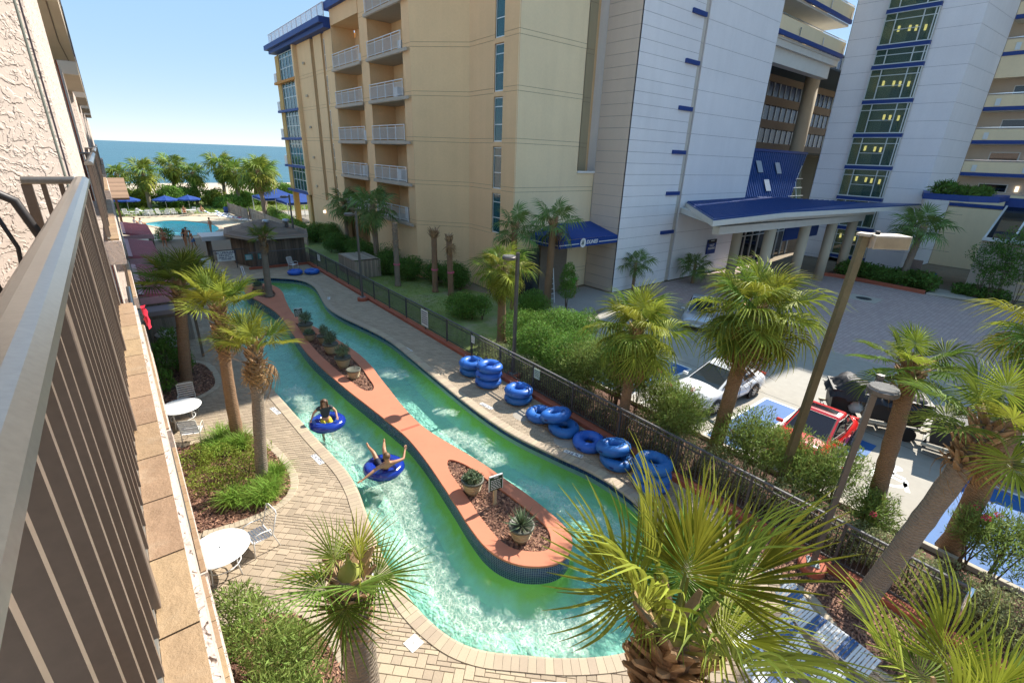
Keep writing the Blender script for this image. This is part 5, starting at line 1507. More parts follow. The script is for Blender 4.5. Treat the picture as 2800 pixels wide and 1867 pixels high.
def fronds(kind):
    if kind in FR: return FR[kind]
    if kind == 'near': FR[kind] = [frond_mesh('frond', 50, RAD(318), 40+i, pal_y if i % 2 else pal_g, segs=7, pet=.42, droop=.14, width=.52) for i in range(5)]
    elif kind == 'bright': FR[kind] = [frond_mesh('frond', 36, RAD(290), 50+i, pal_y if i != 1 else pal_g, segs=5, pet=.7, droop=.22, width=.62) for i in range(4)]
    elif kind == 'bushy': FR[kind] = [frond_mesh('frond', 38, RAD(300), 55+i, pal_y if i != 1 else pal_g, segs=5, pet=.75, droop=.6, width=.72) for i in range(4)]
    elif kind == 'front': FR[kind] = [frond_mesh('frond', 40, RAD(230+20*(i%3)), 140+i, pal_y if i != 2 else pal_g, segs=7, pet=.40, droop=.12+.05*i, width=.46, ragged=.2) for i in range(5)]
    elif kind == 'tall': FR[kind] = [frond_mesh('frond', 32, RAD(150+15*(i%3)), 160+i, pal_y if i != 2 else pal_g, segs=7, pet=.5, droop=.10+.06*i, width=.42, ragged=.22) for i in range(5)]
    elif kind == 'green': FR[kind] = [frond_mesh('frond', 36, RAD(300), 60+i, pal_g if i else pal_y, segs=5, pet=.75, droop=.2, width=.66) for i in range(4)]
    elif kind == 'shade': FR[kind] = [frond_mesh('frond', 26, RAD(300), 70+i, pal_d, fold=False, segs=4, pet=.75, droop=.55, width=1.35) for i in range(3)]
    elif kind == 'far': FR[kind] = [frond_mesh('frond', 20, RAD(300), 80+i, pal_g if i else pal_y, fold=False, segs=4, pet=.7, droop=.6, width=1.8) for i in range(3)]
    elif kind == 'spiky': FR[kind] = [frond_mesh('frond', 26, RAD(230), 90+i, pal_g if i else pal_y, segs=5, pet=.28, droop=.06, width=.44, rib=.12) for i in range(3)]
    elif kind == 'dead': FR[kind] = [frond_mesh('frond', 26, RAD(250), 95+i, pal_x, segs=5, pet=.6, droop=1.2, width=.8, ragged=.3) for i in range(2)]
    return FR[kind]
def palm(name, label, base, top, r0, r1, kind, nf, R, seed, elev=(-35,85), dead=0, boots=.9, boot_r=1.35, trunk=trunk_g, group='palm trees', bend=0, ring=14, stub=1.0, deadkind='dead', pw=.85, extra=()):
    """base, top = trunk ends in metres; R = blade length; elev = range of leaf angles"""
    r = random.Random(seed)
    t = thing(name, label, 'palm tree', base, group=group)
    b, c = Vector((0,0,-.05)), Vector(top)-Vector(base)
    n = 26; pts = []; rad = []
    for i in range(n+1):
        f = i/n
        p = b.lerp(c, f); p += Vector((bend*math.sin(math.pi*f), 0, 0))
        rr = r0+(r1-r0)*f; rr *= 1+.03*math.sin(i*1.9)+.025*r.uniform(-1,1)
        if f < .07: rr *= 1+(.07-f)*3.5
        pts.append(p); rad.append(rr)
    MB().tube(pts, rad, ring).build('trunk', trunk, t, smooth=True)
    # criss-cross leaf bases below the crown
    if boots > 0:
        mb = MB(); k = int(30+boots*52); H = c.length
        for i in range(k):
            f = 1-(boots/H)*(i/k); p = b.lerp(c, min(f, 1)); a = i*2.39996
            ax = Vector((math.cos(a), math.sin(a), 0)); ln = r.uniform(.16,.30)*stub; tl = RAD(r.uniform(38,66))
            d = ax*math.cos(tl)+Vector((0,0,1))*math.sin(tl); q0 = p+ax*r1*.75; q1 = q0+d*ln*boot_r
            sd = Vector((-math.sin(a), math.cos(a), 0)); w0, w1 = r1*.34, r1*.10; up = sd.cross(d)*r1*.14
            mb.add([q0-sd*w0-up,q0+sd*w0-up,q1+sd*w1-up*.4,q1-sd*w1-up*.4,q0-sd*w0+up,q0+sd*w0+up,q1+sd*w1+up*.4,q1-sd*w1+up*.4], [(3,2,1,0),(4,5,6,7),(0,1,5,4),(1,2,6,5),(2,3,7,6),(3,0,4,7)])
        mb.build('leaf_bases', boot_m, t)
    if nf: MB().lathe([(r1*.98,-.12),(r1*.7,.03),(r1*.3,.10*R+.04),(r1*.1,.2*R+.06),(.004,.32*R+.08)], 10, tuple(c)).build('crown_bud', stalk_m, t, smooth=True)
    fm = fronds(kind) if nf else []
    for i in range(nf):
        f = (i+.5)/nf; e = elev[1]+(elev[0]-elev[1])*f**pw+r.uniform(-7,7)
        a = i*2.39996+r.uniform(-.25,.25)
        o = link('frond', fm[i % len(fm)], t)
        o.location = c+Vector((math.cos(a), math.sin(a), 0))*r1*.5+Vector((0,0,-.25*f*R*.5))
        o.rotation_euler = Euler((RAD(e), RAD(r.uniform(-25,25)), a-math.pi/2), 'XYZ')
        s = R*r.uniform(.85,1.1)*(.8+.2*min(1, f*3)); o.scale = (s, s, s)
    for (ek, ei, ea, ee, es) in extra:
        o = link('frond', fronds(ek)[ei % len(fronds(ek))], t); a = RAD(ea)
        o.location = c+Vector((math.cos(a), math.sin(a), 0))*r1*.4; o.rotation_euler = Euler((RAD(ee), 0, a-math.pi/2), 'XYZ'); o.scale = (es,)*3
    if dead:
        dm = fronds(deadkind)
        for i in range(dead):
            a = i*2.39996+.7; o = link('dead_frond', dm[i % len(dm)], t)
            o.location = c+Vector((math.cos(a), math.sin(a), 0))*r1*.7+Vector((0,0,-.25-.3*r.random()))
            o.rotation_euler = Euler((RAD(r.uniform(-82,-58)), RAD(r.uniform(-20,20)), a-math.pi/2), 'XYZ')
            s = R*r.uniform(.65,.95); o.scale = (s, s, s)
    return t
# foreground crowns
palm('palmetto','big fan palm crown filling the lower right foreground',(2.80,1.17,0),(2.79,1.22,5.72),.24,.19,'tall',8,1.0,11,(54,88),0,.9,1.3,trunk_b,stub=.95,pw=1.0,extra=[('near',0,27,34,.80),('front',1,125,34,.5),('front',3,-62,34,.66),('front',0,-20,20,.62),('front',2,75,22,.6)])
palm('palmetto','fan palm crown in the bottom right corner',(5.1,-.5,0),(5.06,-.45,4.45),.22,.17,'tall',7,.92,12,(50,88),0,.6,1.4,trunk_b,pw=1.0,extra=[('front',3,-10,30,.6),('front',2,60,35,.6)])
palm('palmetto','young spiky palm with a thick trunk at the bottom left of the deck',(1.14,3.92,0),(1.12,3.86,5.12),.24,.165,'spiky',8,.62,13,(-40,86),2,.7,1.1,trunk_g,stub=.8)
# left bank
palm('palmetto','tallest left palm with dark green crown beside the maroon awning',(.8,21.9,0),(1.3,21.7,4.3),.22,.19,'green',18,.95,14,(2,86),0,.95,1.3,trunk_b,stub=1.1)
palm('palmetto','slim leaning palm with upright bright crown, second from the hotel',(1.62,16.1,0),(1.82,16.1,4.7),.19,.15,'bright',15,.8,15,(18,88),5,1.3,1.3,trunk_b,bend=-.05)
palm('palmetto','slim palm with small bright crown beside the river bend',(1.72,13.4,0),(2.15,13.4,4.3),.17,.14,'bright',12,.7,16,(14,88),5,1.0,1.2,trunk_g)
palm('palmetto','small palm on the far tip of the river island',(6.62,33.0,.1),(6.75,33.0,4.05),.23,.15,'green',15,.55,17,(-25,85),4,.5,1.2,trunk_g)
# right side
palm('palmetto','bushy palm standing just behind the fence by the blue tubes',(12.42,8.8,0),(12.46,8.75,4.1),.19,.16,'bushy',30,1.0,18,(-70,85),9,.3,1.2,trunk_b)
palm('palmetto','tall bushy palm with brown skirt behind the fence beside the leaning pole',(14.15,6.2,0),(14.36,6.0,5.2),.23,.20,'bushy',36,1.15,19,(-66,85),18,.3,1.2,trunk_b)
palm('palmetto','palm with green crown behind the round lamp head on the right',(14.4,1.75,0),(13.95,2.0,4.95),.2,.175,'green',16,.74,20,(-30,80),2,.7,1.3,trunk_b,bend=.06)
palm('palmetto','leaning palm with big leaf-base collar in the right planting bed',(11.05,1.02,0),(11.6,.28,5.05),.215,.18,'green',13,.80,21,(-22,82),4,1.1,1.35,trunk_g,stub=1.15)
palm('palmetto','palm with yellowing fronds cut by the right edge',(15.2,.15,0),(15.3,.05,6.1),.24,.2,'bushy',20,.8,22,(-50,80),5,.6,1.3,trunk_b)
# by the resort
palm('palmetto','slender shaded palm at the tan building, left of the pair',(17.0,46.3,0),(16.9,46.3,4.6),.2,.16,'shade',18,1.15,23,(-60,80),2,.3,1.2,trunk_g)
palm('palmetto','shaded palm with criss-cross trunk, right of the pair at the tan building',(15.9,37.0,0),(15.5,36.4,5.3),.22,.2,'shade',20,1.25,24,(-65,80),1,2.6,1.0,trunk_g,stub=.6)
for i, (b, tp, lb) in enumerate((((15.0,31.6,0),(15.0,31.6,4.5),'bare palm stump with criss-cross top, left of the three at the tan wall'),((16.5,28.8,0),(16.5,28.8,4.2),'bare palm stump with shaggy top, middle of the three at the tan wall'),((17.0,27.5,0),(16.95,27.6,4.05),'bare palm stump with drooping dead leaf, right of the three at the tan wall'))):
    p = palm('palm_stump', lb, b, tp, .2,.19,'shade',0,1,25+i,dead=(0,0,2)[i],boots=(1.9,.5,.4)[i],boot_r=(.9,1.5,1.2)[i],trunk=trunk_b if i else trunk_g,group='cut palm stumps',stub=(.55,1.1,.8)[i])
    MB().lathe([(.235,1.55),(.24,1.6),(.235,1.65)], 16).build('pink_tape', mat('pink_tape', (.62,.12,.2), .6), p)
palm('palmetto','sunlit palm behind the hedge, by the lamp post with the river sign',(14.5,18.5,0),(14.45,18.5,4.0),.24,.18,'bushy',28,.95,28,(-75,85),0,1.0,1.2,trunk_b)
palm('palmetto','left palm of the two in front of the blue entrance awning',(18.6,22.6,0),(18.5,22.6,5.3),.2,.17,'shade',12,1.0,29,(-45,80),0,.3,1.2,trunk_b)
palm('palmetto','right palm of the two in front of the blue entrance awning',(20.75,21.75,0),(20.85,21.7,5.6),.25,.2,'shade',12,1.1,30,(-45,80),1,.5,1.2,trunk_b)
palm('palmetto','small young palm against the grey tower wall',(29.0,21.2,0),(29.0,21.2,2.2),.12,.1,'shade',14,.85,31,(-40,80),0,0,1,trunk_b)
palm('palmetto','low bushy palm at the foot of the grey tower below the notice board',(35.5,20.2,0),(35.5,20.2,1.5),.14,.12,'shade',16,.85,32,(-50,85),0,0,1,trunk_b)
palm('palmetto','palm with dark criss-cross trunk beside the service door at the right',(50.6,10.0,0),(50.3,9.6,5.0),.26,.24,'shade',18,1.35,33,(-30,75),0,2.6,.9,trunk_g,stub=.6)
# dune palms before the sea
dune = [(1.0,96,5.3,1.3),(4.0,90.5,5.8,1.75),(8.0,97,6.6,1.7),(10.6,95,5.6,1.5),(14.4,93,6.9,1.75),(15.6,89,6.1,1.7),(19.2,88,6.6,1.7),(22.3,99,6.0,1.4)]
nm = ['first','second','third','fourth','fifth','sixth','seventh','eighth']
for i, (x, y, h, R) in enumerate(dune):
    palm('palmetto','%s dune palm from the left in the row before the sea' % nm[i],(x,y,0),(x+.1,y,h-.7),.28,.24,'far',26,R,100+i,(-75,82),2,2.2 if i == 1 else .8,.9,trunk_g,group='dune palms before the sea',ring=9,stub=.7)
palm('palmetto','large palm at the pool terrace behind the timber fence',(15.4,71.5,0),(15.3,71.5,6.2),.3,.24,'far',30,1.7,110,(-78,82),3,.8,1,trunk_g,group='dune palms before the sea',ring=9)

# ---- leaf masses
def leaf_cloud(rs, blobs, dens, size, aspect, up=.35, shell=.55):
    """leaves spread through ellipsoid blobs: (x,y,z,rx,ry,rz). returns quad vertices (n*4,3)"""
    out = []
    for (x, y, z, rx, ry, rz) in blobs:
        n = int(dens*(rx*ry+rx*rz+ry*rz)*4.2)
        d = rs.normal(size=(n, 3)); d /= np.linalg.norm(d, axis=1)[:, None]
        q = rs.uniform(shell**3, 1.12, n)**(1/3)
        # lumpy outline
        ph = rs.uniform(0, 6.28, 6); k = rs.uniform(2.5, 6, (6, 3))
        lump = sum(np.sin(d@k[i]*1.0+ph[i]) for i in range(6))/6
        q *= 1+.42*lump
        c = d*q[:, None]*np.array([rx, ry, rz])+np.array([x, y, z])
        c = c[c[:, 2] > .02]; d = d[:len(c)]; n = len(c)
        nn = (c-np.array([x, y, z]))/np.array([rx, ry, rz]); nn /= np.linalg.norm(nn, axis=1)[:, None]+1e-6
        ax = nn*.55+rs.normal(size=(n, 3))*.75+np.array([0,0,up]); ax /= np.linalg.norm(ax, axis=1)[:, None]
        sd = np.cross(ax, nn+rs.normal(size=(n, 3))*.5); sd /= np.linalg.norm(sd, axis=1)[:, None]+1e-6
        L = size*rs.uniform(.6, 1.25, n)[:, None]; W = L/aspect
        b = c-ax*L*.5; t_ = c+ax*L*.5; mid = c-ax*L*.05
        out.append(np.stack([b, mid+sd*W*.5, t_, mid-sd*W*.5], 1).reshape(-1, 3))
    return np.vstack(out)
def shrub(name, label, cat, blobs, dens, size, aspect, m, seed, group=None, flowers=0, stems=4, up=.35, shell=.55):
    rs = np.random.RandomState(seed)
    bx = np.mean([b[0] for b in blobs]); by = np.mean([b[1] for b in blobs])
    t = thing(name, label, cat, (bx,by,0), group=group)
    V = leaf_cloud(rs, [(b[0]-bx,b[1]-by,*b[2:]) for b in blobs], dens, size, aspect, up, shell)
    tag(link('foliage', np_mesh('foliage', V, np.arange(len(V)).reshape(-1,4), m), t), kind='stuff')
    mb = MB()
    for b in blobs:
        for k in range(stems):
            a = rs.uniform(0, 6.28); rr = rs.uniform(.2,.75)
            mb.tube([(b[0]-bx+rs.uniform(-.1,.1),b[1]-by+rs.uniform(-.1,.1),0),(b[0]-bx+math.cos(a)*b[3]*rr*.5,b[1]-by+math.sin(a)*b[4]*rr*.5,b[2]*.7),(b[0]-bx+math.cos(a)*b[3]*rr,b[1]-by+math.sin(a)*b[4]*rr,b[2]+b[5]*.5)], [.02,.014,.006], 5)
    if mb.v: tag(mb.build('stems', bark_m, t), kind='stuff')
    for k in range(flowers):
        b = blobs[k % len(blobs)]; a = rs.uniform(0, 6.28); e = rs.uniform(.2, 1.2)
        p = (b[0]-bx+b[3]*math.cos(a)*math.cos(e),b[1]-by+b[4]*math.sin(a)*math.cos(e),b[2]+b[5]*math.sin(e))
        V = leaf_cloud(rs, [(*p,.09,.09,.07)], 700, .035, 1.2)
        link('blossom', np_mesh('blossom', V, np.arange(len(V)).reshape(-1,4), flower_m), t)
    return t
OL = dict(dens=240, size=.17, aspect=6.5, m=fol_ol, group='oleanders along the fence', up=.7, shell=.35)
def blobs(cx, cy, n, sx, sy, z, r, seed):
    q = random.Random(seed); o = []
    for i in range(n):
        rr = r*q.uniform(.75,1.2); o.append((cx+q.uniform(-sx,sx), cy+q.uniform(-sy,sy), z*q.uniform(.75,1.15), rr, rr, rr*q.uniform(.8,1.1)))
    return o
ol = [((13.6,12.2,6,.5,1.0,1.5,.9),'oleander hedge left of the bushy palm, half hiding the blue bay',1),((13.8,9.6,9,.55,1.1,2.15,1.0),'pale oleander with pink blossom in front of the white car',3),((13.5,7.5,5,.4,.6,1.5,.8),'oleander with pink blossom between the two bushy palms',2),
  ((13.9,5.0,5,.4,.7,1.4,.75),'oleander with red blossom below the leaning pole',1),((14.0,3.2,6,.5,.8,1.4,.8),'oleander in front of the red car',2),((13.5,1.6,3,.3,.5,1.1,.6),'oleander around the foot of the palm beside the lamp post',2),((14.6,-.4,4,.4,.6,1.3,.62),'oleander with pink blossom over the blue bay at the lower right',4),((14.9,-1.9,4,.4,.7,1.4,.7),'oleander cut by the right edge over the white bay line',4)]
for i, (a, lb, fl) in enumerate(ol):
    shrub('oleander', lb, 'shrub', blobs(*a, 200+i), seed=200+i, flowers=fl, **OL)
GY = dict(dens=420, size=.07, aspect=2.2, m=fol_gy, group='low variegated shrubs behind the fence', shell=.5)
for i, (y, lb) in enumerate(((6.9,'low grey-green hedge behind the fence by the last blue tubes'),(4.6,'low grey-green hedge behind the fence under the leaning pole'),(2.3,'low grey-green hedge behind the fence beside the lamp post'),(.2,'low grey-green hedge behind the fence right of the leaning palm'),(-1.6,'low grey-green hedge at the fence corner in the lower right'))):
    shrub('variegated_hedge', lb, 'hedge', [(12.75+.1*math.sin(k*3),y-.9+k*.6,.55,.55,.5,.6) for k in range(4)], seed=230+i, **GY)
shrub('variegated_hedge','long grey-green hedge behind the fence along the blue tube stacks','hedge',[(12.65+.08*math.sin(k*2.1),8.4+k*.62,.5,.5,.48,.55) for k in range(16)],seed=240,**GY)
DK = dict(dens=260, size=.11, aspect=1.9, m=fol_dk, group='dark shrubs along the tan building')
shs = [((15.9,52.5,3,.5,1.5,1.2,.9),'dark shrub at the far foot of the tan wall'),((15.6,46.6,5,.8,1.5,1.0,.8),'broad dark shrub below the left balcony palms'),((16.4,42.2,4,.6,.9,.9,.8),'dark shrub in front of the timber enclosure'),((15.4,38.6,4,.6,.9,1.1,.85),'rounded dark shrub left of the criss-cross palm'),((16.0,35.2,4,.6,.8,1.1,.85),'rounded dark shrub right of the criss-cross palm'),((16.3,32.9,4,.5,.7,1.0,.8),'rounded dark shrub beside the taped palm stump'),((17.6,31.0,3,.4,.6,.9,.7),'rounded dark shrub between two bare stumps'),((18.3,28.4,5,.6,1.0,1.1,.8),'large dark shrub right of the bare stumps'),((16.5,49.8,4,.6,1.2,1.2,.9),'dark shrub beneath the wall light')]
for i, (a, lb) in enumerate(shs): shrub('dark_shrub', lb, 'shrub', blobs(*a, 260+i), seed=260+i, **DK)
MD = dict(dens=330, size=.085, aspect=1.9, m=fol_md, group='green shrubs by the entrance')
for i, (a, lb) in enumerate((((13.9,14.3,9,.9,1.5,1.2,.95),'large round green shrub behind the fence beside the oleander'),((15.6,17.0,6,1.0,1.0,1.0,.9),'green shrub left of the entrance path'),((17.6,16.0,6,1.2,.7,.9,.85),'green shrub bordering the parking at the entrance path'),((15.2,22.6,5,.6,1.0,.8,.75),'loose green shrub on the lawn behind the fence sign'),((18.6,20.4,5,.6,.8,1.0,.8),'dark green shrub beside the entrance palm trunk'))):
    shrub('green_shrub', lb, 'shrub', blobs(*a, 300+i), seed=300+i, **MD)
shrub('clipped_tree','small clipped evergreen tree with a bare stem by the entrance','tree',[(21.2,20.4,1.4,.62,.62,.55),(21.2,20.4,2.1,.58,.58,.6),(21.2,20.4,2.7,.4,.4,.45)],520,.10,3.2,fol_md,310,stems=2,up=.8)
shrub('ground_cover','dark low ground cover bordering the entrance path','ground cover',[(19.3+.45*k,19.1+.25*math.sin(k),.16,.4,.4,.22) for k in range(5)],300,.10,4,fol_dk,311)
shrub('spiky_ground_cover','strappy dark plants on the lawn between the bare stumps','ground cover',[(16.2+.3*k,25.6-.5*k,.3,.5,.5,.35) for k in range(4)],160,.4,9,fol_dk,312,up=1.0)
# hedge by the service door, planter on the block, tree at the right
shrub('dark_hedge','long dark leafy hedge in the kerbed planter by the service door','hedge',[(50.4+.35*math.sin(k),14.2-.62*k,.75,.8,.7,.75) for k in range(11)],130,.22,2.0,fol_dk,320)
shrub('dark_hedge','short dark hedge right of the footway','hedge',[(51.4-.05*k,6.2-.6*k,.5,.65,.6,.55) for k in range(5)],150,.18,2.0,fol_dk,321)
shrub('planter_plants','spiky plants growing in the blue-rimmed roof planter','plant',[(52.2,9.4,7.9,.5,.9,.6),(52.3,8.0,7.7,.5,.7,.5),(53.2,7.2,7.7,.5,.6,.45)],150,.5,6,fol_dk,322,up=.8,stems=0)
shrub('street_tree','airy dark tree in front of the glazed lean-to','tree',[(51.0,5.2,3.2,1.1,1.2,1.1),(51.0,4.0,4.3,1.2,1.4,1.2),(50.7,3.0,3.0,1.2,1.3,1.1),(50.8,4.4,2.0,1.1,1.2,.8),(50.6,2.2,4.6,1.0,1.2,1.0)],95,.17,2.2,fol_dk,323,stems=6)
# left beds
shrub('low_shrub','low yellow-green shrub mass under the slim palms on the left bank','shrub',[(.35,15.2,.35,.5,.5,.4),(.9,14.6,.4,.6,.55,.45),(1.5,14.0,.4,.55,.5,.45),(.5,14.0,.3,.6,.5,.35),(1.0,13.2,.3,.5,.4,.3),(1.9,14.6,.35,.4,.5,.4)],430,.065,2.4,fol_yl,330)
shrub('oleander_bush','bright green oleander bush in the near left bed under the balcony','shrub',[(.25,8.3,.9,.5,.5,.6),(.45,7.4,1.0,.6,.55,.65),(.75,6.6,1.0,.65,.6,.65),(.45,5.7,1.1,.65,.6,.7),(.95,5.4,.8,.5,.5,.5),(.35,4.8,1.1,.6,.6,.7),(.95,7.2,.6,.42,.4,.4)],420,.15,5.5,fol_ol,331,up=.8,shell=.35)
shrub('leafy_plant','upright leafy plants beside the furniture store','plant',[(.25,22.9,1.0,.45,.5,.7),(.7,23.6,1.2,.5,.4,.8),(.1,21.3,.6,.35,.4,.5),(.9,23.0,.6,.4,.4,.5)],210,.22,5,fol_md,332,up=.9)
# dune vegetation: countable clumps before the sea
for i, (x, y, w, h) in enumerate(((-1.5,91,3,1.7),(2.6,93,2.6,1.9),(6.4,91.5,2.8,2.3),(9.2,93.5,2.6,2.2),(12.2,92,2.4,1.9),(14.2,87,2.2,1.0),(17.0,91,2.6,1.5),(20.5,92,3,1.4),(24,95,3.5,1.6),(30,98,4.5,1.8))):
    shrub('dune_bush','%s dune bush from the left beyond the pool lawn' % (nm+['ninth','tenth'])[i],'shrub',blobs(x,y,6,w*.5,1.4,h*.75,w*.5,340+i),70,.26,1.8,fol_yl if i % 3 == 1 else fol_md,340+i,group='dune bushes',stems=2)
shrub('clipped_hedge','long clipped hedge beside the timber fence and canopy tents','hedge',[(15.6+.05*k,52.0+1.05*k,.75,.8,.8,.7) for k in range(22)],110,.13,1.9,fol_md,352,stems=1)
shrub('round_bush','round green bush behind the palm at the near end of the pool','shrub',[(3.2,58.6,.7,.8,.8,.7)],240,.13,2,fol_dk,353)

# ---- grasses
def grass(name, label, cat, pts, n, L, w, m, seed, kind=None, group=None, lean=1.0):
    rs = np.random.RandomState(seed); P = np.array(pts, float); N = len(P)*n
    c = np.repeat(P, n, 0); c[:, :2] += rs.normal(0, .05, (N, 2))
    a = rs.uniform(0, 6.28, N); l = L*rs.uniform(.6, 1.15, N); b = rs.uniform(.35, 1.0, N)*lean
    ux, uy = np.cos(a), np.sin(a)
    rows = []
    for t in (0, .35, .7, 1.0):
        out = l*b*(t**1.7); z = l*(t-.55*b*t*t*1.25)
        ww = w*(1-t)**.6+.0008
        cx, cy, cz = c[:,0]+ux*out, c[:,1]+uy*out, c[:,2]+np.maximum(z, .01)
        rows.append((np.stack([cx-uy*ww, cy+ux*ww, cz], 1), np.stack([cx+uy*ww, cy-ux*ww, cz], 1)))
    V = np.stack([v for r_ in rows for v in r_], 1).reshape(-1, 3)
    base = np.arange(N)[:, None]*8
    F = np.vstack([base+np.array([[2*s, 2*s+1, 2*s+3, 2*s+2]]) for s in range(3)])
    me = np_mesh(name, V, F, m)
    if kind: return tag(link(name, me), label, cat, group, kind)
    c0 = P.mean(0); me.transform(Matrix.Translation((-c0[0], -c0[1], 0)))
    t = thing(name, label, cat, (c0[0], c0[1], 0), group=group); link('blades', me, t); return t
gl = [((1.75,12.75),'large arching grass clump at the tip of the near left bed'),((2.05,13.35),'arching grass clump at the river side of the bed'),((.95,12.9),'arching grass clump behind the near round table'),((1.5,12.45),'front arching grass clump of the left bed'),((1.55,15.6),'tall arching grass at the foot of the leaning palm'),((.9,15.9),'dark arching grass beside the leaning palm'),((1.3,16.3),'upper arching grass behind the leaning palm trunk')]
for i, ((x, y), lb) in enumerate(gl):
    q = random.Random(i); pts = [(x+q.gauss(0,.13), y+q.gauss(0,.13), .02) for _ in range(7)]
    grass('grass_clump', lb, 'ornamental grass', pts, 70, .7 if i < 4 else .85, .010, fol_gr, 400+i, group='arching grass clumps')
q = random.Random(9); pts = [(1.15+q.gauss(0,.22), 4.9+q.gauss(0,.4), .02) for _ in range(14)]
grass('grass_clump','strappy grass at the foot of the young spiky palm','ornamental grass',pts,60,.55,.006,fol_gr,420)
q = random.Random(10)
lp = [(q.uniform(12.2,17.2), q.uniform(19,36), -.02) for _ in range(2600)]
lp = [p for p in lp if p[0] < 12.2+ (p[1]-16)*.35]
grass('lawn_grass', 'short lawn grass between the fence and the tan building', 'grass', lp, 7, .10, .006, fol_lw, 421, kind='stuff')
dp = [(q.uniform(-6,30), q.uniform(82,108), -.03) for _ in range(5000)]
grass('dune_grass', 'dune grass between the pool lawn and the beach', 'grass', dp, 6, .55, .02, fol_lw, 422, kind='stuff')
# ---- potted plants on the island
def pot(x, y, label, s, kind, seed):
    t = thing('plant_pot', label, 'potted plant', (x,y,.12), group='pots on the river island')
    MB().lathe([(.14*s,0),(.17*s,.08*s),(.24*s,.34*s),(.245*s,.37*s),(.21*s,.37*s),(.20*s,.32*s),(0,.31*s)], 22).build('bowl', pot_m, t, smooth=True)
    MB().lathe([(.24*s,.33*s),(.265*s,.34*s),(.268*s,.385*s),(.235*s,.395*s),(.215*s,.37*s)], 22).build('rim', pot_rim, t, smooth=True)
    for z in (.12,.2,.27): MB().lathe([(.172*s+.16*(z-.08)*s*1.6,z*s-.008),(.186*s+.16*(z-.08)*s*1.6,z*s),(.172*s+.16*(z-.08)*s*1.6,z*s+.008)], 22).build('ridge', pot_m, t, smooth=True)
    rs = np.random.RandomState(seed)
    if kind == 'agave':
        mb = MB()
        for k in range(46):
            a = k*2.39996; e = RAD(8+78*(k/46)); L = .42*s*rs.uniform(.85,1.1)*(1.1-.25*k/46)
            d = Vector((math.cos(a)*math.cos(e), math.sin(a)*math.cos(e), math.sin(e))); sd = Vector((-math.sin(a), math.cos(a), 0)); b = Vector((0,0,.36*s))
            up = sd.cross(d)*.008
            mb.add([b-sd*.012,b+d*L*.4-sd*.018*s+up,b+d*L,b+d*L*.4+sd*.018*s+up,b+sd*.012,b+d*L*.4-up*1.5], [(0,1,5),(1,2,5),(5,2,3),(5,3,4)])
        mb.build('leaves', fol_ag, t)
    elif kind == 'tuft':
        V = leaf_cloud(rs, [(0,0,.42*s,.2*s,.2*s,.14*s)], 1100, .14*s, 5, .5, .2); link('leaves', np_mesh('leaves', V, np.arange(len(V)).reshape(-1,4), fol_ag), t)
    elif kind == 'yucca':
        MB().tube([(0,0,.3*s),(.03,.0,.55*s)], .03, 6).build('stem', bark_m, t)
        V = leaf_cloud(rs, [(.03,0,.62*s,.2*s,.2*s,.18*s)], 420, .24*s, 12, .6, .1); link('leaves', np_mesh('leaves', V, np.arange(len(V)).reshape(-1,4), fol_ag), t)
    else:
        MB().tube([(0,0,.3*s),(.08,.02,.5*s)], .008, 5).build('dry_twig', bark_m, t)
    return t
pot(6.32,7.03,'cream pot with spiky agave at the near end of the island',1.25,'agave',1); pot(6.35,9.25,'pot with grey tufted plant behind the near island sign',1.25,'tuft',2)
pot(6.45,18.3,'pot with bare twig in the middle island bed',1.15,'twig',3); pot(6.5,19.65,'cream pot with trailing yucca in the middle island bed',1.35,'yucca',4); pot(6.6,21.5,'cream pot with tall yucca next to last in the long bed',1.35,'yucca',5)
pot(6.75,22.9,'dark low pot with spiky leaves in the long island bed',1.2,'yucca',6); pot(6.3,23.7,'half-sunk pot with sparse leaves in the long island bed',1.1,'tuft',7); pot(6.5,24.9,'pot with wide drooping leaves nearest the far island sign',1.4,'yucca',8); pot(6.35,34.7,'cream pot beside the small island palm',1.2,'tuft',9)
# ================================================================ FENCE, LAMPS, TUBES, SIGNS
kerb = struct(MB().prism([(11.72,-3.2),(12.02,-3.2),(12.02,42.1),(7.3,42.2),(7.3,41.98),(11.72,41.86)], -.05, .17).build('terracotta_kerb', terra_d, bevel=.02))
FX = 11.93
fe = thing('pool_fence', 'long black metal picket fence on a terracotta kerb between deck and parking', 'fence', (FX,-.42,.17))
FL_ = 42.2
MB().box(-.03,.03,0,FL_,1.18,1.23).build('top_rail', mat('worn_rail', (.13,.125,.13), .6, var=((4,.2),), spec=.2), fe, bevel=.006)
for z in (.10,1.02): MB().box(-.018,.018,0,FL_,z,z+.035).build('mid_rail', fence_m, fe)
MB().box(-4.55,0,FL_-.03,FL_+.03,1.18,1.23).build('top_rail', MATS['worn_rail'], fe)
MB().box(-4.55,0,FL_-.018,FL_+.018,.10,.135).build('mid_rail', fence_m, fe)
po = MB().box(-.03,.03,-.03,.03,0,1.2).build('post', fence_m, fe); pi = MB().box(-.009,.009,-.009,.009,.1,1.19).build('picket', fence_m, fe)
n = 0; far_p = MB(); k = 0
y = .0
while y < FL_:
    if k % 20 == 0:
        o = po if k == 0 else link('post', po.data, fe); o.location = (0,y,0)
    else:
        if n < 285:
            o = pi if n == 0 else link('picket', pi.data, fe); o.location = (0,y,0); n += 1
        else: far_p.box(-.009,.009,y-.009,y+.009,.1,1.19)
    y += .112; k += 1
for i in range(40): far_p.box(-i*.112-.009,-i*.112+.009,FL_-.009,FL_+.009,.1,1.19)
tag(far_p.build('far_pickets', fence_m, fe), kind='stuff')
MB().tube([(0,0,-.15),(0,0,1.24)], .045, 12).build('end_post', steel, fe, smooth=True)
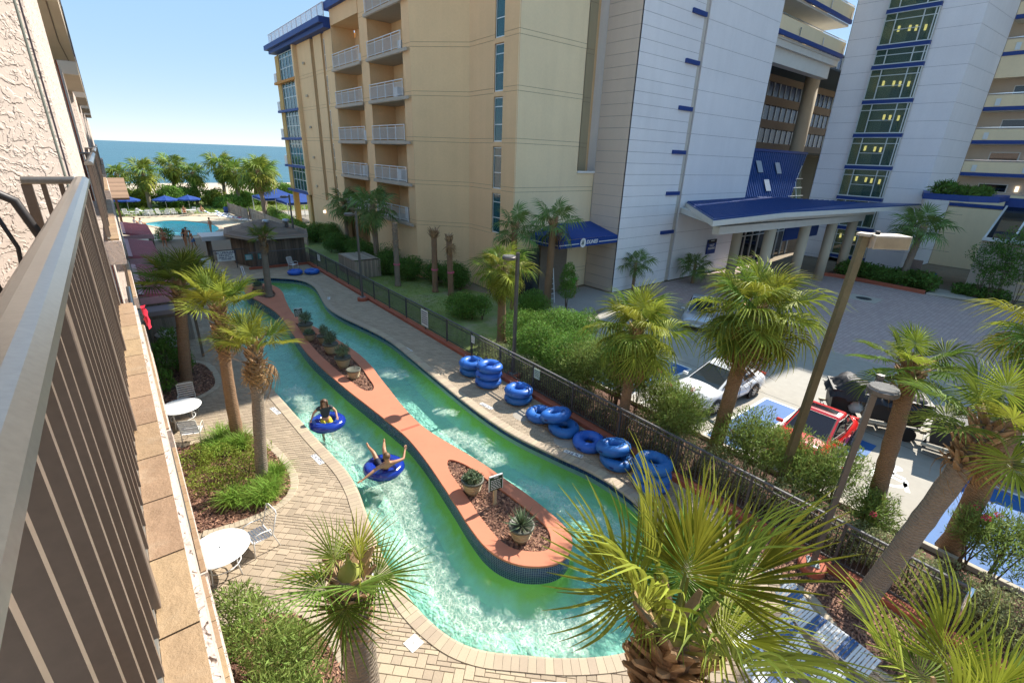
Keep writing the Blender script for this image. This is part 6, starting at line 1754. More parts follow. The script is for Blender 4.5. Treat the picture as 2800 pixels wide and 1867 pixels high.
def fence_sign(y, w, h, z, label, m, inkm, rows):
    t = thing('fence_sign', label, 'sign', (FX-.045,y,.17+z), group='notices on the pool fence')
    MB().box(-.006,.006,0,w,0,h).build('board', m, t)
    for i in range(rows):
        zz = h*(.86-.78*i/max(1,rows)); q = random.Random(i+int(y*10)); yy = w*.9
        while yy > w*.14:
            l = q.uniform(.03,.10)*w/.5; MB().box(-.010,-.0065,max(w*.08,yy-l),yy,zz-h*.035,zz+h*.02).build('print', inkm, t); yy -= l+.018*w/.5
fence_sign(21.6,.75,.95,.15,'white notice board with dark print on the fence beyond the second lamp post',sign_w,ink,6)
fence_sign(12.6,.34,.42,.65,'small pale green notice on the fence above the tube stacks',mat('pale_green_sign', (.42,.55,.45), .6),sign_g,5)
fence_sign(17.2,.26,.36,.7,'tiny white notice on the fence before the large shrub',sign_w,ink,3)
fence_sign(38.9,.6,.5,.6,'pale notice at the far end of the fence by the bar hut',sign_w,ink,3)

def lamp_post(x, y, h, label, rz=0, base='round', lean=(0,0)):
    t = thing('lamp_post', label, 'lamp post', (x,y,0), rz, 'bronze lamp posts')
    MB().bar((0,0,.1),(lean[0],lean[1],h), .115, .115).build('pole', pole_m, t)
    MB().lathe([(.30,-.02),(.30,.19),(.27,.22),(0,.22)], 24, sx=1.15).build('footing', terra_d, t, smooth=False)
    MB().box(-.16,.16,-.13,.13,.22,.245).build('base_plate', mat('galvanised_plate', (.24,.28,.29), .7, spec=.15), t)
    for sx in (-1,1):
        for sy in (-1,1): MB().lathe([(.022,.245),(.022,.29),(0,.29)], 6, (sx*.12,sy*.09,0)).build('bolt', MATS['galvanised_plate'], t)
    hx, hy = lean
    MB().bar((hx,hy,h-.14),(hx-.20,hy,h-.16), .09, .09).build('arm', pole_m, t)
    hd = MB().lathe([(0,-.07),(.255,-.07),(.275,-.05),(.275,.035),(.25,.05),(.235,.04),(0,.04)], 30, (hx-.45,hy,h-.14)).build('lamp_head', pole_m, t)
    MB().lathe([(0,-.085),(.20,-.085),(.21,-.07)], 24, (hx-.45,hy,h-.14)).build('lens', mat('lamp_lens', (.45,.47,.46), .3), hd)
    for i in range(11):
        u = -.21+.042*i; l = math.sqrt(max(0,.245**2-u*u))
        MB().box(hx-.45+u-.005,hx-.45+u+.005,hy-l,hy+l,h-.10,h-.055).build('fin', mat('pale_fin', (.34,.33,.31), .6), hd)
    MB().lathe([(0,h),(.08,h),(.08,h+.02),(0,h+.03)], 4, (hx,hy,0)).build('cap', pole_m, t)
    return t
lamp_post(11.42,29.4,5.65,'slim lamp post on a terracotta footing halfway along the fence')
lamp_post(12.25,14.7,5.55,'lamp post just behind the fence at the tube stacks')
lamp_post(11.4,43.6,5.5,'farthest lamp post beside the bar hut roof')
lamp_post(11.5,2.12,5.25,'nearest lamp post with round slatted head in the right planting bed',RAD(25),lean=(.03,-.06))
# leaning area-light pole
t = thing('light_pole', 'tall rusty leaning light pole with a box floodlight in front of the red car', 'light pole', (13.45,3.85,0))
rust = mat('rusty_bronze', (.17,.135,.075), .6, metal=.25, var=((1.5,.2),(20,.2)), dirt=(5,(.22,.10,.04),.6))
MB().tube([(0,0,-.05),(.12,-.1,3.9),(.22,-.22,7.75)], [.125,.12,.11], 4).build('pole', rust, t)
MB().box(-.16,.16,-.14,.14,7.72,7.78).build('pole_cap', mat('bleached_metal', (.45,.38,.30), .6, var=((4,.15),)), t, loc=(.22,-.22,0))
M = Matrix.Translation((.62,-.55,7.62)) @ Matrix.Rotation(RAD(-40),4,'Z')
MB().box(-.42,.42,-.24,.24,-.17,.14,M=M).build('lamp_box', MATS['bleached_metal'], t, bevel=.01)
MB().box(-.40,.40,-.245,-.241,-.15,.10,M=M).build('lamp_glass', mat('rust_stain', (.35,.26,.16), .6, var=((4,.3),)), t)
MB().lathe([(.05,0),(.05,.07),(0,.07)], 10, (.45,-.4,7.76)).build('photocell', black_m, t)

# ---- swim tubes
def tube_mesh(R, r, m, seed, squash=.9):
    rs = random.Random(seed); V = []; F = []; nu, nv = 48, 16
    for i in range(nu):
        a = 2*math.pi*i/nu
        pinch = 1-.05*abs(math.sin(a*2.0+seed))**8
        for j in range(nv):
            b = 2*math.pi*j/nv
            rr = r*pinch
            # seam wrinkles on the inner side
            if math.cos(b) < -.2: rr *= 1+.035*math.sin(a*22+seed)
            V.append(((R+rr*math.cos(b))*math.cos(a), (R+rr*math.cos(b))*math.sin(a), r*squash+rr*squash*math.sin(b)))
    for i in range(nu):
        for j in range(nv):
            F.append((i*nv+j, ((i+1)%nu)*nv+j, ((i+1)%nu)*nv+(j+1)%nv, i*nv+(j+1)%nv))
    me = bpy.data.meshes.new('ring'); me.from_pydata(V, [], F); me.materials.append(m)
    me.polygons.foreach_set('use_smooth', [True]*len(F)); me.update(); return me
TM = [tube_mesh(.37,.20,tube_m,s) for s in (1,2,3)]
HND = MB().tube([(-.09,0,0),(-.06,0,.045),(0,0,.055),(.06,0,.045),(.09,0,0)], .012, 6); hnd_me = None
TWM = tube_mesh(.43,.215,tube_dm,5,.8)
def tube(x, y, z, label, rz=0, tilt=(0,0), me=None, group='blue swim tubes stacked by the fence', s=1.0):
    global hnd_me
    t = thing('swim_tube', label, 'swim tube', (x,y,z), rz, group); t.rotation_euler = (tilt[0],tilt[1],rz); t.scale = (s,s,s)
    link('ring', me or TM[int(abs(x*7+y*3)) % 3], t)
    for k in (0, 1):
        if hnd_me is None: o = HND.build('handle', mat('dark_blue_handle', (.01,.02,.09), .4), t, smooth=True); hnd_me = o.data
        else: o = link('handle', hnd_me, t)
        sg = 1-2*k; o.location = (sg*.40,0,.37); o.rotation_euler = (0,0,math.pi/2)
    if me is None:
        for a in (.6, 2.7, 4.8):
            q = MB().box(-.07,.07,-.004,.004,-.03,.03).build('printed_label', mat('label_navy', (.01,.03,.16), .5), t); q.location = (.575*math.cos(a),.575*math.sin(a),.19); q.rotation_euler = (0,0,a+math.pi/2)
    o = MB().lathe([(.018,0),(.018,.02),(0,.02)], 8).build('valve', black_m, t); o.location = (.1,.42,.36)
    return t
H = .335
st = [(11.0,16.1,2,'far left'),(10.95,14.75,3,'three-high'),(11.02,12.85,2,'third'),(10.9,11.35,1,'single'),(10.95,10.2,2,'fifth'),(11.0,9.0,1,'low single'),(10.95,7.75,2,'seventh'),(10.92,6.45,3,'nearest')]
desc = {2:['bottom','top'],3:['bottom','middle','top'],1:['only']}
where = ['the two-high pile left of the three-high pile','the three-high pile at the lamp post','the two-high pile right of the lamp post','the single tube lying after the second two-high pile','the two-high pile in the middle of the row','the single tube right of the middle pile','the two-high pile before the fan palm leaves','the nearest pile, half behind the fan palm leaves']
for i, (x, y, n, _) in enumerate(st):
    q = random.Random(i)
    for k in range(n):
        lab = ('blue swim tube: '+where[i]) if n == 1 else '%s blue swim tube of %s' % (desc[n][k], where[i])
        sh = .16 if (i in (4,6) and k == 1) else .03
        tube(x+q.uniform(-1,1)*sh, y+q.uniform(-1,1)*sh+(.22 if (i in (4,6) and k) else 0), k*H+.0, lab, q.uniform(0,6), (RAD(q.uniform(-3,3)), RAD(q.uniform(-3,3))+(RAD(-14) if i in (4,6) and k else 0)))
tube(9.85,38.75,0,'left blue swim tube of the pair by the far white chair',.4); tube(11.0,38.35,0,'right blue swim tube of the pair at the far fence corner',1.4)
TUBE1, TUBE2 = (4.45,15.85), (4.95,12.15)
tube(TUBE1[0],TUBE1[1],-.30,'deep blue swim tube carrying the rider in the dark shirt',.5,(0,0),TWM,'swim tubes on the river')
tube(TUBE2[0],TUBE2[1],-.30,'deep blue swim tube carrying the bare-chested rider',2.2,(RAD(2),0),TWM,'swim tubes on the river')
# ---- green island notices
def isle_sign(x, y, label, rz):
    t = thing('island_sign', label, 'sign', (x,y,.12), rz, 'green notices on the island')
    MB().box(-.045,.045,-.03,.03,0,.62).build('post', mat('pale_post', (.50,.40,.24), .8, var=((3,.1),(20,.1))), t)
    b = MB().box(-.20,.20,-.05,-.02,.56,1.0).build('board', sign_g, t)
    for (x0,x1,z0,z1) in ((-.215,-.20,.55,1.03),(.20,.215,.55,1.03),(-.215,.215,1.0,1.03)): MB().box(x0,x1,-.055,-.015,z0,z1).build('frame', sign_w, t)
    MB().box(-.07,.07,-.054,-.0505,.955,.985).build('print', ink_w, b)
    for i in range(6):
        q = random.Random(i); xx = -.16
        while xx < .13:
            l = q.uniform(.03,.09); MB().box(xx,min(xx+l,.17),-.054,-.0505,.60+.055*i,.622+.055*i).build('print', ink_w, b); xx += l+.02
isle_sign(6.55,8.45,'green notice with white print on a pale post in the near island bed',RAD(-8)); isle_sign(6.55,26.2,'green notice with white print at the far end of the long island bed',RAD(-12))
# ---- depth markers set in the deck
def marker(x, y, rz, label, s=1.0):
    t = thing('depth_marker', label, 'depth marker', (x,y,.004), rz, 'depth markers on the deck')
    MB().box(-.33*s,.33*s,-.085*s,.085*s,0,.004).build('plate', sign_w, t)
    o = text('2 \u00bd FT', .17*s, (0,0,0), (0,0,0), ink, None, 'lettering', .001); o.parent = t; o.location = (-.07*s,0,.0052)
    c = MB()
    for k in range(16):
        a0, a1 = k*math.pi/8, (k+1)*math.pi/8; r0, r1 = .052*s, .064*s
        c.add([(r0*math.cos(a0),r0*math.sin(a0),0),(r1*math.cos(a0),r1*math.sin(a0),0),(r1*math.cos(a1),r1*math.sin(a1),0),(r0*math.cos(a1),r0*math.sin(a1),0)], [(0,1,2,3)])
    c.bar((-.045*s,.045*s,0),(.045*s,-.045*s,0), .014, .0006); c.bar((-.03*s,-.015*s,0),(.03*s,.0,0), .018, .0006)
    c.build('no_diving_symbol', ink, t, loc=(.245*s,0,.0055))
for (x, y, a, lb) in ((3.12,17.55,-82,'2 1/2 FT depth marker on the left bank near the first rider'),(3.38,13.6,-84,'2 1/2 FT depth marker on the left bank near the second rider'),(2.98,8.05,-95,'depth marker on the left bank behind the spiky palm'),(9.78,13.3,98,'depth marker on the right bank beside the tube stacks'),(10.25,9.0,112,'depth marker on the right bank near the single tubes'),(9.95,20.2,93,'depth marker on the right bank before the lamp post'),(9.75,31.0,70,'faint depth marker at the far right bank'),(4.5,3.98,-38,'2 1/2 FT depth marker at the near end of the river')):
    marker(x, y, RAD(a), lb)
t = thing('skimmer_lid', 'white square skimmer lid turned on edge in the near deck', 'skimmer lid', (2.9,6.28,.003), RAD(11))
MB().box(-.148,.148,-.148,.148,0,.006).build('lid', sign_w, t, bevel=.003); MB().lathe([(0,.006),(.014,.006),(.012,.009),(0,.009)], 10).build('finger_hole', black_m, t)
for i, (x, y) in enumerate(((10.55,11.9),(10.6,9.7))):
    o = MB().lathe([(0,.004),(.42,.004),(.44,.001)], 30, (x,y,.0)).build('round_deck_lid', mat('grey_lid', (.30,.27,.23), .8, var=((6,.12),)))
    tag(o, 'round grey paver lid in the right-hand deck, %s of two' % ('farther','nearer')[i], 'deck lid', 'round deck lids')
# timber utility enclosure behind the fence
t = thing('timber_enclosure', 'weathered timber utility enclosure behind the fence below the lamp post', 'enclosure', (14.2,36.5,0))
bd = None
for (p, q) in (((13.2,34.9),(15.2,34.9)),((13.2,38.4),(13.2,34.9)),((15.2,34.9),(15.2,38.4))):
    L = math.hypot(q[0]-p[0],q[1]-p[1]); n = int(L/.16); a = math.atan2(q[1]-p[1],q[0]-p[0])
    for i in range(n):
        if bd is None: bd = MB().box(-.07,.07,-.012,.012,.03,1.35).build('board', wood_l, t); o = bd
        else: o = link('board', bd.data, t)
        o.location = Vector((p[0]+(q[0]-p[0])*(i+.5)/n,p[1]+(q[1]-p[1])*(i+.5)/n,0))-t.location; o.rotation_euler = (0,0,a)
for i in range(9): MB().box(13.15+i*.23,13.36+i*.23,35.2,38.3,1.36,1.39).build('lid_board', wood_l, t, world=True)
# garden light box among the stumps
t = thing('uplight_box', 'small black uplight box on a stem at the foot of the tan wall', 'garden light', (17.2,29.9,0))
MB().tube([(0,0,0),(0,0,.5)], .03, 6).build('stem', black_m, t); MB().box(-.2,.2,-.14,.14,.48,.82).build('housing', black_m, t)
# ladder by the entrance
t = thing('white_ladder', 'white stepladder leaning beside the right entrance palm', 'ladder', (21.7,22.2,0))
for s in (-.2,.2): MB().bar((s,0,0),(s,.35,2.3), .05, .03).build('stile', white_paint, t)
for i in range(6): MB().bar((-.2,.05+.05*i,.3+.33*i),(.2,.05+.05*i,.3+.33*i), .05, .03).build('rung', white_paint, t)

# ================================================================ VEHICLES
def car(name, label, loc, rz, paint, L=4.3, W=1.76, Hh=1.45, wb=2.6, hood=.95, belt=.92, cab=(-.25,.30,.62,.98), roof_glass=False):
    """nose towards +X. cab = fractions for windscreen foot, roof front, roof rear, rear glass foot (0 nose-ward .. 1 tail)"""
    t = thing(name, label, 'car', loc, rz, 'parked cars')
    h = L/2; wr = .32; xf, xr = wb/2+.05, -wb/2+.05
    st = sorted(set([h,h-.05,h-.18,h-.45,h-.8,.9,.5,0,-.5,-.9,-h+.6,-h+.3,-h+.1,-h]+[c+o for c in (xf,xr) for o in (-.40,-.30,-.15,0,.15,.30,.40)]), reverse=True)
    rings = []
    for x in st:
        f = (h-x)/L
        e = 1-max(0,(abs(x)-(h-.55))/.55)**2*.16
        nose = max(0,(x-(h-.5))/.5); tail = max(0,(-x-(h-.35))/.35)
        top = belt-.03+ (hood-belt)*max(0,min(1,(x-.4)/.6)) - .22*nose**1.6 - .08*tail**2
        w = W/2*e
        zb = .20+.10*max(nose,tail)
        for c in (xf, xr):
            if abs(x-c) < .40: zb = max(zb, .30+math.sqrt(max(0,.40**2-(x-c)**2))-.02)
        zm = max(.52, zb+.02)
        sec = [(0,top+.025),(w*.55,top+.015),(w*.86,top-.03),(w*.97,top-.14),(w,max(zm,.55)),(w*.985,max(zb+.01,.34)),(w*.90,zb),(0,zb)]
        rings.append([(x,-a,b) for a,b in sec]+[(x,a,b) for a,b in reversed(sec[1:-1])])
    body = loft(MB(), rings).build('body', paint, t, smooth=True)
    m = body.modifiers.new('sub','SUBSURF'); m.levels = 1; m.render_levels = 1
    MB().box(-h+.3,h-.3,-W/2+.12,W/2-.12,.18,.5).build('underbody', black_m, t)
    xw0, xr0, xr1, xw1 = (h-L*(c*.5+.36) for c in (cab[0], cab[1], cab[2], cab[3]))
    w0, w1 = W/2*.90, W/2*.70
    base = [(xw0,-w0*.92),(xw0,w0*.92),((xr0+xr1)/2,w0),(xw1,w0*.9),(xw1,-w0*.9),((xr0+xr1)/2,-w0)]
    topp = [(xr0,-w1*.95),(xr0,w1*.95),((xr0+xr1)/2,w1),(xr1,w1*.92),(xr1,-w1*.92),((xr0+xr1)/2,-w1)]
    zb, zt = belt-.06, Hh
    vs = [(*p,zb) for p in base]+[(*p,zt-(.03 if i in (0,1,3,4) else 0)) for i, p in enumerate(topp)]
    fs = [(i,(i+1)%6,6+(i+1)%6,6+i) for i in range(6)]
    vs.append(((xr0+xr1)/2,0,zt+.03)); fs += [(6+i,6+(i+1)%6,12) for i in range(6)]
    MB().add(vs,[tuple(reversed(f)) for f in fs]).build('cabin', paint, t, bevel=.05)
    def pane(idx, ins, name):
        q = [Vector(vs[i]) for i in idx]; c = sum(q, Vector())/4; n = (q[1]-q[0]).cross(q[3]-q[0]).normalized()
        if n.dot(c-Vector((0,0,.8))) < 0: n = -n
        r = []
        for p, (u, v) in zip(q, ((0,0),(1,0),(1,1),(0,1))):
            a = q[0].lerp(q[1], ins[0] if u == 0 else 1-ins[0]); b = q[3].lerp(q[2], ins[0] if u == 0 else 1-ins[0])
            r.append(a.lerp(b, ins[1] if v == 0 else 1-ins[1])+n*.012)
        MB().add(r+[p-n*.03 for p in r], [(0,1,2,3),(0,4,5,1),(1,5,6,2),(2,6,7,3),(3,7,4,0)]).build(name, g_car, t)
        mb = MB()
        for a, b in zip(r, r[1:]+r[:1]): mb.bar(a, b, .025, .012)
        mb.build('window_trim', black_m, t)
    pane((0,1,7,6),(.06,.10),'windscreen'); pane((3,4,10,9),(.08,.14),'rear_window')
    pane((1,2,8,7),(.07,.16),'side_window'); pane((2,3,9,8),(.07,.16),'side_window'); pane((4,5,11,10),(.07,.16),'side_window'); pane((5,0,6,11),(.07,.16),'side_window')
    if roof_glass:
        MB().add([(xr0-.1,-w1*.7,zt+.012),(xr0-.1,w1*.7,zt+.012),(xr1+.25,w1*.7,zt+.016),(xr1+.25,-w1*.7,zt+.016),((xr0+xr1)/2,0,zt+.045)], [(0,1,4),(1,2,4),(2,3,4),(3,0,4)]).build('roof_glass', g_car, t)
    tyre = rim = None
    for x in (xf, xr):
        for s in (-1, 1):
            MBt = MB().lathe([(.20,-.10),(wr-.02,-.10),(wr,-.07),(wr,.07),(wr-.02,.10),(.20,.10)], 24)
            o = MBt.build('wheel', rubber, t, smooth=False); o.rotation_euler = (math.pi/2,0,0); o.location = (x,s*(W/2-.10),wr-.01)
            r_ = MB().lathe([(0,.09),(.06,.10),(.19,.085),(.21,.10),(.21,-.09)], 20)
            for k in range(10):
                a = k*math.pi/5; r_.bar((.03*math.cos(a),.03*math.sin(a),.1),(.2*math.cos(a),.2*math.sin(a),.1), .03, .02)
            rm = r_.build('rim', mat('alloy_rim', (.45,.46,.48), .3, metal=.8, var=()), o); rm.rotation_euler = (0 if s < 0 else math.pi,0,0)
            MB().lathe([(0,-.09),(.38,-.09),(.38,-.02),(0,-.02)], 20).build('wheel_well', black_m, o)
    for s in (-1, 1):
        MB().box(-.17,.10,-.10,.10,-.06,.06).build('headlight', mat('headlamp', (.70,.72,.75), .1, metal=.3, var=()), t, loc=(h-.22,s*(W/2-.30),.62), bevel=.03)
        MB().box(-.05,.10,-.16,.16,-.06,.08).build('tail_light', mat('tail_lamp', (.45,.01,.01), .2, var=()), t, loc=(-h+.06,s*(W/2-.32),.78), bevel=.02)
        MB().box(-.06,.06,-.11,.11,-.06,.06).build('mirror', paint, t, loc=(xw0-.28,s*(W/2+.06),belt+.04), bevel=.03)
    for s in (-1, 1):
        for x in (xf-.45, -.12, xr+.42): MB().box(x-.006,x+.006,s*W/2*.995-.012,s*W/2*.995+.008,.36,belt-.12).build('door_seam', black_m, t)
        for x in (.35,-.55): MB().box(x-.09,x+.09,s*W/2-.01,s*W/2+.025,.70,.73).build('door_handle', paint, t)
    MB().box(h-.06,h+.015,-.26,.26,.36,.48).build('number_plate', sign_w, t); MB().box(-h-.015,-h+.05,-.26,.26,.55,.67).build('number_plate', sign_w, t)
    return t
red = mat('red_car_paint', (.55,.012,.010), .25, var=((2,.04),), coat=.9, spec=.5)
white_c = mat('white_car_paint', (.74,.74,.74), .25, var=((2,.03),), coat=.8)
silver = mat('silver_car_paint', (.42,.46,.52), .28, metal=.5, var=((2,.04),), coat=.8)
car('red_hatchback','shiny red small car with dark windscreen parked behind the leaning pole',(17.35,4.35,-.016),RAD(180),red,4.0,1.72,1.48,roof_glass=True)
car('white_sedan','white sedan parked nose-in behind the pale oleander',(18.2,8.4,-.016),RAD(176),white_c,4.7,1.82,1.46,2.75)
car('silver_wagon','silver car standing near the grey tower behind the bushy palm',(26.9,14.4,-.014),RAD(205),silver,4.7,1.84,1.55,2.75)
car('dark_sedan','dark blue car at the right edge beyond the blue bay',(17.4,-4.05,-.016),RAD(180),mat('navy_car_paint', (.02,.03,.06), .25, var=(), coat=.8),4.6,1.8,1.46)

# ---- refuse carts on trailers
def trailer(label, loc, rz, tarp):
    t = thing('refuse_trailer', label, 'trailer', loc, rz, 'black refuse trailers')
    tim = mat('pale_timber', (.50,.44,.33), .8, var=((2,.15),))
    for s in (-.62,.62): MB().box(-1.6,1.6,s-.05,s+.05,.42,.50).build('side_beam', tim, t)
    for x in (-1.5,-.5,.5,1.5): MB().box(x-.05,x+.05,-.62,.62,.36,.42).build('cross_beam', black_m, t)
    for s in (-1,1):
        o = MB().lathe([(.09,-.07),(.24,-.07),(.26,-.04),(.26,.04),(.24,.07),(.09,.07)], 20).build('wheel', rubber, t); o.rotation_euler = (math.pi/2,0,0); o.location = (1.05,s*.74,.26)
        r_ = MB().lathe([(0,.05),(.1,.06),(.1,-.06),(0,-.05)], 12).build('hub', alu, o)
    MB().bar((1.6,0,.44),(2.6,0,.40), .08).build('drawbar', black_m, t)
    for i, x in enumerate((-1.0,.05,1.05)):
        mb = MB().add([(x-.40,-.48,.5),(x+.40,-.48,.5),(x+.40,.48,.5),(x-.40,.48,.5),(x-.5,-.6,1.45),(x+.5,-.6,1.45),(x+.5,.6,1.45),(x-.5,.6,1.45)], [(3,2,1,0),(0,1,5,4),(1,2,6,5),(2,3,7,6),(3,0,4,7)])
        b = mb.build('cart_body', mat('dark_cart', (.035,.03,.028), .5, var=((3,.25),)), t)
        MB().box(x-.53,x+.53,-.64,.64,1.42,1.49).build('cart_rim', black_m, b)
    rs = np.random.RandomState(int(loc[1]*10)+50); V = []; nx, ny = 26, 14
    for i in range(nx+1):
        for j in range(ny+1):
            u, v = i/nx, j/ny; x = -1.62+3.24*u; y = -.78+1.56*v
            e = min(u,1-u,.16)/.16*min(v,1-v,.22)/.22
            z = 1.22+.42*e**.6+.22*e*math.sin(2.1*u*math.pi+.6)+.018*rs.normal()+.05*math.sin(x*9+y*7)+.03*math.sin(x*17-y*11)
            V.append((x+.03*rs.normal(),y+.03*rs.normal(),z))
    F = [(i*(ny+1)+j,(i+1)*(ny+1)+j,(i+1)*(ny+1)+j+1,i*(ny+1)+j+1) for i in range(nx) for j in range(ny)]
    if tarp:
        MB().add(V,F).build('tarpaulin', tarp_m, t, smooth=True)
    else:
        for x in (-1.0,.05,1.05):
            MB().add([(x-.52,-.62,1.5),(x+.52,-.62,1.5),(x+.52,.1,1.62),(x-.52,.1,1.62),(x-.52,.66,1.52),(x+.52,.66,1.52)], [(0,1,2,3),(3,2,5,4)]).build('cart_lid', tarp_m, t)
        MB().box(.75,1.25,-.625,-.612,.85,1.3).build('label_plate', sign_w, t)
        c = MB()
        for k in range(20):
            a0, a1 = RAD(30+15*k), RAD(45+15*k); c.add([(1.0+.10*math.cos(a0),-.632,1.12+.10*math.sin(a0)),(1.0+.14*math.cos(a0),-.632,1.12+.14*math.sin(a0)),(1.0+.14*math.cos(a1),-.632,1.12+.14*math.sin(a1)),(1.0+.10*math.cos(a1),-.632,1.12+.10*math.sin(a1))], [(0,1,2,3)])
        c.box(.85,1.15,-.634,-.630,.90,.93); c.build('label_ring', black_m, t)
    return t
trailer('black refuse carts under a shiny tarpaulin on a trailer behind the red car',(20.9,3.7,-.016),RAD(-62),True)
trailer('uncovered black refuse carts with a white label on a trailer at the right',(20.9,.45,-.016),RAD(-80),False)
t = thing('plastic_bag', 'translucent white plastic bag hanging from the tarpaulined trailer', 'plastic bag', (20.15,4.05,.65))
rs = np.random.RandomState(3); mb = MB().lathe([(.03,.52),(.07,.48),(.2,.34),(.25,.18),(.2,.04),(.06,0),(0,0)], 14); mb.v = [(a+rs.normal()*.02,b+rs.normal()*.02,c+rs.normal()*.015) for a,b,c in mb.v]
mb.build('bag', mat('white_film', (.62,.66,.64), .3, trans=.4), t, smooth=True)
# things inside the furniture store and on the ledge
t = thing('stacked_tables', 'stack of pale round tables stored in the timber furniture store', 'table stack', (.75,26.3,0))
for i in range(4): MB().lathe([(0,.0),(.55,0),(.56,.02),(.55,.04),(0,.04)], 28, (0,0,.35+.16*i)).build('table_top', MATS['white_fibreglass'], t)
for k in range(4):
    a = k*math.pi/2+.5; MB().tube([(.4*math.cos(a),.4*math.sin(a),0),(.36*math.cos(a),.36*math.sin(a),.9)], .02, 6).build('leg', white_paint, t)
t = thing('red_towel', 'bright red towel hanging over a hotel balcony ledge', 'towel', (.0,14.2,4.9))
rs = np.random.RandomState(8); V = []; 
for i in range(9):
    for j in range(7):
        V.append((.02+.05*math.sin(i*.9)+.03*j/6+.015*rs.normal(), -.22+.44*i/8, .55-.5*j/6+.02*rs.normal()))
MB().add(V, [(i*7+j,(i+1)*7+j,(i+1)*7+j+1,i*7+j+1) for i in range(8) for j in range(6)]).build('cloth', clothm('red', (.6,.02,.05)), t, smooth=True)
# ================================================================ PEOPLE
def skin_obj(name, J, E, m, parent, subs=2):
    """one continuous surface grown round a joint skeleton. J = {name: (x,y,z,r)} with the root first"""
    ks = list(J); me = bpy.data.meshes.new(name)
    me.from_pydata([J[k][:3] for k in ks], [(ks.index(a), ks.index(b)) for a, b in E], [])
    me.materials.append(m)
    o = link(name, me, parent)
    sk = o.modifiers.new('skin', 'SKIN'); sk.use_smooth_shade = True; sk.branch_smoothing = .4
    for i, k in enumerate(ks):
        v = me.skin_vertices[0].data[i]; r = J[k][3]
        v.radius = r if hasattr(r, '__len__') else (r, r); v.use_root = (i == 0)
    sb = o.modifiers.new('sub', 'SUBSURF'); sb.levels = subs; sb.render_levels = subs
    return o
def hand(J, E, wrist, nm, dirv, side, up, curl=.35, s=1.0):
    """palm and five fingers from a wrist joint"""
    d = Vector(dirv).normalized(); u = Vector(up); sdv = d.cross(u).normalized()*side; u = sdv.cross(d).normalized()*side
    w = Vector(J[wrist][:3])
    pk = nm+'palm'; p = w+d*.05*s; J[pk] = (*p, (.026*s,.016*s)); E.append((wrist, pk))
    for i, (off, ln) in enumerate(((-.028,.062),(-.009,.075),(.010,.070),(.028,.055))):
        a = p+d*.035*s+sdv*off*s; b = a+d*ln*.5*s-u*curl*.02*s; c = b+d*ln*.45*s-u*curl*.05*s
        J[nm+'k%d' % i] = (*a,.0085*s); J[nm+'m%d' % i] = (*b,.008*s); J[nm+'t%d' % i] = (*c,.006*s)
        E += [(pk,nm+'k%d' % i),(nm+'k%d' % i,nm+'m%d' % i),(nm+'m%d' % i,nm+'t%d' % i)]
    a = w+d*.03*s-sdv*.04*s; b = a+d*.035*s-sdv*.02*s
    J[nm+'th'] = (*a,.010*s); J[nm+'tt'] = (*b,.008*s); E += [(pk,nm+'th'),(nm+'th',nm+'tt')]
def face(parent, c, fwd, up, hair, hs=1.0, long=False):
    f = Vector(fwd).normalized(); u = Vector(up).normalized(); r = f.cross(u).normalized(); u = r.cross(f)
    M = Matrix(((r.x,f.x,u.x,c[0]),(r.y,f.y,u.y,c[1]),(r.z,f.z,u.z,c[2]),(0,0,0,1)))
    def put(mb, nm, m, sm=True): mb.v = [tuple(M @ (Vector(p)*hs)) for p in mb.v]; return mb.build(nm, m, parent, smooth=sm)
    for s in (-1, 1):
        put(MB().lathe([(0,-.011),(.010,-.005),(.010,.005),(0,.011)], 8, (s*.034,.088,.012)), 'eye', mat('eye_dark', (.03,.025,.02), .3, var=()))
        put(MB().lathe([(0,-.028),(.012,-.018),(.015,.012),(0,.028)], 8, (s*.086,.0,.0)), 'ear', skin_m)
    put(MB().add([(-.014,.088,-.022),(.014,.088,-.022),(0,.118,-.024),(0,.094,.025)], [(0,1,2),(0,2,3),(1,3,2)]), 'nose', skin_m, False)
    put(MB().box(-.024,.024,.084,.094,-.056,-.046), 'mouth', mat('lips', (.36,.11,.09), .5, var=()))
    # hair shell over the crown and back of the head
    V = []; F = []; nu, nv = 20, 10
    rs = np.random.RandomState(3)
    for i in range(nv+1):
        th = math.pi*.62*i/nv
        for j in range(nu):
            ph = 2*math.pi*j/nu
            x, y, z = math.sin(th)*math.sin(ph), math.sin(th)*math.cos(ph), math.cos(th)
            if y > .35 and z < .45: z = .45+.1*(z-.45); y = min(y, .75)
            k = 1+.03*rs.normal()
            V.append((x*.099*k, y*.112*k-.006, z*.108*k+.022))
    for i in range(nv):
        for j in range(nu): F.append((i*nu+j,(i+1)*nu+j,(i+1)*nu+(j+1)%nu,i*nu+(j+1)%nu))
    put(MB().add(V,F), 'hair', hair)
    if long:
        mb = MB()
        for i in range(16):
            a = RAD(-115+230*i/15); x, y = math.sin(a)*.095, -math.cos(a)*.10
            mb.tube([(x,y,.06),(x*1.08,y*1.1-.01,-.06),(x*1.15,y*1.2-.02,-.18),(x*1.05,y*1.2-.02,-.27)], [.024,.026,.022,.006], 6)
        put(mb, 'hair', hair)
def body_edges(): return [('pelvis','waist'),('waist','chest'),('chest','neck'),('neck','head'),('head','crown'),('chest','shL'),('shL','elL'),('elL','wrL'),('chest','shR'),('shR','elR'),('elR','wrR'),('pelvis','hipL'),('hipL','knL'),('knL','anL'),('anL','toL'),('pelvis','hipR'),('hipR','knR'),('knR','anR'),('anR','toR')]
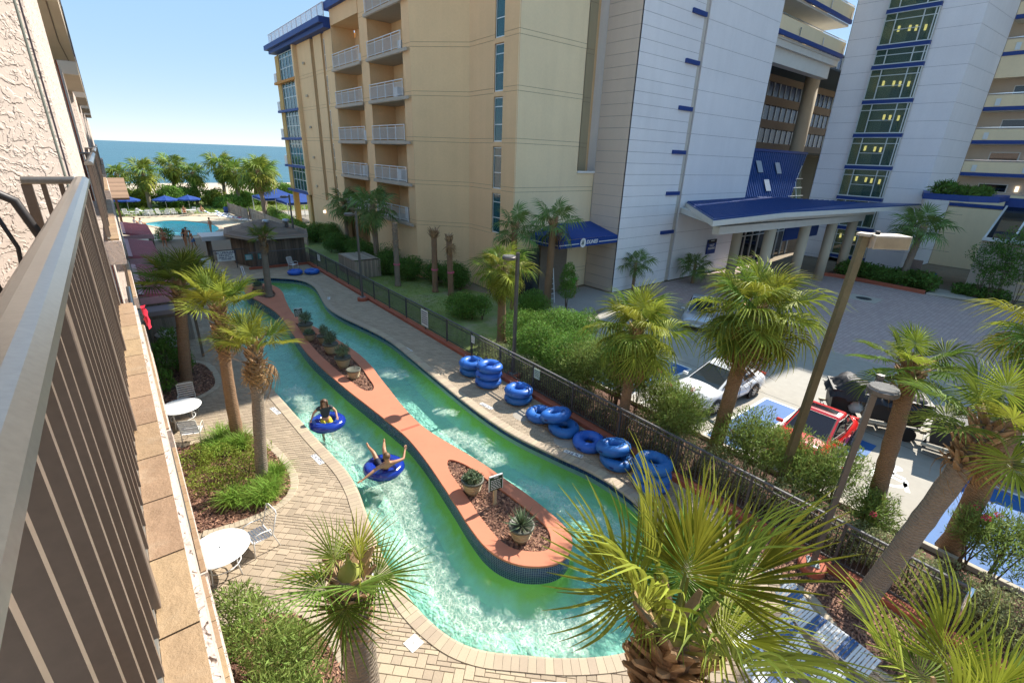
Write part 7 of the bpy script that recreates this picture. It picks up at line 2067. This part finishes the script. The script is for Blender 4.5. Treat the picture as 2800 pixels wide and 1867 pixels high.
RADII = dict(pelvis=.125,waist=.105,chest=.125,neck=.05,head=.085,crown=.075,shL=.058,shR=.058,elL=.042,elR=.042,wrL=.028,wrR=.028,hipL=.088,hipR=.088,knL=.058,knR=.058,anL=.036,anR=.036,toL=.028,toR=.028)
def person(label, loc, rz, P, skin, look=(0,1,0), up=(0,0,1), hair=hair_m, top=None, shorts=None, suit=None, scale=1.0, hands=None, group='people', long=False, wide=1.0):
    t = thing('person', label, 'person', loc, rz, group); t.scale = (scale,)*3
    J = {k: (*P[k], RADII[k]*(wide if k in ('pelvis','waist','chest','hipL','hipR') else 1)) for k in ('pelvis','waist','chest','neck','head','crown','shL','elL','wrL','shR','elR','wrR','hipL','knL','anL','toL','hipR','knR','anR','toR')}
    E = body_edges()
    for w, sd in (('wrL',1),('wrR',-1)):
        e = 'el'+w[-1]; d = Vector(P[w])-Vector(P[e])
        if hands and w in hands: d = Vector(hands[w])
        hand(J, E, w, w, d, sd, (0,0,1) if abs(d.normalized().z) < .8 else (0,1,0))
    skin_obj('body', J, E, skin, t)
    c = Vector(P['head']).lerp(Vector(P['crown']), .35)
    face(t, c, look, up, hair, 1.0, long)
    def garment(nm, keys, ed, m, grow, cut=None):
        JJ = {}
        for k in keys:
            if isinstance(k, tuple): a, b, f = k; p = Vector(P[a]).lerp(Vector(P[b]), f); r = RADII[a]+(RADII[b]-RADII[a])*f; JJ[a+b] = (*p, r*(wide if a in ('pelvis','waist','chest','hipL','hipR') else 1)+grow)
            else: JJ[k] = (*P[k], RADII[k]*(wide if k in ('pelvis','waist','chest','hipL','hipR') else 1)+grow)
        skin_obj(nm, JJ, ed, m, t, 2)
    if top is not None:
        garment('shirt', ['waist',('waist','pelvis',1.25),'chest',('chest','neck',.55),'shL',('shL','elL',.55),'shR',('shR','elR',.55)], [('waist','waistpelvis'),('waist','chest'),('chest','chestneck'),('chest','shL'),('shL','shLelL'),('chest','shR'),('shR','shRelR')], top, .024)
    if shorts is not None:
        garment('shorts', ['pelvis',('pelvis','waist',.6),'hipL',('hipL','knL',.62),'hipR',('hipR','knR',.62)], [('pelvis','pelviswaist'),('pelvis','hipL'),('hipL','hipLknL'),('pelvis','hipR'),('hipR','hipRknR')], shorts, .02)
    if suit is not None:
        garment('swimsuit', ['waist','pelvis',('waist','chest',.9),('hipL','knL',.1),('hipR','knR',.1)], [('waist','pelvis'),('waist','waistchest'),('pelvis','hipLknL'),('pelvis','hipRknR')], suit, .012)
    return t
def standing(arm=(.12,.10), lean=0, step=.12):
    return dict(pelvis=(0,0,.95),waist=(0,.01+lean*.3,1.10),chest=(0,lean*.7,1.32),neck=(0,lean,1.47),head=(0,.02+lean*1.1,1.58),crown=(0,.01+lean*1.1,1.68),
      shL=(-.19,lean*.9,1.40),elL=(-.26,-.03+lean,1.13),wrL=(-.25,.10+lean,.90),shR=(.19,lean*.9,1.40),elR=(.26,-.03+lean,1.13),wrR=(.25,.10+lean,.90),
      hipL=(-.10,0,.88),knL=(-.11,.03+step*.3,.49),anL=(-.11,step*.5,.08),toL=(-.12,step*.5+.14,.03),hipR=(.10,0,.88),knR=(.11,.03-step*.3,.49),anR=(.11,-step*.5,.08),toR=(.12,-step*.5+.14,.03))
# rider sitting upright in the farther tube (faces the camera side)
P = dict(pelvis=(0,-.05,.16),waist=(0,-.06,.33),chest=(0,-.02,.56),neck=(0,.02,.70),head=(0,.05,.80),crown=(0,.03,.90),
  shL=(-.18,-.0,.64),elL=(-.33,.08,.48),wrL=(-.34,.27,.36),shR=(.18,0,.64),elR=(.36,.04,.50),wrR=(.44,.20,.38),
  hipL=(-.10,.02,.14),knL=(-.15,.34,.02),anL=(-.14,.42,-.32),toL=(-.14,.54,-.36),hipR=(.10,.02,.14),knR=(.15,.34,.02),anR=(.14,.42,-.32),toR=(.14,.54,-.36))
person('person in a dark grey shirt and yellow shorts sitting upright in a river tube', (TUBE1[0]-.02,TUBE1[1]+.05,-.20), RAD(165), P, skin_m, (0,1,-.1), top=clothm('charcoal', (.045,.055,.055)), shorts=clothm('yellow', (.62,.5,.03)), hands=dict(wrL=(-.1,1,-.25),wrR=(.35,1,-.2)), group='riders on the river', long=True, scale=1.08)
# rider reclining in the nearer tube, head toward the camera, arms spread
P = dict(pelvis=(0,.10,.10),waist=(0,-.06,.20),chest=(0,-.24,.40),neck=(0,-.30,.54),head=(0,-.26,.64),crown=(0,-.24,.74),
  shL=(-.20,-.30,.47),elL=(-.46,-.38,.40),wrL=(-.72,-.44,.30),shR=(.20,-.30,.47),elR=(.46,-.26,.46),wrR=(.58,-.04,.58),
  hipL=(-.10,.16,.12),knL=(-.17,.50,.42),anL=(-.22,.84,.42),toL=(-.24,.92,.52),hipR=(.10,.16,.12),knR=(.14,.50,.44),anR=(.24,.84,.40),toR=(.27,.92,.50))
person('bare-chested person in dark shorts reclining in a river tube with arms spread', (TUBE2[0]-.02,TUBE2[1]-.14,-.22), RAD(-8), P, skin2_m, (0,1,-.15), (0,0,1), scale=1.12, hair=mat('sandy_hair', (.13,.07,.028), .5, var=((40,.3),)), shorts=clothm('navy', (.02,.025,.05)), hands=dict(wrL=(-1,-.15,-.1),wrR=(.3,.5,.6)), group='riders on the river')
# pool bathers
pp = [((7.7,62.3,0),RAD(120),'person in an orange-pink swimsuit standing at the right rim of the pool',dict(suit=clothm('coral', (.62,.18,.10)),wide=1.12),standing()),
  ((4.5,54.7,0),RAD(-40),'person in a black swimsuit standing on the deck before the pool',dict(suit=clothm('black', (.02,.02,.025)),wide=1.18,long=True),standing(step=.2)),
  ((5.0,53.2,0),RAD(60),'bare-chested person in blue board shorts bending forward near the pool',dict(shorts=clothm('boardblue', (.06,.16,.32))),standing(lean=.16,step=.3)),
  ((4.8,55.7,0),RAD(20),'person partly hidden behind the two on the deck before the pool',dict(shorts=clothm('teal', (.05,.2,.2))),standing()),
  ((2.9,55.3,0),RAD(200),'person half hidden behind the left palm crown by the pool',dict(shorts=clothm('rust', (.4,.12,.06))),standing()),
  ((23.9,22.5,0),RAD(150),'person in a bright green shirt standing at the entrance path',dict(top=clothm('green', (.12,.55,.05)),shorts=clothm('khaki', (.2,.17,.12))),standing())]
for loc, rz, lb, kw, P in pp: person(lb, loc, rz, P, skin2_m, group='people on foot', **kw)
S = dict(pelvis=(0,0,.16),waist=(0,-.02,.33),chest=(0,.02,.55),neck=(0,.05,.70),head=(0,.08,.80),crown=(0,.07,.90),shL=(-.18,.02,.63),elL=(-.24,.14,.42),wrL=(-.14,.34,.34),shR=(.18,.02,.63),elR=(.24,.14,.42),wrR=(.14,.34,.34),
  hipL=(-.1,.05,.13),knL=(-.13,.42,.34),anL=(-.12,.55,.06),toL=(-.12,.68,.03),hipR=(.1,.05,.13),knR=(.13,.42,.34),anR=(.12,.55,.06),toR=(.12,.68,.03))
person('person in a white top sitting on the pool rim, right of two', (1.85,71.2,0), RAD(-70), S, skin2_m, top=clothm('white', (.7,.7,.7)), shorts=clothm('grey', (.3,.3,.32)), group='people sitting by the pool')
person('person with dark hair sitting on the pool rim, left of two', (1.35,72.2,0), RAD(-60), S, skin2_m, top=clothm('pale', (.6,.55,.55)), shorts=clothm('navy', (.02,.025,.05)), group='people sitting by the pool')
person('person sitting in a chair behind the pool, below the umbrella pair', (7.1,79.35,.42), RAD(180), S, skin2_m, shorts=clothm('rust', (.4,.12,.06)), group='people sitting by the pool')
person('person sitting in a chair behind the pool near the blue barrel', (9.1,79.25,.42), RAD(205), S, skin2_m, shorts=clothm('navy', (.02,.025,.05)), group='people sitting by the pool')
# red towel on a lounger
o = MB().box(-.35,.35,-.5,.5,.40,.46).build('draped_towel', clothm('red', (.6,.02,.05)), bevel=.02); o.location = (12.05,71.9,0); o.rotation_euler = (0,0,RAD(62)); tag(o, 'red towel over a pool lounger by the timber fence', 'towel')
# beach parasols far behind
for i, (x, y) in enumerate(((26.0,150),(27.6,152),(29.2,149),(31,153))):
    t = thing('beach_umbrella', '%s blue beach umbrella from the left on the sand beyond the dune' % ('first','second','third','fourth')[i], 'umbrella', (x,y,-1.2), group='beach umbrellas')
    MB().tube([(0,0,0),(0,0,2.3)], .03, 6).build('pole', white_paint, t); MB().lathe([(1.2,1.85),(.6,2.2),(0,2.35)], 8).build('canopy', blue_cloth, t)
